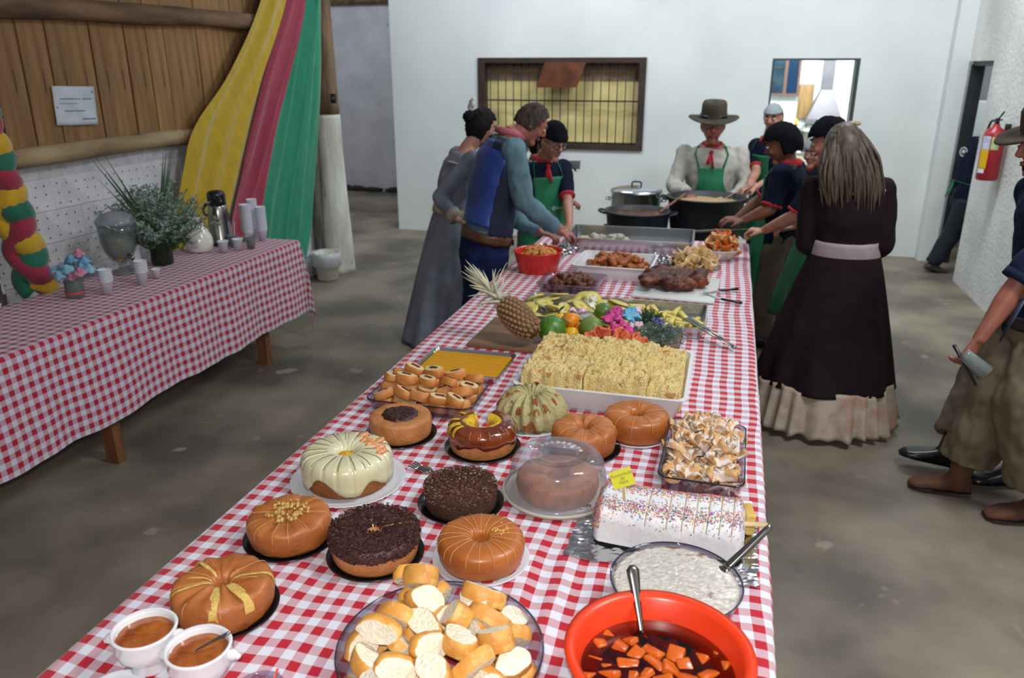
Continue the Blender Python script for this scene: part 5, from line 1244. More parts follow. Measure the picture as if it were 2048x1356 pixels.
# dusty foliage at the right end of the board
def bush(name, label, px, py, z, n, rad, mat, lw, seed, hz=.6):
    c = PZ(px, py, BZ+z); t = thing(name, label, 'foliage', (c.x, c.y, BZ)); rr_ = random.Random(seed); out, st = [], []
    for k in range(n):
        a = rr_.random()*6.28; e = rr_.uniform(.0, 1.4); tip = Vector((rad*math.cos(a)*math.cos(e)*1.2, rad*math.sin(a)*math.cos(e), max(.006, rad*hz*math.sin(e)+.01)))
        st.append(tube([(0, 0, .01), tip], .0014, 4, False))
        for i in range(12):
            p = tip*(.3+.7*i/12); qv = Vector((rr_.uniform(-1, 1), rr_.uniform(-1, 1), rr_.uniform(-.3, 1))).normalized(); ee = p+qv*lw; s_ = qv.cross(Vector((rr_.uniform(-1, 1), .5, .3))).normalized()*lw*.18
            out.append(([p, p.lerp(ee, .5)+s_, ee, p.lerp(ee, .5)-s_], [(0, 1, 2, 3)]))
    o = mesh_obj('leaves', join(*out), mat, t, smooth=False); o['kind'] = 'stuff'; o = mesh_obj('stalks', join(*st), mat, t); o['kind'] = 'stuff'
bush('dusty_miller', 'grey green lacy foliage at the right end of the wooden board', 1318, 674, .02, 80, .115, M('dusty_leaf2', '7f9488', '62776a', scale=40, rough=.9), .022, 3)
bush('green_sprig', 'darker green sprig behind the grey foliage beside the blue flowers', 1298, 640, .03, 40, .075, m_leaf, .022, 4, .9)
for k, (px, py) in enumerate(((1306, 642), (1312, 645), (1320, 648), (1326, 645), (1317, 640))):
    c = PZ(px, py, BZ+.085); o = mesh_obj('violet_bloom', join(*[sphere((.004, .004, .004), (.006*math.cos(i*1.3), .006*math.sin(i*1.3), .002*i), 6, 4) for i in range(6)]), M('petal_violet', '6a6ac0', rough=.6), loc=c); tag(o, 'tiny violet bloom in the grey green foliage', 'flower', 'violet blooms in the foliage')

# ------------------------------------------------------------------ trays behind
FT = (-.49, 3.66)
open_dish('fruit_tray', 'long shiny steel tray of cut pineapple behind the flowers', FT, .0, .452, .205, .052, .0015, m_alu, .95, .02, .005, cat='tray')
m_pa = M('pineapple_flesh', 'd9cc78', 'cdb850', scale=40, rough=.35, bump=.2)
def ring_slice(r): return lathe([(r*.14, 0), (r, 0), (r*1.01, .003), (r, .007), (r*.14, .007), (r*.12, .003), (r*.14, 0)], 22, lambda a, rr, z, k: (rr*(1+.03*math.cos(a*9)), z))
ps = [proto_mesh('pineapple_slice', ring_slice(.046+.004*k), m_pa, 'thin yellow pineapple slice at the left end of the steel tray', 'pineapple', 'pineapple slices in the tray') for k in range(3)]
rg = random.Random(9); pls = []
for k in range(24):
    x = -.40+.42*(k % 8)/7+rg.uniform(-.015, .015); y = -.14+.12*(k//8)+rg.uniform(-.03, .03)
    pls.append(((FT[0]+x, FT[1]+y, ZT_+.018+.012*rg.random()+(.02 if k % 3 == 0 else 0)+.012*(k//8)), (rg.uniform(-.2, .65), rg.uniform(-.4, .4), rg.uniform(0, 6))))
copies(ps, pls)
m_ps = M('pineapple_spear', 'dccb72', 'cbb552', scale=30, rough=.4)
ps = [proto_mesh('pineapple_spear', chunk(.085*a, .024, .022, k+4, .004), m_ps, 'pale yellow pineapple spear at the right end of the steel tray', 'pineapple', 'pineapple spears in the tray') for k, a in enumerate((1, 1.15, .85))]
pls = []
for k in range(26):
    x = .10+.30*(k % 7)/6+rg.uniform(-.012, .012); y = -.13+.08*(k//7)+rg.uniform(-.015, .015)
    pls.append(((FT[0]+x, FT[1]+y, ZT_+.016+.014*(k % 2)+.008*rg.random()), (0, rg.uniform(-.15, .15), PI/2+rg.uniform(-.6, .6) if k % 3 else rg.uniform(-.5, .5))))
copies(ps, pls)
# serving tongs
tg0, tg1 = PZ(1374, 636, TZ+.075), PZ(1468, 694, TZ+.02)
t = thing('tongs', 'long steel tongs lying from the pineapple tray over the cloth', 'tongs', tg1)
d = tg0-tg1; s_ = d.cross(Vector((0, 0, 1))).normalized()
for k in (-1, 1):
    mesh_obj('arm', tube([Vector((0, 0, 0))+s_*.002*k, d*.5+s_*.013*k, d+s_*.010*k], [.009, .008, .013], 8, flat=.3), m_steel, t)
mesh_obj('hinge', sphere((.012, .012, .009), (0, 0, 0), 10, 6), m_steel, t)
# meat dish
MD = (-.785, 4.165)
open_dish('glass_dish', 'clear rectangular dish of dark browned meat pieces', MD, -.03, .172, .155, .055, .004, m_dishglass, .88, .03, .005, m_dishglass)
m_meat = M('browned_meat', '4a2416', '6e3a20', scale=40, rough=.4, bump=.5, c3='8a4a24', c3s=30, c3t=.6)
ps = [proto_mesh('meat_piece', sphere((.026*a, .019*b, .015), (0, 0, 0), 12, 8, .6, 2.2, k), m_meat, 'dark browned chunk of meat in the clear dish', 'meat', 'meat pieces in the clear dish') for k, (a, b) in enumerate(((1, 1), (1.2, .9), (.9, 1.2), (1.1, 1.1)))]
def heap(c, hx, hy, zs, per, rg, rz=0, tilt=.6):
    out = []
    for li, z in enumerate(zs):
        sc = 1-.14*li
        for k in range(int(per*sc*sc)):
            out.append(((c[0]+rg.uniform(-hx, hx)*sc, c[1]+rg.uniform(-hy, hy)*sc, ZT_+z+rg.uniform(-.004, .006)), (rg.uniform(-tilt, tilt), rg.uniform(-tilt, tilt), rg.uniform(0, 6.28))))
    return out
copies(ps, heap(MD, .125, .11, (.022, .042, .058), 40, random.Random(3)))
# white tub of fried pieces
TB = (-.60, 4.575)
open_dish('white_tub', 'white plastic tub of fried golden pieces beside the red bowl', TB, -.02, .232, .205, .082, .004, M('tub_plastic', 'd8d8da'), .88, .03, .010, cat='tub')
m_fry = M('fried_gold', 'a86020', '8a4412', scale=40, rough=.5, bump=.5, bscale=60)
ps = [proto_mesh('fried_piece', sphere((.030*a, .021*b, .018), (0, 0, 0), 12, 8, .5, 2, k+5), m_fry, 'golden brown fried piece in the white tub', 'fried snack', 'fried pieces in the white tub') for k, (a, b) in enumerate(((1, 1), (1.2, .9), (.9, 1.2)))]
copies(ps, heap(TB, .17, .145, (.03, .055, .078, .092), 42, random.Random(4)))
# red bowl
t = thing('red_bowl', 'bright red plastic bowl of seasoned cassava pieces beside the vested man', 'bowl', (-1.06, 4.50, ZT_))
mesh_obj('bowl_wall', lathe([(0, 0), (.112, 0), (.118, .008), (.143, .118), (.148, .125), (.148, .130), (.142, .130), (.137, .118), (.112, .014), (0, .010)], 56), M('red_bowl_plastic', 'c42a22', rough=.3), t)
m_cas = M('cassava', 'd0924c', 'b87430', scale=30, rough=.6, bump=.4, c3='a83a20', c3s=30, c3t=.62)
ps = [proto_mesh('cassava_piece', sphere((.024*a, .018*b, .014), (0, 0, 0), 10, 7, .6, 2, k+11), m_cas, 'golden seasoned cassava piece heaped in the red bowl', 'cassava', 'cassava pieces in the red bowl') for k, (a, b) in enumerate(((1, 1), (1.3, .8), (.9, 1.2)))]
pls = []; rg = random.Random(12)
for z, n, R_ in ((.085, 30, .115), (.105, 34, .115), (.122, 26, .09), (.135, 10, .05)):
    for k in range(n): a = rg.random()*6.28; r = R_*math.sqrt(rg.random()); pls.append(((-1.06+r*math.cos(a), 4.50+r*math.sin(a), ZT_+z+rg.uniform(-.004, .004)), (rg.uniform(-.7, .7), rg.uniform(-.7, .7), rg.uniform(0, 6.28))))
copies(ps, pls)
# roast on white cutting board
RB = (-.215, 4.30)
t = mesh_obj('cutting_board', box(.43, .50, .016, bev=.006), M('white_board', 'c9ccc8', rough=.45), loc=(RB[0], RB[1], ZT_+.010), rot=(0, 0, -.05)); tag(t, 'white plastic cutting board under the roast meat', 'cutting board')
parts = []
rg = random.Random(5)
for k in range(34):
    x, y = rg.uniform(-.15, .13), rg.uniform(-.15, .15); parts.append(sphere((.055*rg.uniform(.7, 1.3), .045*rg.uniform(.7, 1.3), .032*rg.uniform(.7, 1.3)), (x, y, .028+.022*rg.random()), 12, 8, .35, 2, k))
for k in range(7): parts.append(tube([(-.16+.03*k, -.12, .045), (-.10+.03*k, .02, .075), (-.06+.03*k, .14, .05)], [.016, .02, .014], 8))
rt = thing('roast_meat', 'slab of dark glazed roast ribs on the white cutting board', 'meat', (RB[0]-.01, RB[1]+.01, ZT_+.018))
remesh('meat_body', join(*parts), M('roast_glaze', '3a1a12', '5e2a16', scale=14, rough=.42, spec=.3, bump=.6, bscale=50, c3='7c3a1e', c3s=10, c3t=.6), rt, .0075, 2)
for k in range(3):
    mesh_obj('bone_end', xf(tube([(0, 0, 0), (.03, 0, .004)], [.008, .009], 8), T(.15, -.02+.05*k, .04)), M('bone', 'b8a088', rough=.6), rt)
def knife(label, p_tip, p_mid, p_end, y):
    t = thing('carving_knife', label, 'knife', p_mid); a = Vector(p_tip)-Vector(p_mid); b = Vector(p_end)-Vector(p_mid)
    s_ = a.cross(Vector((0, 0, 1))).normalized()*.013
    V = [s_*.8, -s_*.8, a*.7-s_*.9, a, a*.75+s_*.3]; V = V+[v+Vector((0, 0, .0018)) for v in V]
    F = [(0, 4, 3, 2, 1), (5, 6, 7, 8, 9)]+[(i, (i+1) % 5, 5+(i+1) % 5, 5+i) for i in range(5)]
    mesh_obj('blade', (V, F), M('bright_steel', 'cfd3d6'), t, smooth=False)
    mesh_obj('handle', tube([Vector((0, 0, .001)), b*.15, b*.6, b], [.008, .011, .009, .012], 8, flat=.7), m_blk, t)
knife('black handled carving knife on the right of the roast, rear one', PZ(1398, 588, TZ+.035), PZ(1438, 581, TZ+.022), PZ(1475, 578, TZ+.016), 0)
knife('black handled carving knife on the right of the roast, front one', PZ(1405, 582, TZ+.03), PZ(1442, 598, TZ+.02), PZ(1484, 606, TZ+.014), 0)
# filled flat breads and orange ones
m_dough = M('pale_dough', 'd2ae78', 'c0925a', scale=16, rough=.6, bump=.3, c3='e0cfa8', c3s=12, c3t=.5)
def fold_vf(seed):
    def f(u, v):
        a = u*1.6*PI-.4; r = .018+.030*v; return (r*math.cos(a)*(1+.15*ns(u*3, seed)), r*math.sin(a), .038*v*(1+.4*ns(u*4, v, seed))+.006*math.sin(a*3+seed))
    return grid(22, 7, f)
pd_ = mesh_obj('bread_platter', lathe([(0, 0), (.15, 0), (.16, .006), (.158, .008), (0, .004)], 40), m_foil, loc=(-.15, 4.86, ZT_)); tag(pd_, 'shiny foil platter under the curled filled breads', 'platter')
fp_ = []
for k in range(3):
    t = thing('curled_bread', 'pale curled bread with filling piled behind the roast', 'bread', group='curled filled breads'); mesh_obj('dough', fold_vf(k*2.1), m_dough, t, solid=.007); mesh_obj('filling', sphere((.016, .014, .012), (0, 0, .022), 10, 6, .4, 2, k), M('carrot_filling', 'c9702a', '8f9a4c', scale=60, rough=.5), t); fp_.append(t)
pls = []; rg = random.Random(7)
for z, n, R_ in ((.010, 11, .135), (.04, 9, .105), (.068, 5, .06)):
    for k in range(n): a = 2*PI*k/n+z*30; r = R_*(1 if k % 2 else .6); pls.append(((-.15+r*math.cos(a), 4.86+r*math.sin(a), ZT_+z), (rg.uniform(-.6, .6), rg.uniform(-.6, .6), rg.uniform(0, 6.28))))
copies(fp_, pls)
WB = PZ(1452, 528, TZ)
t = thing('white_bowl', 'white bowl of orange and pale fried curls at the far right corner', 'bowl', (.0, 5.14, ZT_))
mesh_obj('bowl_wall', lathe([(0, 0), (.07, 0), (.08, .01), (.115, .06), (.118, .066), (.112, .066), (.078, .014), (0, .01)], 40), m_wplate, t)
m_oc = M('orange_curl', 'd8741e', 'c05a12', scale=20, rough=.45, bump=.3)
ps = []
for k in range(3): ps.append(proto_mesh('fried_curl', fold_vf(k*3.3+1), m_oc if k < 2 else m_dough, 'orange fried curl heaped on the white bowl at the far corner', 'fried snack', 'fried curls in the corner bowl')); ps[-1].modifiers.new('t', 'SOLIDIFY').thickness = .006
pls = []
for z, n, R_ in ((.03, 7, .07), (.06, 8, .08), (.09, 7, .06), (.12, 4, .035)):
    for k in range(n): a = 2*PI*k/n+z*20; pls.append(((R_*math.cos(a), 5.14+R_*math.sin(a), ZT_+z), (rg.uniform(-.6, .6), rg.uniform(-.6, .6), rg.uniform(0, 6.28))))
copies(ps, pls)
# big steel tray at the far end with wrapped rolls
BT = (-.605, 5.33)
open_dish('steel_tray', 'big shallow steel tray across the far end of the buffet', BT, .03, .425, .24, .092, .002, m_alu, .97, .02, .012, cat='tray')
m_wr = M('floury_roll', 'b9b4a4', '938d7c', scale=26, rough=.8, bump=.5, bscale=50)
ps = [proto_mesh('floury_roll', sphere((.034, .026, .022), (0, 0, 0), 12, 8, .45, 2, k), m_wr, 'greyish floury roll heaped in the big steel tray', 'roll', 'floury rolls in the steel tray') for k in range(3)]
copies(ps, heap((-.74, 5.21), .15, .09, (.025, .052, .075), 22, random.Random(6)))
o = mesh_obj('cheese_block', box(.13, .06, .05, bev=.006), M('cheese', 'c9b888', 'bca873', scale=10, rough=.5), loc=(-.89, 5.33, ZT_+.03)); tag(o, 'pale block of cheese in the big steel tray', 'cheese')
def crumple(name, label, loc, r, seed, group=None):
    o = mesh_obj(name, sphere((r, r*.8, r*.55), (0, 0, r*.5), 22, 14, .9, 4.5, seed), m_foil, smooth=False, loc=(loc[0], loc[1], ZT_)); return tag(o, label, 'foil', group)
crumple('foil_heap', 'crumpled foil heap right of the fried pieces tub', (-.33, 4.88), .055, 3)
crumple('foil_heap', 'small crumpled foil beside the steel tray and curled breads', (-.40, 4.985), .038, 4)
crumple('foil_heap', 'crumpled foil under the hands of the vested man', (-1.09, 4.80), .085, 8)
crumple('foil_heap', 'crumpled foil left of the fried pieces tub', (-.99, 5.02), .06, 9)
handle_spoon('ladle', 'steel ladle handle pointing across the foil beside the red bowl', PZ(1135, 505, TZ+.09), PZ(1175, 487, TZ+.13), .006, .007, m_steel)

# ------------------------------------------------------------------ iron pots on their stand behind the table
sd = thing('pot_stand', 'dark iron cooking stand under the big pots', 'stand', (-.30, 6.62, 0))
for sx in (-.72, .40):
    for sy in (-.38, .42): mesh_obj('leg', bx(sx-.025, sx+.025, sy-.025, sy+.025, 0, .50), m_bar, sd, smooth=False)
mesh_obj('stand_top', join(*[bx(-.76, .44, -.42+.11*k, -.38+.11*k, .50, .53) for k in range(9)], bx(-.76, -.72, -.42, .50, .47, .50), bx(.40, .44, -.42, .50, .47, .50)), m_bar, sd, smooth=False)
m_iron = M('cast_iron', '16191f', '22262c', scale=12, rough=.55, bump=.3)
def iron_pot(label, loc, R_, h, food, fr, seed):
    t = thing('iron_pot', label, 'pot', loc)
    mesh_obj('pot_body', lathe([(0, 0), (R_*.78, 0), (R_*.86, .02), (R_*.95, h*.5), (R_, h-.02), (R_+.018, h-.008), (R_+.018, h), (R_-.012, h), (R_*.93, h*.5), (R_*.8, .03), (0, .02)], 48), m_iron, t)
    for s in (-1, 1): mesh_obj('handle', tube(smooth_path([(s*R_*.98, -.06, h-.03), (s*(R_+.05), -.05, h-.015), (s*(R_+.06), 0, h-.01), (s*(R_+.05), .05, h-.015), (s*R_*.98, .06, h-.03)]), .010, 8), m_iron, t)
    mesh_obj('food', lathe([(R_*.97*i/12, h*fr) for i in range(12, -1, -1)], 48, lambda a, r, z, k: (r, z+.018*ns(math.cos(a)*r*22, math.sin(a)*r*22, seed))), food, t)
    return t
m_stew = M('dark_stew', '3a2018', '5a3422', scale=22, rough=.4, bump=.6, c3='8a4a2a', c3s=14, c3t=.66); m_farofa = M('pale_rice', 'b29870', '9a7e56', scale=50, rough=.8, bump=.7)
p1 = iron_pot('black iron pot of dark stew, the nearer left one', (-.70, 6.58, .53), .262, .29, m_stew, .86, 1)
p2 = iron_pot('very wide black iron pot of rice in front of the hatted man', (-.16, 6.86, .53), .315, .385, m_farofa, .86, 2)
t = stock_pot('aluminium_pot', 'aluminium pot with tilted lid behind the black iron pots', (-.78, 7.12, .53), .22, .36, m_alu)
# its own wooden block underneath keeps it level with the stand
mesh_obj('stand_top', join(*[bx(-.80, -.22, .36+.10*k, .40+.10*k, .50, .53) for k in range(5)]), m_bar, sd, smooth=False)
for sx in (-.78, -.26): mesh_obj('leg', bx(sx-.02, sx+.02, .74, .78, 0, .50), m_bar, sd, smooth=False)
handle_spoon('ladle', 'pale long ladle handle sticking up from the aluminium pot', PY(1218, 388, 7.0), PY(1178, 325, 7.0), .010, .009, M('pale_handle', 'c2c4c4', rough=.4), False, 'ladle')
handle_spoon('wooden_paddle', 'dark wooden paddle resting across the near iron pot', PY(1318, 425, 6.5), PY(1372, 388, 6.7), .014, .009, m_tw, True, 'paddle', .006)
# round wooden lid held over the pots
a, b = PY(1385, 464, 6.05), PY(1502, 458, 5.45)
pd2 = thing('wooden_paddle', 'flat grey wooden paddle held out by the two aproned helpers', 'paddle', b)
mesh_obj('blade', tube([Vector((0, 0, 0)), (a-b)*.35, (a-b)*.5, a-b], [.018, .022, .055, .06], 10, flat=.22), M('grey_wood', '6a5c50', '554a40', scale=9, rough=.6), pd2)
# salt shaker behind tray
t = thing('salt_shaker', 'small clear shaker between the trays and the iron pots', 'shaker', (-.36, 5.60, ZT_)); 
mesh_obj('shaker_body', lathe([(0, 0), (.022, 0), (.02, .05), (0, .05)], 16), m_glass, t); mesh_obj('cap', lathe([(.021, .05), (.021, .066), (.01, .075), (0, .076)], 16), m_steel, t)
# ------------------------------------------------------------------ people
SEC = [(-.14, .10, .09), (-.02, .168, .118), (.16, .160, .112), (.36, .148, .106), (.58, .166, .120), (.78, .182, .116), (.90, .172, .092), (.97, .105, .070), (1.03, .058, .056)]
class Fig:
    def __init__(s, label, pel, neck, face, base=None, bulk=1.0, belly=0, name='person'):
        s.pel, s.neck = Vector(pel), Vector(neck); f = Vector(face+(0,)) if len(face) == 2 else Vector(face); f.z = 0; f.normalize()
        s.f = f; s.side = Vector((-f.y, f.x, 0)); s.bulk = bulk; s.belly = belly     # side points to the figure's own left
        s.base = Vector(base) if base is not None else Vector((s.pel.x, s.pel.y, 0))
        s.t = thing(name, label, 'person', s.base)
        s.L = (s.neck-s.pel).length; s.up = (s.neck-s.pel).normalized(); s.k = s.L/.54
        s.front = s.side.cross(s.up).normalized()
        s.shl = s.at(.88)+s.side*.178*bulk; s.shr = s.at(.88)-s.side*.178*bulk
        s.hl = s.at(-.03)+s.side*.088*bulk; s.hr = s.at(-.03)-s.side*.088*bulk
    def at(s, t):
        mid = (s.pel+s.neck)/2 - s.front*.035 if False else (s.pel+s.neck)/2
        return s.pel+(s.neck-s.pel)*t - s.front*.025*math.sin(PI*max(0, min(1, t)))
    def wd(s, t):
        for (a, b) in zip(SEC, SEC[1:]):
            if a[0] <= t <= b[0]:
                q = (t-a[0])/(b[0]-a[0]); q = q*q*(3-2*q)
                w_, d = a[1]+(b[1]-a[1])*q, a[2]+(b[2]-a[2])*q; break
        else: w_, d = (SEC[0][1:] if t < 0 else SEC[-1][1:])
        return w_*s.bulk, d*s.bulk
    def tp(s, t, a, off=0):            # a: 0 = front, + to the figure's left
        w_, d = s.wd(t); c = s.at(t); d2 = d*(1+s.belly*math.exp(-((t-.3)/.25)**2)*max(0, math.cos(a)))
        return c+s.side*(math.sin(a)*(w_+off))+s.front*(math.cos(a)*(d2+off))
    def torso(s, t0, t1, off=0, n=12, m=28):
        V, F = [], []
        for i in range(n+1):
            t = t0+(t1-t0)*i/n
            for k in range(m): V.append(s.tp(t, 2*PI*k/m, off))
        for i in range(n):
            for k in range(m): F.append((i*m+k, i*m+(k+1) % m, (i+1)*m+(k+1) % m, (i+1)*m+k))
        F += [tuple(range(m))[::-1], tuple(n*m+k for k in range(m))]
        return V, F
    def loc(s, vf): return ([Vector(p)-s.base for p in vf[0]],)+tuple(vf[1:])
    def put(s, name, vf, mat, parent=None, **kw): return mesh_obj(name, s.loc(vf), mat, parent or s.t, **kw)
    def weld(s, name, vf, mat, voxel=.011, it=5, wr=0, seed=0):
        o = remesh(name, s.loc(vf), mat, s.t, voxel, it)
        if wr:
            cs = [(v.co.copy(), v.normal.copy()) for v in o.data.vertices]; flat = []
            for p, n_ in cs: flat.extend(p+n_*wr*(ns(p.x*13+seed, p.y*13, p.z*7)+.5*ns(p.x*30, p.y*30+seed, p.z*17)))
            o.data.vertices.foreach_set('co', flat); o.data.update()
        return o
def frame(f, up):
    f = Vector(f).normalized(); up = Vector(up); r = f.cross(up).normalized(); u = r.cross(f)
    return Matrix(((r.x, f.x, u.x, 0), (r.y, f.y, u.y, 0), (r.z, f.z, u.z, 0), (0, 0, 0, 1)))
def head_vf(sc=1):
    V, F = sphere((.074, .095, .115), (0, 0, 0), 28, 20)
    out = []
    for x, y, z in V:
        if z < 0:
            q = -z/.115; x *= 1-.34*q**1.6; y = y*(1-.10*q) + .012*q
        if y < 0 and z > -.03: y *= 1.04
        if y > .05: x *= .98
        out.append((x, y, z))
    nose = tube([(0, .088, .030), (0, .102, .004), (0, .112, -.018), (0, .098, -.026)], [.008, .010, .0135, .010], 8)
    chin = sphere((.026, .022, .022), (0, .074, -.094), 12, 8)
    brow = tube([(-.042, .080, .032), (0, .094, .034), (.042, .080, .032)], [.008, .009, .008], 8)
    chk = join(*[sphere((.022, .018, .022), (sx*.038, .072, -.022), 10, 8) for sx in (-1, 1)])
    ears = join(*[sphere((.008, .017, .029), (sx*.077, -.004, -.004), 10, 8) for sx in (-1, 1)])
    return xf(join((out, F), nose, chin, brow, chk, ears), Matrix.Scale(sc, 4))
def hand_vf(wr, d, nrm, curl=.5, spread=.10, thumb=1, sc=1.0):
    wr, d = Vector(wr), Vector(d).normalized(); nrm = Vector(nrm); lat = d.cross(nrm).normalized()*thumb; nrm = (lat.cross(d)*thumb).normalized()
    m = Matrix((lat, d, nrm)).transposed().to_4x4(); P_ = []
    P_.append(tube([(0, -.02, 0), (0, .015, 0), (.002, .055, 0), (.002, .088, 0)], [.027, .033, .041, .040], 12, up=(0, 0, 1), flat=.42))
    for i, (x, L_) in enumerate(((.033, .88), (.011, 1.0), (-.011, .94), (-.032, .74))):
        p = Vector((x, .086, 0)); a = 0; pts = [p-Vector((0, .02, 0)), p.copy()]; sp = spread*(x/.033)
        for sl in (.040, .027, .021):
            a += curl*(1+.15*i); p = p+Vector((math.sin(sp)*math.cos(a), math.cos(sp)*math.cos(a), -math.sin(a)))*sl*L_; pts.append(p.copy())
        P_.append(tube(pts, [.0100, .0098, .0092, .0085, .0070], 8))
    P_.append(tube([(.018, .012, -.004), (.042, .036, -.012), (.056, .064, -.024), (.056, .086, -.036)], [.015, .0125, .0105, .008], 8))
    return xf(join(*P_), Matrix.Translation(wr) @ m @ Matrix.Scale(sc, 4))
def limb(pts, rad, n=14): return tube(smooth_path(pts, 4), [rad_i(rad, i/(4*(len(pts)-1))) for i in range(4*(len(pts)-1)+1)], n)
def rad_i(rad, t):
    x = t*(len(rad)-1); i = min(int(x), len(rad)-2); return rad[i]+(rad[i+1]-rad[i])*(x-i)
def foot_vf(an, d, sc=1.0, extra=0):
    an = Vector(an); d = Vector(d); dz = d.z; d = d.normalized()
    side = d.cross(Vector((0, 0, 1))).normalized(); up = side.cross(d)
    m = Matrix((d, side, up)).transposed().to_4x4(); m = Matrix.Translation(an) @ m
    V, F = [], []; n = 12; st = [(-.055, .026, .050), (-.03, .036, .075), (.02, .037, .085), (.08, .042, .058), (.14, .046, .040), (.18, .038, .030), (.205, .016, .018)]
    for (x, w_, h) in st:
        for k in range(n):
            a = 2*PI*k/n; c_, s_ = math.cos(a), math.sin(a)
            V.append((x*sc, (w_+extra)*math.copysign(abs(c_)**.7, c_)*sc, (-.08+ (h+extra)*(.5+.5*math.copysign(abs(s_)**.7, s_)))*sc))
    for i in range(len(st)-1):
        for k in range(n): F.append((i*n+k, i*n+(k+1) % n, (i+1)*n+(k+1) % n, (i+1)*n+k))
    F += [tuple(range(n))[::-1], tuple((len(st)-1)*n+k for k in range(n))]
    return xf((V, F), m)
m_skin = M('skin_light', 'b0806c', '9e6e5a', scale=14, rough=.5, sub=.12, bump=.1, bscale=160)
m_skin2 = M('skin_brown', '7d4f3a', '6e4331', scale=14, rough=.5, sub=.1, bump=.1, bscale=160)
m_skin3 = M('skin_ruddy', '9e6350', '8c5444', scale=14, rough=.5, sub=.12)
m_eye = M('eye_white', 'c8c4c0', rough=.2); m_iris = M('iris_dark', '1c1614', rough=.1); m_lips = M('lips', '8c4a48', rough=.45)
m_hair_d = M('hair_black', '0e0c10', '17141a', scale=40, rough=.7, spec=.15, stretch=(1, 1, .2)); m_hair_g = M('hair_grey', '2e2724', '4c443e', scale=50, rough=.8, spec=.15, stretch=(1, 1, .3))
m_navy = M('navy_cotton', '10162c', '0c1022', scale=10, rough=.9, spec=.15); m_green = M('apron_green', '0a7048', '0b5e3e', scale=6, rough=.7); m_redcl = M('red_scarf', 'b01c2c', '94141f', scale=12, rough=.8)
m_khaki = M('khaki_trousers', '5e5548', '4e4639', scale=9, rough=.85)
def build_body(F_, hc, hf, arms, legs, skin, voxel=.0075, hsc=1.0, hup=(0, 0, 1), hands=True, eyes=True, curl=(.5, .5), brow=None, feetdir=None, armr=1.0):
    """one continuous skin surface: head, neck, torso, arms with five-fingered hands, legs, feet"""
    hc = Vector(hc); hm = Matrix.Translation(hc) @ frame(hf, hup); F_.hm = hm; F_.hsc = hsc
    P_ = [xf(head_vf(hsc), hm), F_.torso(-.14, 1.03, -.004)]
    nb = F_.at(1.0); P_.append(tube([F_.at(.93), nb, hc-Vector((0, 0, .05))-Vector(hf).normalized()*.018], [.066, .058, .054], 14))
    F_.arms = arms; F_.legs = legs
    for (sh, el, wr, hd, nr, th), cu in zip(arms, curl):
        sh, el, wr = Vector(sh), Vector(el), Vector(wr)
        P_.append(limb([sh, sh.lerp(el, .35), sh.lerp(el, .75), el], [.056*armr, .052*armr, .044*armr, .040*armr]))
        P_.append(limb([el, el.lerp(wr, .3), el.lerp(wr, .7), wr], [.041*armr, .042*armr, .034, .027]))
        P_.append(sphere((.058, .058, .058), sh, 12, 8)); P_.append(sphere((.040*armr,)*3, el, 12, 8))
        P_.append(hand_vf(wr, hd, nr, cu, thumb=th))
    for i, (hp, kn, an, td) in enumerate(legs):
        hp, kn, an = Vector(hp), Vector(kn), Vector(an)
        P_.append(limb([hp, hp.lerp(kn, .4), kn], [.090, .078, .055])); P_.append(sphere((.055,)*3, kn, 12, 8)); P_.append(limb([kn, kn.lerp(an, .35), an], [.054, .056, .036])); P_.append(foot_vf(an, td, .96))
    b = F_.weld('body', join(*P_), skin, voxel, 4)
    if eyes:
        k = hsc
        for sx in (-1, 1):
            e = F_.put('eye', xf(sphere((.0135*k, .010*k, .0075*k), (sx*.031*k, .0865*k, .010*k), 12, 8), hm), m_eye)
            i_ = F_.put('iris', xf(sphere((.006*k, .004*k, .006*k), (sx*.031*k, .094*k, .009*k), 10, 6), hm), m_iris, e)
            if brow: F_.put('eyebrow', xf(tube([(sx*.016*k, .101*k, .034*k), (sx*.034*k, .096*k, .040*k), (sx*.050*k, .083*k, .034*k)], [.004, .0045, .003], 6), hm), brow)
        F_.put('lips', xf(join(tube([(-.022*k, .088*k, -.052*k), (0, .100*k, -.050*k), (.022*k, .088*k, -.052*k)], [.003, .0052, .003], 8), tube([(-.020*k, .088*k, -.056*k), (0, .099*k, -.059*k), (.020*k, .088*k, -.056*k)], [.003, .006, .003], 8)), hm), m_lips)
    return b
def cap(F_, name, mat, keep, off=.010, amp=.05, seed=0, fr=9, solid=.006, drop=None):
    k = F_.hsc; V, Fc = sphere((.074+off, .097+off, .115+off), (0, 0, 0), 44, 32, amp, fr, seed)
    V = [Vector(v) for v in V]; out = []
    for f in Fc:
        c = sum((V[i] for i in f), Vector())/len(f)
        if keep(c.x, c.y, c.z): out.append(f)
    used = sorted({i for f in out for i in f}); mp = {o_: n_ for n_, o_ in enumerate(used)}
    VV = [V[i]*k for i in used]
    VV = [Vector((p.x*(1-.30*max(0, -p.z/.115)**1.6 if p.z < 0 else 1), p.y, p.z)) for p in VV]
    return F_.put(name, xf((VV, [tuple(mp[i] for i in f) for f in out]), F_.hm), mat, solid=solid)
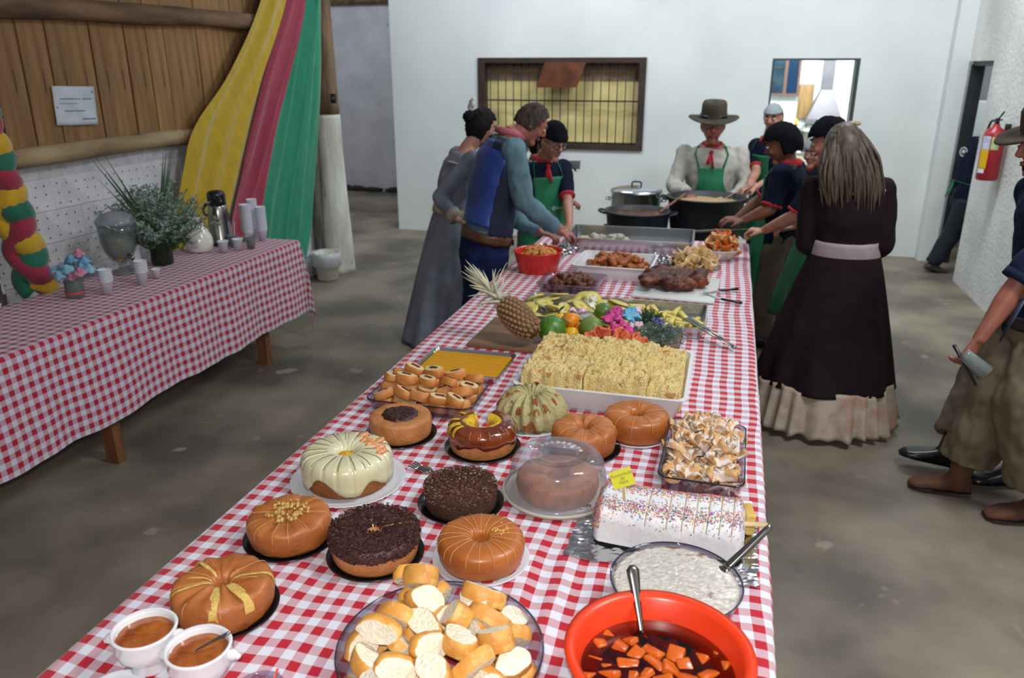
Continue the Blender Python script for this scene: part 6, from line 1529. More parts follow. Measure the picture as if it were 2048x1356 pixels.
def sleeve(sh, el, wr, frac, r0, r1, r2):
    """sleeve from shoulder to frac (0..1 along the arm: 0.5 = elbow)"""
    sh, el, wr = Vector(sh), Vector(el), Vector(wr); P_ = [sphere((r0*1.04,)*3, sh, 14, 10)]
    if frac <= .5: e = sh.lerp(el, frac*2); P_.append(limb([sh, sh.lerp(e, .5), e], [r0, r0*.97, r1]))
    else:
        e = el.lerp(wr, (frac-.5)*2); P_ += [limb([sh, sh.lerp(el, .5), el], [r0, r0*.95, r1]), sphere((r1,)*3, el, 12, 8), limb([el, el.lerp(e, .5), e], [r1, r1*.98, r2])]
    return join(*P_)
def cuff(F_, name, sh, el, wr, frac, r, mat, w_=.012):
    sh, el, wr = Vector(sh), Vector(el), Vector(wr)
    a, b = (sh, el) if frac <= .5 else (el, wr); q = frac*2 if frac <= .5 else (frac-.5)*2
    p = a.lerp(b, q); d = (b-a).normalized()
    return F_.put(name, tube([p-d*w_, p+d*w_*.4], [r, r], 18), mat)
def trousers(F_, mat, r=(.105, .085, .075), top=.12, wr=.008, name='trousers', upto=1.0, off=.014):
    P_ = [F_.torso(-.14, top, off, 6)]
    for (hp, kn, an, td) in F_.legs:
        hp, kn, an = Vector(hp), Vector(kn), Vector(an); e = kn.lerp(an, upto)
        P_.append(limb([hp, hp.lerp(kn, .5), kn, kn.lerp(e, .5), e], [r[0], (r[0]+r[1])/2, r[1], (r[1]+r[2])/2, r[2]])); P_.append(sphere((r[1],)*3, kn, 12, 8))
    return F_.weld(name, join(*P_), mat, .012, 4, wr, 2)
def shoes(F_, mat, name='shoe', extra=.006, shaft=0):
    for (hp, kn, an, td) in F_.legs:
        vf = foot_vf(an, td, 1.04, extra)
        if shaft: k_ = Vector(an).lerp(Vector(kn), shaft); vf = join(vf, limb([Vector(an)-Vector((0, 0, .03)), an, k_], [.046, .048, .056]))
        F_.weld(name, vf, mat, .008, 3, .003)
        sv, sf = foot_vf((0, 0, 0), (1, 0, 0), 1.04, extra+.006)
        d = Vector(td).normalized(); s_ = d.cross(Vector((0, 0, 1))).normalized(); u_ = s_.cross(d)
        sv = [(p[0], p[1], max(-.094, min(p[2], -.072))) for p in sv]; m = Matrix.Translation(Vector(an)) @ Matrix((d, s_, u_)).transposed().to_4x4()
        F_.put('sole', xf((sv, sf), m), m_blk)
def scarf(F_, mat, tail=True, name='neckerchief', r=.064, fdir=None):
    f = fdir or F_.front; c = F_.at(1.0); ring = []
    for i in range(17):
        a = 2*PI*i/16; ring.append(c+F_.side*(r*math.sin(a))+F_.front*(r*math.cos(a))+F_.up*(.012-.022*max(0, math.cos(a))))
    P_ = [tube(ring, [.020+.003*math.sin(i*2.1) for i in range(17)], 10, False, flat=1.1)]
    if tail:
        k0 = F_.tp(.93, 0, .03); P_ += [sphere((.020, .018, .018), k0, 10, 8), tube([k0, F_.tp(.86, .03, .035), F_.tp(.74, .06, .036)], [.012, .026, .034], 8, flat=.3), tube([k0, F_.tp(.87, -.06, .035), F_.tp(.79, -.10, .036)], [.010, .018, .024], 8, flat=.3)]
    return F_.put(name, join(*P_), mat)
def apron(F_, mat, hem, bib=.80, off=.034, side_a=1.5, bib_a=.62, flare=.05, straps=True, waist=.22):
    """bib apron: a sheet that follows chest and lap, straps over the shoulders, ties at the back"""
    bz = F_.at(waist)
    def f(u, v):
        a0 = (u*2-1)
        if v > .5:
            q = (v-.5)*2; t = waist+(bib-waist)*q; k_ = 1-min(1, q*1.35); aa = a0*(bib_a+(side_a-bib_a)*k_**2)
            return F_.tp(t, aa, off+.004*ns(a0*4, q*5))
        q = 1-v*2; p = F_.tp(waist-.02, a0*side_a, off); L_ = bz.z-hem
        out = (p-F_.at(waist)); out.z = 0; n_ = out.normalized() if out.length > 0 else F_.f
        p = p+n_*(flare*q*(1+.35*math.sin(a0*9+1)))+F_.front*.02*q; p.z = bz.z-(L_)*q+(p.z-bz.z)*(1-q); return p
    ap = F_.put('apron', grid(36, 40, f), mat, solid=.004)
    if straps:
        for s_ in (-1, 1):
            F_.put('apron_strap', tube([F_.tp(bib, s_*bib_a*.92, off), F_.tp(.90, s_*.60, .020), F_.tp(.99, s_*.9, .024), F_.tp(1.0, s_*2.4, .03)], [.010]*4, 6, flat=.3), mat)
    F_.put('apron_tie', join(tube([F_.tp(waist, side_a*.95, off)]+[F_.tp(waist, a, .03) for a in (1.9, 2.4, 2.9, 3.14)], .008, 6, flat=.4), tube([F_.tp(waist, -side_a*.95, off)]+[F_.tp(waist, -a, .03) for a in (1.9, 2.4, 2.9, 3.14)], .008, 6, flat=.4),
          tube([F_.tp(waist, 3.14, .035), F_.tp(waist-.10, 3.05, .05), F_.tp(waist-.30, 3.0, .07)], [.006, .009, .010], 6, flat=.3), tube([F_.tp(waist, 3.14, .035), F_.tp(waist-.08, 3.3, .05), F_.tp(waist-.24, 3.4, .08)], [.006, .009, .010], 6, flat=.3)), mat)
    return ap
def skirt(F_, name, mat, t_top, hem_c, hem_r, hem_z, folds=14, fa=.05, z0=None, off=.02, wave=0, elong=1.0, n=46):
    top = F_.at(t_top); hc = Vector(hem_c)
    def f(u, v):
        a = 2*PI*u; w_, d = F_.wd(max(0, t_top)); q = v
        c = top.lerp(Vector((hc.x, hc.y, hem_z)), q)
        wi = (w_+off)+(hem_r-w_-off)*q**.85; de = (d+off)+(hem_r*elong-d-off)*q**.85
        k = 1+fa*q*(math.sin(a*folds+1.3*math.sin(a*3))+.4*math.sin(a*folds*.5+2))
        sx, fx = math.sin(a)*wi*k, math.cos(a)*de*k
        p = c+F_.side*sx+F_.f*fx; p.z = c.z+(wave*math.sin(a*5)*q if wave else 0); return p
    return F_.put(name, grid(200, n, f), mat, solid=.004)
def H(p, d): return Vector(p)+Vector(d)
DN = (0, 0, -1)

# 1 woman in grey dress
m_gd = M('grey_dress', '7c828e', '6a707c', scale=7, rough=.85, spec=.2); m_lace = M('cream_lace', 'b5a998', '9c9080', scale=60, rough=.9, bump=.6)
F1 = Fig('person in a long grey dress, back half turned, beside the man in the blue vest', PY(897, 452, 5.45), PY(936, 296, 5.45), (.8, .6), bulk=.92)
e_, w_ = PY(878, 395, 5.28), PY(915, 440, 5.2)
sh = F1.shr+Vector((0, 0, -.0)); lk = [(F1.hl, F1.hl+Vector((.03, .02, -.42)), Vector((F1.hl.x, F1.hl.y, .085)), (.8, .6, 0)), (F1.hr, F1.hr+Vector((.03, .02, -.42)), Vector((F1.hr.x, F1.hr.y, .085)), (.8, .6, 0))]
arms = [(F1.shr, e_, w_, (.8, .3, -.1), (0, 0, 1), 1), (F1.shl, F1.shl+Vector((.05, .0, -.27)), F1.shl+Vector((.22, -.05, -.36)), (.8, -.2, 0), (0, 0, 1), -1)]
build_body(F1, PY(962, 252, 5.5), (.75, .5, -.35), arms, lk, m_skin, brow=m_hair_d)
F1.weld('dress_bodice', join(F1.torso(.05, .93, .016), sleeve(F1.shr, e_, w_, .92, .066, .052, .042), sleeve(F1.shl, arms[1][1], arms[1][2], .92, .064, .05, .042)), m_gd, .011, 5, .008)
skirt(F1, 'dress_skirt', m_gd, .20, (-1.90, 5.32, 0), .38, .02, 11, .05, off=.012)
F1.put('waist_sash', F1.torso(.15, .25, .026, 3, 36), M('cream_sash', 'a89e8c', '93897a', scale=12, rough=.8)); cuff(F1, 'lace_cuff', F1.shr, e_, w_, .93, .056, m_lace, .045)
F1.put('lace_yoke', tube([F1.tp(.80, a, .024) for a in [-2.9+.2*i for i in range(14)]], .012, 6, flat=.5), m_lace)
cap(F1, 'hair', m_hair_d, lambda x, y, z: y < .045+.2*(z-.02) or z > .075, .012, .10, 3)
bun = Vector((0, -.10, .03)); F1.put('hair_bun', xf(sphere((.052, .048, .045), bun, 18, 12, .3, 5, 2), F1.hm), m_hair_d)
F1.put('white_hair_flower', xf(join(*[sphere((.028, .020, .026), (.0+.026*math.cos(i*1.26), -.115, .115+.026*math.sin(i*1.26)), 8, 6) for i in range(5)]), F1.hm), M('flower_white', 'c4c2bc', rough=.7))
shoes(F1, m_blk)

# 2 man in blue vest
m_shirt2 = M('teal_grey_shirt', '5c7c88', '4e6c78', scale=7, rough=.8); m_vest = M('blue_satin', '2c4c96', '1e3878', scale=4, rough=.34, bump=.4, bscale=9); m_vestd = M('navy_wool', '151d3a', '111830', scale=8, rough=.8); m_nvt = M('navy_bombacha', '14214a', '101a3a', scale=6, rough=.85, spec=.2)
F2 = Fig('person in a blue satin vest and wide navy trousers bending over the buffet', PY(968, 492, 4.98), PY(1020, 268, 5.02), (.86, .5), bulk=1.10, belly=.25)
eR, wR = PY(1046, 402, 4.86), PY(1120, 462, 5.02); eL, wL = PY(1032, 440, 5.20), PY(1082, 466, 5.12)
lk = [(F2.hl, F2.hl+Vector((.02, .03, -.42)), Vector((F2.hl.x-.02, F2.hl.y+.03, .085)), (.86, .5, 0)), (F2.hr, F2.hr+Vector((-.02, -.02, -.42)), Vector((F2.hr.x-.05, F2.hr.y-.02, .085)), (.86, .4, 0))]
arms = [(F2.shr, eR, wR, (.8, .2, -.25), (0, 0, 1), 1), (F2.shl, eL, wL, (.85, -.1, -.1), (0, 0, 1), -1)]
build_body(F2, PY(1062, 246, 5.13), (.72, .30, -.55), arms, lk, m_skin3, hsc=1.06, curl=(.7, .6), brow=m_hair_g)
F2.weld('shirt', join(F2.torso(.05, .97, .016), sleeve(F2.shr, eR, wR, .95, .082, .066, .046), sleeve(F2.shl, eL, wL, .95, .078, .062, .046)), m_shirt2, .011, 5, .012)
def vest_front(u, v, a0, a1): return F2.tp(.20+.70*v, a0+(a1-a0)*u, .030+.006*ns(u*5, v*6))
def vshape(a_, t_): return 1
F2.put('vest_back', grid(36, 30, lambda u, v: F2.tp(.20+.73*v-.0*u, -1.75-(2*PI-3.5)*u*1.0, .034+.007*ns(u*6, v*7)+(.0 if v < .9 else -.004))), m_vest, solid=.006)
F2.put('vest_front', grid(30, 30, lambda u, v: F2.tp(.14+.70*v, -1.78+(1.2)*u, .036+.006*ns(u*6, v*7)) ), m_vestd, solid=.006)
F2.put('vest_front', grid(30, 30, lambda u, v: F2.tp(.14+.70*v, .58+(1.2)*u, .036+.006*ns(u*6, v*7)) ), m_vestd, solid=.006)
F2.put('vest_shoulder', join(*[grid(12, 16, lambda u, v, s_=s_: F2.tp(.80+.17*math.sin(PI*v)**.6 if False else .84+.11*math.sin(PI*v), s_*(.75+1.65*v), .030+.01*u) if False else F2.tp(.86+.10*u, s_*(.6+2.0*v), .030)) for s_ in (-1, 1)]), m_vestd, solid=.006)
F2.put('belt', F2.torso(.06, .145, .040, 3, 40), M('brown_belt', '5a3a24', '46291a', scale=12, rough=.45)); F2.put('buckle', xf(box(.05, .012, .05, bev=.004), Matrix.Translation(F2.tp(.10, -.35, .045)) @ frame(F2.f, (0, 0, 1))), m_steel)
trousers(F2, m_nvt, (.150, .140, .115), .07, .014, off=.028, upto=.94)
scarf(F2, M('pink_scarf', 'b5606e', '9c4c5c', scale=10, rough=.7), False, r=.084); shoes(F2, m_blk, shaft=.3)
cap(F2, 'hair', m_hair_g, lambda x, y, z: (y < .030+.35*(z-.0) and z > -.05) or z > .085, .008, .07, 5, 12)

# 3 woman with green apron and glasses
F3 = Fig('person with black headscarf, glasses and green apron at the far left corner', PY(1088, 478, 5.98), PY(1084, 318, 5.98), (.62, -.78), bulk=1.02, belly=.2)
eR, wR = PY(1062, 425, 5.80), PY(1118, 452, 5.62); eL, wL = PY(1135, 400, 5.90), PY(1138, 450, 5.70)
lk = [(F3.hl, F3.hl+Vector((0, -.02, -.40)), Vector((F3.hl.x, F3.hl.y, .085)), (.62, -.78, 0)), (F3.hr, F3.hr+Vector((0, -.02, -.40)), Vector((F3.hr.x, F3.hr.y, .085)), (.62, -.78, 0))]
arms = [(F3.shr, eR, wR, (.7, -.3, -.2), (0, 0, 1), 1), (F3.shl, eL, wL, (.3, -.8, -.2), (0, 0, 1), -1)]
build_body(F3, PY(1106, 281, 5.88), (.60, -.62, -.35), arms, lk, m_skin, hsc=1.16, brow=m_hair_d)
F3.weld('polo_shirt', join(F3.torso(.0, .97, .016), sleeve(F3.shr, eR, wR, .44, .074, .062, .05), sleeve(F3.shl, eL, wL, .44, .070, .060, .05)), m_navy, .011, 5, .008)
for a in arms: cuff(F3, 'red_cuff', a[0], a[1], a[2], .445, .064, m_redcl)
trousers(F3, m_khaki); apron(F3, m_green, .50); scarf(F3, m_redcl, True); shoes(F3, m_blk)
cap(F3, 'headscarf', M('black_scarf', '0c0e12', '12141a', scale=20, rough=.95, spec=.1), lambda x, y, z: z > .038-.35*min(0, y+.02)*0 and True or (y < -.02 and z > -.06), .014, .03, 2)
F3.put('scarf_tail', xf(sphere((.03, .04, .05), (0, -.115, -.01), 12, 8, .2, 3, 1), F3.hm), M('black_scarf', '171a20'))
gl = []
for sx in (-1, 1):
    gl.append(tube([Vector((sx*.033+.025*math.cos(a), .104, .008+.017*math.sin(a))) for a in [2*PI*i/14 for i in range(15)]], .0036, 5, False)); gl.append(tube([(sx*.057, .102, .012), (sx*.080, .02, .010)], .002, 5))
gl.append(tube([(-.009, .107, .010), (.009, .107, .010)], .002, 5)); F3.put('glasses', xf(join(*gl), F3.hm @ Matrix.Scale(1.16, 4)), m_blk)
# white print on the apron chest
m_print = M('white_print', 'b0c4bc', rough=.7)
def print_on(F_, txt, t_, a_, size, off=.042, star=True):
    p = F_.tp(t_, a_, off); d1 = (F_.tp(t_, a_+.05, off)-F_.tp(t_, a_-.05, off)).normalized(); u_ = F_.up
    n_ = d1.cross(u_)*1.0; m = Matrix.Translation(p-F_.base) @ Matrix((d1, u_, d1.cross(u_))).transposed().to_4x4()
    flat_text(txt, size, m_print, F_.t, m @ T(.022, 0, .0), 'apron_print', .001, 0, 'LEFT')
    if star:
        s_ = join(*[xf(box(.0045, .015, .002, (0, .012, 0), .0006), R(k*PI/4)) for k in range(8)]); mesh_obj('apron_emblem', xf(s_, m), m_print, F_.t)
print_on(F3, 'Sicredi', .42, .10, .030)

# 4 man with hat
m_cream = M('cream_shirt', 'a8a49c', '98948c', scale=6, rough=.85)
F4 = Fig('person with broad brown hat, white shirt and green apron behind the wide pot', PY(1420, 440, 7.5), PY(1424, 290, 7.48), (.02, -1), bulk=1.36, belly=.3)
eR, wR = PY(1347, 372, 7.35), PY(1378, 388, 7.15); eL, wL = PY(1492, 372, 7.4), PY(1462, 400, 7.15)
lk = [(F4.hl, F4.hl+Vector((0, -.02, -.40)), Vector((F4.hl.x, F4.hl.y, .085)), (0, -1, 0)), (F4.hr, F4.hr+Vector((0, -.02, -.40)), Vector((F4.hr.x, F4.hr.y, .085)), (0, -1, 0))]
arms = [(F4.shr, eR, wR, (.5, -.6, -.3), (0, 0, 1), 1), (F4.shl, eL, wL, (-.5, -.6, -.3), (0, 0, 1), -1)]
build_body(F4, PY(1426, 251, 7.42), (.08, -1, -.12), arms, lk, m_skin3, hsc=1.30, brow=m_hair_d)
F4.weld('shirt', join(F4.torso(.0, .97, .016), sleeve(F4.shr, eR, wR, .95, .078, .070, .05), sleeve(F4.shl, eL, wL, .95, .078, .070, .05)), m_cream, .011, 5, .014)
trousers(F4, m_khaki); apron(F4, m_green, .35, bib=.74, bib_a=.42, side_a=1.35); scarf(F4, m_redcl, True, r=.075); shoes(F4, m_blk); print_on(F4, 'Sicredi', .36, .0, .055, .05)
m_hat = M('hat_felt', '3c3426', '2c261c', scale=10, rough=.9)
def hat(F_, m_, r, mat, crown=.105, tilt=0, z=.052, cr=.088, k=1.1):
    def fn(a, rr, zz, kk):
        if kk <= 3: return (rr, zz+.012*math.cos(2*a)*(rr-cr)/(r-cr))
        return (rr*(1+.05*math.cos(2*a+PI)), zz-(.018*math.exp(-(math.cos(a)*1.0)**2*6) if kk > 7 else 0))
    p = [(r, .0), (r*.985, .006), ((r+cr)/2, .002), (cr+.006, .006), (cr, .014), (cr*.99, .05), (cr*.95, crown*.85), (cr*.85, crown), (cr*.5, crown+.004), (0, crown-.006)]
    h = F_.put('hat', xf(lathe(p, 48, fn), F_.hm @ T(0, -.005, z) @ Matrix.Scale(k, 4)), mat, solid=.004)
    F_.put('hat_band', xf(lathe([(cr+.003, .012), (cr+.003, .032)], 32), F_.hm @ T(0, -.005, z) @ Matrix.Scale(k, 4)), m_blk, h, solid=.003)
hat(F4, None, .165, m_hat, z=.058, k=1.32, crown=.115)
F4.put('beard', xf(join(sphere((.030, .018, .020), (0, .088, -.105), 12, 8, .2, 5, 1), tube([(-.030, .086, -.090), (-.026, .098, -.050), (0, .110, -.045), (.026, .098, -.050), (.030, .086, -.090)], .008, 8)), F4.hm), m_hair_d)
cap(F4, 'hair', m_hair_d, lambda x, y, z: y < .0 and z > -.045, .006, .05, 5)

# 5 helper with hairnet
F5 = Fig('person with pale hairnet and navy shirt in front of the serving hatch', PY(1532, 420, 7.55), PY(1538, 278, 7.55), (-.75, -.62), bulk=.98)
eR, wR = PY(1512, 345, 7.40), PY(1498, 372, 7.15); eL, wL = PY(1560, 350, 7.4), PY(1510, 375, 7.2)
lk = [(F5.hl, F5.hl+Vector((0, -.02, -.40)), Vector((F5.hl.x, F5.hl.y, .085)), (-.75, -.6, 0)), (F5.hr, F5.hr+Vector((0, -.02, -.40)), Vector((F5.hr.x, F5.hr.y, .085)), (-.75, -.6, 0))]
arms = [(F5.shr, eR, wR, (-.6, -.5, -.3), (0, 0, 1), 1), (F5.shl, eL, wL, (-.7, -.3, -.3), (0, 0, 1), -1)]
build_body(F5, PY(1546, 236, 7.5), (-.28, -.9, -.15), arms, lk, m_skin, brow=m_hair_d)
F5.weld('polo_shirt', join(F5.torso(.0, .97, .016), sleeve(F5.shr, eR, wR, .40, .070, .060, .05), sleeve(F5.shl, eL, wL, .40, .070, .060, .05)), m_navy, .011, 5, .008)
for a in arms: cuff(F5, 'red_cuff', a[0], a[1], a[2], .405, .062, m_redcl)
trousers(F5, m_khaki); apron(F5, m_green, .45); scarf(F5, m_redcl, False); shoes(F5, m_blk)
m_net = M('hairnet', '7c8488', '99a0a4', scale=90, rough=.9, bump=.5)
cap(F5, 'hairnet', m_net, lambda x, y, z: z > .045 or (y < -.01 and z > -.05), .012, .03, 2)
handle_spoon('ladle', 'long ladle held by the person in the hairnet over the wide pot', PY(1440, 402, 7.0), PY(1502, 368, 7.13), .008, .009, M('ladle_tan', '8a7a66', rough=.5))

# 6 helper in black cap
F6 = Fig('person with black cap, navy shirt and khaki trousers reaching left over the pots', PY(1548, 478, 5.78), PY(1578, 326, 5.76), (-.93, .25), bulk=1.05)
eL, wL = PY(1540, 418, 5.52), PY(1487, 440, 5.55); eR, wR = PY(1520, 400, 5.95), PY(1475, 436, 5.9)
a1, a2 = PZ(1527, 672, .085), PZ(1560, 660, .085)
lk = [(F6.hl, F6.hl.lerp(a1, .5)+Vector((-.03, 0, 0)), a1, (-.93, .25, 0)), (F6.hr, F6.hr.lerp(a2, .5)+Vector((-.03, 0, 0)), a2+Vector((0, .22, 0)), (-.93, .25, 0))]
arms = [(F6.shl, eL, wL, (-.9, 0, -.05), (0, 0, 1), -1), (F6.shr, eR, wR, (-.9, 0, -.1), (0, 0, 1), 1)]
build_body(F6, PY(1566, 288, 5.72), (-.85, .18, -.35), arms, lk, m_skin2, hsc=1.08, curl=(.35, .5), armr=1.1, brow=m_hair_d)
F6.weld('polo_shirt', join(F6.torso(-.02, .97, .018), sleeve(F6.shl, eL, wL, .45, .082, .072, .05), sleeve(F6.shr, eR, wR, .45, .078, .068, .05)), m_navy, .011, 5, .010)
for a in arms: cuff(F6, 'red_cuff', a[0], a[1], a[2], .455, .073, m_redcl)
trousers(F6, m_khaki, (.12, .095, .075)); apron(F6, m_green, .42, side_a=1.25); scarf(F6, m_redcl, False, r=.070); shoes(F6, m_blk)
cap(F6, 'black_cap', M('black_scarf', '171a20'), lambda x, y, z: z > .03+.25*y or (y < 0 and z > -.07), .022, .05, 4)

# 7 helper behind the blonde woman
F7 = Fig('person with black cap and green apron half hidden behind the woman in brown', PY(1640, 492, 5.22), PY(1660, 330, 5.22), (-.9, .35), bulk=1.02)
eL, wL = PY(1590, 432, 5.05), PY(1528, 461, 5.22); eR, wR = PY(1640, 420, 5.45), PY(1590, 455, 5.5)
lk = [(F7.hl, F7.hl+Vector((-.02, 0, -.40)), Vector((F7.hl.x, F7.hl.y, .085)), (-.9, .35, 0)), (F7.hr, F7.hr+Vector((-.02, 0, -.40)), Vector((F7.hr.x, F7.hr.y, .085)), (-.9, .35, 0))]
arms = [(F7.shl, eL, wL, (-.9, .15, -.02), (0, 0, 1), -1), (F7.shr, eR, wR, (-.9, 0, -.1), (0, 0, 1), 1)]
build_body(F7, PY(1661, 282, 5.18), (-.85, .2, -.3), arms, lk, m_skin, hsc=1.05, curl=(.75, .5), brow=m_hair_d)
F7.weld('polo_shirt', join(F7.torso(-.02, .97, .016), sleeve(F7.shl, eL, wL, .45, .076, .066, .05), sleeve(F7.shr, eR, wR, .45, .074, .064, .05)), m_navy, .011, 5, .010)
for a in arms: cuff(F7, 'red_cuff', a[0], a[1], a[2], .455, .067, m_redcl)
trousers(F7, m_khaki); apron(F7, m_green, .42, side_a=1.75, flare=.09); scarf(F7, m_redcl, False, r=.070); shoes(F7, m_blk)
cap(F7, 'black_cap', M('black_scarf', '171a20'), lambda x, y, z: z > .03+.25*y or (y < 0 and z > -.07), .024, .06, 6)
# 7b short helper with hairnet in the gap
F12 = Fig('short person with grey hairnet glimpsed between the two black caps', PY(1636, 462, 6.3), PY(1634, 336, 6.3), (-.6, -.75), bulk=.85)
lk = [(F12.hl, F12.hl+Vector((0, -.01, -.30)), Vector((F12.hl.x, F12.hl.y, .085)), (-.6, -.75, 0)), (F12.hr, F12.hr+Vector((0, -.01, -.30)), Vector((F12.hr.x, F12.hr.y, .085)), (-.6, -.75, 0))]
arms = [(F12.shl, F12.shl+Vector((-.02, -.02, -.24)), F12.shl+Vector((-.12, -.15, -.34)), (-.6, -.7, 0), (0, 0, 1), -1), (F12.shr, F12.shr+Vector((-.02, -.02, -.24)), F12.shr+Vector((-.12, -.15, -.34)), (-.6, -.7, 0), (0, 0, 1), 1)]
build_body(F12, PY(1632, 306, 6.28), (-.6, -.75, -.1), arms, lk, m_skin, hsc=.95, brow=m_hair_d)
F12.weld('polo_shirt', join(F12.torso(-.02, .97, .014), sleeve(*arms[0][:3], .45, .064, .056, .05), sleeve(*arms[1][:3], .45, .064, .056, .05)), m_navy, .012, 4, .006)
trousers(F12, m_khaki); scarf(F12, m_redcl, False, r=.060); shoes(F12, m_blk); cap(F12, 'hairnet', m_net, lambda x, y, z: z > .04 or (y < -.01 and z > -.06), .014, .03, 2)

# 8 woman in brown dress
m_bd = M('brown_dress', '1f161c', '181014', scale=7, rough=.9, spec=.15); m_belt = M('cream_belt', 'a39494', '92848a', scale=10, rough=.8); m_ruf = M('cream_ruffle', '9c8c7c', 'ac9f90', scale=18, rough=.9, bump=.3, c3='a08070', c3s=3.5, c3t=.60)
F8 = Fig('person with long blonde hair in a dark brown dress with cream sash, seen from behind', PY(1688, 532, 4.52), PY(1698, 356, 4.50), (-.12, 1), bulk=.98)
eL, wL = PY(1612, 486, 4.50), PY(1650, 512, 4.72); eR, wR = PY(1768, 488, 4.50), PY(1735, 512, 4.72)
lk = [(F8.hl, F8.hl+Vector((0, .02, -.40)), Vector((F8.hl.x, F8.hl.y, .085)), (-.1, 1, 0)), (F8.hr, F8.hr+Vector((0, .02, -.40)), Vector((F8.hr.x, F8.hr.y, .085)), (-.1, 1, 0))]
arms = [(F8.shl, eL, wL, (.3, .7, .1), (0, 0, 1), -1), (F8.shr, eR, wR, (-.3, .7, .1), (0, 0, 1), 1)]
build_body(F8, PY(1686, 298, 4.46), (-.25, .95, -.1), arms, lk, m_skin, hsc=1.0, brow=m_hair_g)
F8.weld('dress_bodice', join(F8.torso(.05, .86, .016), sleeve(F8.shl, eL, wL, .97, .066, .056, .042), sleeve(F8.shr, eR, wR, .97, .066, .056, .042)), m_bd, .011, 5, .008)
F8.put('neckline_trim', tube([F8.tp(.875, 2*PI*i/40, .020)+Vector((0, 0, .012*abs(math.sin(2*PI*i/40)))) for i in range(41)], .009, 6, False), m_belt)
F8.put('sash', F8.torso(.10, .32, .024, 5, 40), m_belt)
hc8 = (F8.base.x-.035, F8.base.y+.03, 0)
skirt(F8, 'dress_skirt', m_bd, .16, hc8, .375, .265, 9, .045, off=.018)
def ruf(u, v):
    a = 2*PI*u; r = .377+.045*v; k = 1+(.02+.035*v)*math.sin(a*24+2*math.sin(a*5))+.02*v*math.sin(a*9)
    return Vector((hc8[0]+r*k*math.sin(a), hc8[1]+r*k*math.cos(a), .285-.245*v+.012*math.sin(a*7)*(1-v)+.010*math.sin(a*24)*v))
F8.put('ruffled_hem', grid(260, 12, ruf), m_ruf, solid=.003)
m_bl = M('hair_blonde', '5e5044', '30261f', scale=34, rough=.5, stretch=(1, 1, .12), lo=.3, hi=.7)
cap(F8, 'hair_crown', m_bl, lambda x, y, z: (y < .06) or z > .07, .018, .04, 3)
rg = random.Random(17); st = []
for k in range(230):
    a = rg.uniform(-2.0, 2.0); hz = rg.uniform(-.02, .10)
    r0 = .092*math.sqrt(max(.1, 1-(hz/.14)**2)); p0 = Vector((r0*math.sin(a), -r0*1.05*math.cos(a*.9)*1.0, hz))
    p0w = F8.hm @ p0; sx = p0w-F8.hm.translation; L_ = rg.uniform(.20, .32)-.05*abs(a)
    end = F8.at(1.0)-F8.front*(.105+rg.uniform(-.01, .03))+F8.side*(-(sx.dot(-F8.side))*1.45+rg.uniform(-.02, .02)); end.z = p0w.z-L_-.06
    mid = p0w.lerp(end, .45)-F8.front*.03+F8.side*((sx.dot(F8.side))*.35)
    st.append(tube(smooth_path([p0w, mid, end], 4), [.008, .009, .0095, .009, .0085, .007, .006, .004, .0015], 5))
F8.put('long_hair', join(*st), m_bl)
F8.put('hair_flower', xf(join(*[sphere((.018, .012, .012), (.04+.02*math.cos(i*1.26), -.01+.018*math.sin(i*1.26), .128), 8, 6) for i in range(6)]), F8.hm), M('flower_cream', 'a8a07c', rough=.7)); shoes(F8, m_blk)

# 9 helper leaving through the doorway
F9 = Fig('person in navy clothes with green apron ties stepping out through the doorway', PY(1930, 395, 8.52), Vector((2.36, 8.62, 1.30)), (1, .15), bulk=1.0)
a1 = PY(1868, 516, 8.50); a1.z = .095
lk = [(F9.hr, F9.hr.lerp(a1, .5)+Vector((.02, 0, .0)), a1, (.85, .1, -.25)), (F9.hl, Vector((2.46, 8.70, .46)), Vector((2.42, 8.72, .085)), (1, .1, 0))]
arms = [(F9.shr, F9.shr+Vector((.10, -.02, -.22)), F9.shr+Vector((.30, 0, -.25)), (1, 0, 0), (0, 0, 1), 1), (F9.shl, F9.shl+Vector((.10, .02, -.22)), F9.shl+Vector((.30, 0, -.25)), (1, 0, 0), (0, 0, 1), -1)]
build_body(F9, (2.47, 8.63, 1.47), (1, .1, -.1), arms, lk, m_skin2, brow=m_hair_d)
F9.weld('polo_shirt', join(F9.torso(-.04, .97, .018), sleeve(*arms[0][:3], .45, .07, .062, .05), sleeve(*arms[1][:3], .45, .07, .062, .05)), m_navy, .011, 5, .01)
trousers(F9, M('dark_trousers', '121828', '0e1320', scale=8, rough=.85), (.115, .09, .075)); apron(F9, m_green, .4); shoes(F9, M('brown_shoe', '2e2620', '3c3028', scale=12, rough=.6)); cap(F9, 'black_cap', M('black_scarf', '171a20'), lambda x, y, z: z > .03 or (y < 0 and z > -.06), .02, .04, 4)
mesh_obj('shirt_back_print', xf(join(lathe([(.034, 0), (.046, 0), (.046, .002), (.034, .002), (.034, 0)], 28), lathe([(0, 0), (.020, 0), (.020, .002), (0, .002)], 20)), Matrix.Translation(F9.tp(.70, PI, .030)-F9.base) @ frame((1, .6, 0), (0, 0, 1)) @ R(PI/2, 'X')), M('white_print', 'b0c4bc'), F9.t)

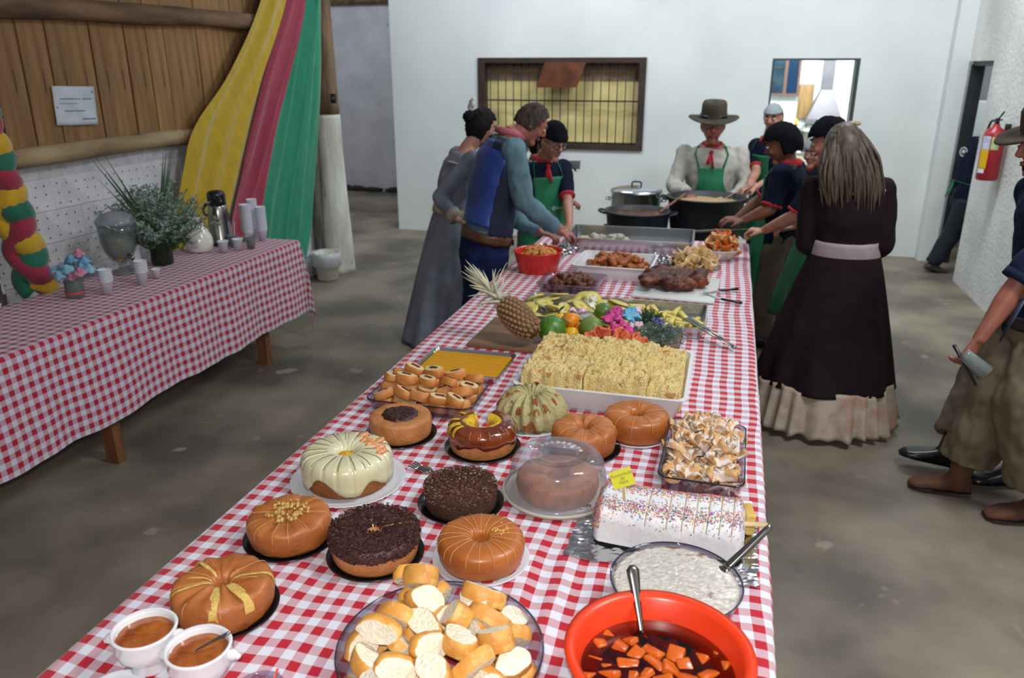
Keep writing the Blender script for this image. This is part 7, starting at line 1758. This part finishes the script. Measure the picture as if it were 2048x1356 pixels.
# 10 man at the right edge
m_nvs = M('navy_shirt', '131c3c', '0f1730', scale=7, rough=.85, spec=.2); m_kh2 = M('olive_khaki', '6b5f4b', '5a4f3d', scale=5, rough=.85)
F10 = Fig('person in navy shirt, khaki trousers and brown boots at the right edge, carrying a glass', PY(2082, 660, 3.78), PY(2120, 368, 3.80), (-.96, -.15), bulk=1.12, base=(1.42, 3.72, 0))
eL, wL = PY(2034, 572, 3.56), PY(1956, 682, 3.52); eR, wR = F10.shr+Vector((.10, .06, -.26)), F10.shr+Vector((.20, .04, -.46))
a1 = PZ(1918, 950, .10); a2 = Vector((1.47, 3.60, .10))
lk = [(F10.hr, PY(1998, 775, 3.74), a1, (-.9, .12, -.06)), (F10.hl, PY(2045, 800, 3.62), a2, (-.95, -.1, -.05))]
arms = [(F10.shl, eL, wL, (-.28, .05, -.75), (.5, -.75, .0), -1), (F10.shr, eR, wR, (.2, 0, -.8), (0, 1, 0), 1)]
build_body(F10, PY(2098, 290, 3.76), (-.95, -.1, -.2), arms, lk, m_skin3, voxel=.0065, hsc=1.05, curl=(.45, .6), armr=1.12, brow=m_hair_d)
F10.weld('shirt', join(F10.torso(-.02, .97, .020), sleeve(F10.shl, eL, wL, .46, .086, .076, .05), sleeve(F10.shr, eR, wR, .46, .084, .074, .05)), m_nvs, .011, 5, .012)
cuff(F10, 'rolled_cuff', F10.shl, eL, wL, .47, .080, m_nvs, .025)
trousers(F10, m_kh2, (.125, .118, .118), .08, .018, off=.022, upto=.80); shoes(F10, M('brown_suede', '5e3a26', '4a2c1c', scale=14, rough=.8), 'boot', .008, shaft=.38); scarf(F10, m_redcl, False, r=.07)
F10.put('belt', F10.torso(.05, .13, .036, 3, 36), m_blk)
hat(F10, None, .175, M('hat_brown', '43331f', '302414', scale=9, rough=.9), z=.05, k=1.12)
F10.put('beard', xf(sphere((.055, .04, .05), (0, .058, -.085), 16, 12, .25, 5, 3), F10.hm), m_hair_d)
cap(F10, 'hair', m_hair_d, lambda x, y, z: y < .0 and z > -.07, .010, .06, 5)
g0, g1 = PY(1928, 708, 3.46), PY(1972, 745, 3.44); dv = (g1-g0).normalized()
t = thing('drinking_glass', 'clear drinking glass held in the hand of the man at the right edge', 'glass', g0)
q = dv.to_track_quat('Z', 'Y').to_matrix().to_4x4()
mesh_obj('glass_wall', xf(lathe([(0, 0), (.026, 0), (.028, .004), (.033, .115), (.031, .115), (.026, .008), (0, .008)], 28), q), GLASS('bright_glass', 'dfe6e6', .02, .22, (.7, .74, .74)), t)
a, b = PY(1908, 690, 3.48), PY(1952, 770, 3.47)
tag(mesh_obj('black_utensil', tube([a, a.lerp(b, .5), b], [.008, .007, .005], 8), m_blk), 'thin black utensil held together with the glass at the right edge', 'utensil')
a, b = PY(2046, 600, 3.50), PY(2000, 682, 3.50)
t = thing('belt_knife', 'blue grey sheathed knife hanging from the belt at the right edge', 'knife', a); mesh_obj('sheath', tube([Vector((0, 0, 0)), (b-a)*.5, b-a], [.022, .018, .006], 8, flat=.35), M('sheath_blue', '30405a', '243048', scale=8, rough=.5), t); mesh_obj('knife_handle', tube([Vector((0, 0, 0)), (a-b)*.35], [.012, .014], 8), m_steel, t)

# 11 person walking behind
F11 = Fig('person in khaki trousers and black shoes walking behind the man at the right edge', (1.62, 4.36, .90), (1.66, 4.38, 1.40), (-1, -.1), bulk=1.0)
a1 = PZ(1897, 900, .12); a2 = PZ(2030, 935, .10)
lk = [(F11.hr, F11.hr.lerp(a1, .5)+Vector((-.04, 0, .02)), a1, (-.95, .05, .12)), (F11.hl, F11.hl.lerp(a2, .5)+Vector((-.02, 0, 0)), a2, (-.95, -.2, -.02))]
arms = [(F11.shl, F11.shl+Vector((.06, -.03, -.26)), F11.shl+Vector((.02, -.03, -.48)), (-.2, 0, -1), (0, -1, 0), -1), (F11.shr, F11.shr+Vector((.06, .03, -.26)), F11.shr+Vector((.1, .03, -.48)), (-.2, 0, -1), (0, 1, 0), 1)]
build_body(F11, (1.64, 4.37, 1.57), (-1, -.1, 0), arms, lk, m_skin3, brow=m_hair_d)
F11.weld('shirt', join(F11.torso(-.04, .97, .018), sleeve(*arms[0][:3], .95, .07, .06, .045), sleeve(*arms[1][:3], .95, .07, .06, .045)), m_nvs, .012, 4, .01)
trousers(F11, m_kh2, (.12, .11, .10), .08, .014, upto=.85); shoes(F11, m_blk, 'shoe', .006, .2); cap(F11, 'hair', m_hair_d, lambda x, y, z: y < .02 or z > .08, .012, .06, 5)
# hand with a dark object behind the woman with glasses
F13 = Fig('person hidden behind the woman with glasses, holding out a dark phone', PY(1066, 455, 6.6), PY(1072, 318, 6.6), (.9, -.3), bulk=.85)
eL, wL = PY(1100, 372, 6.5), PY(1120, 338, 6.45)
lk = [(F13.hl, F13.hl+Vector((0, -.01, -.36)), Vector((F13.hl.x, F13.hl.y, .085)), (.9, -.3, 0)), (F13.hr, F13.hr+Vector((0, -.01, -.36)), Vector((F13.hr.x, F13.hr.y, .085)), (.9, -.3, 0))]
arms = [(F13.shr, eL, wL, (.8, -.1, .3), (0, 0, 1), 1), (F13.shl, F13.shl+Vector((.05, 0, -.25)), F13.shl+Vector((.2, -.05, -.3)), (.9, 0, 0), (0, 0, 1), -1)]
build_body(F13, PY(1082, 290, 6.58), (.9, -.3, -.2), arms, lk, m_skin2, hsc=.95, brow=m_hair_d)
F13.weld('shirt', join(F13.torso(-.04, .97, .016), sleeve(*arms[0][:3], .9, .062, .054, .04), sleeve(*arms[1][:3], .9, .062, .054, .04)), M('dark_grey_shirt', '3e4248', '34373c', scale=8, rough=.85), .012, 4, .008)
trousers(F13, m_khaki); shoes(F13, m_blk); cap(F13, 'hair', m_hair_d, lambda x, y, z: y < .02 or z > .08, .012, .06, 5)
a, b = PY(1122, 328, 6.42), PY(1160, 331, 6.38)
tag(mesh_obj('phone', xf(box(.16, .075, .012, bev=.004), Matrix.Translation((a+b)/2) @ R(.1) @ R(.9, 'X')), M('phone_grey', '3c3c3e', rough=.4)), 'dark flat phone held out behind the woman with glasses', 'phone')

if TMP[0]: bpy.data.scenes.remove(TMP[0])
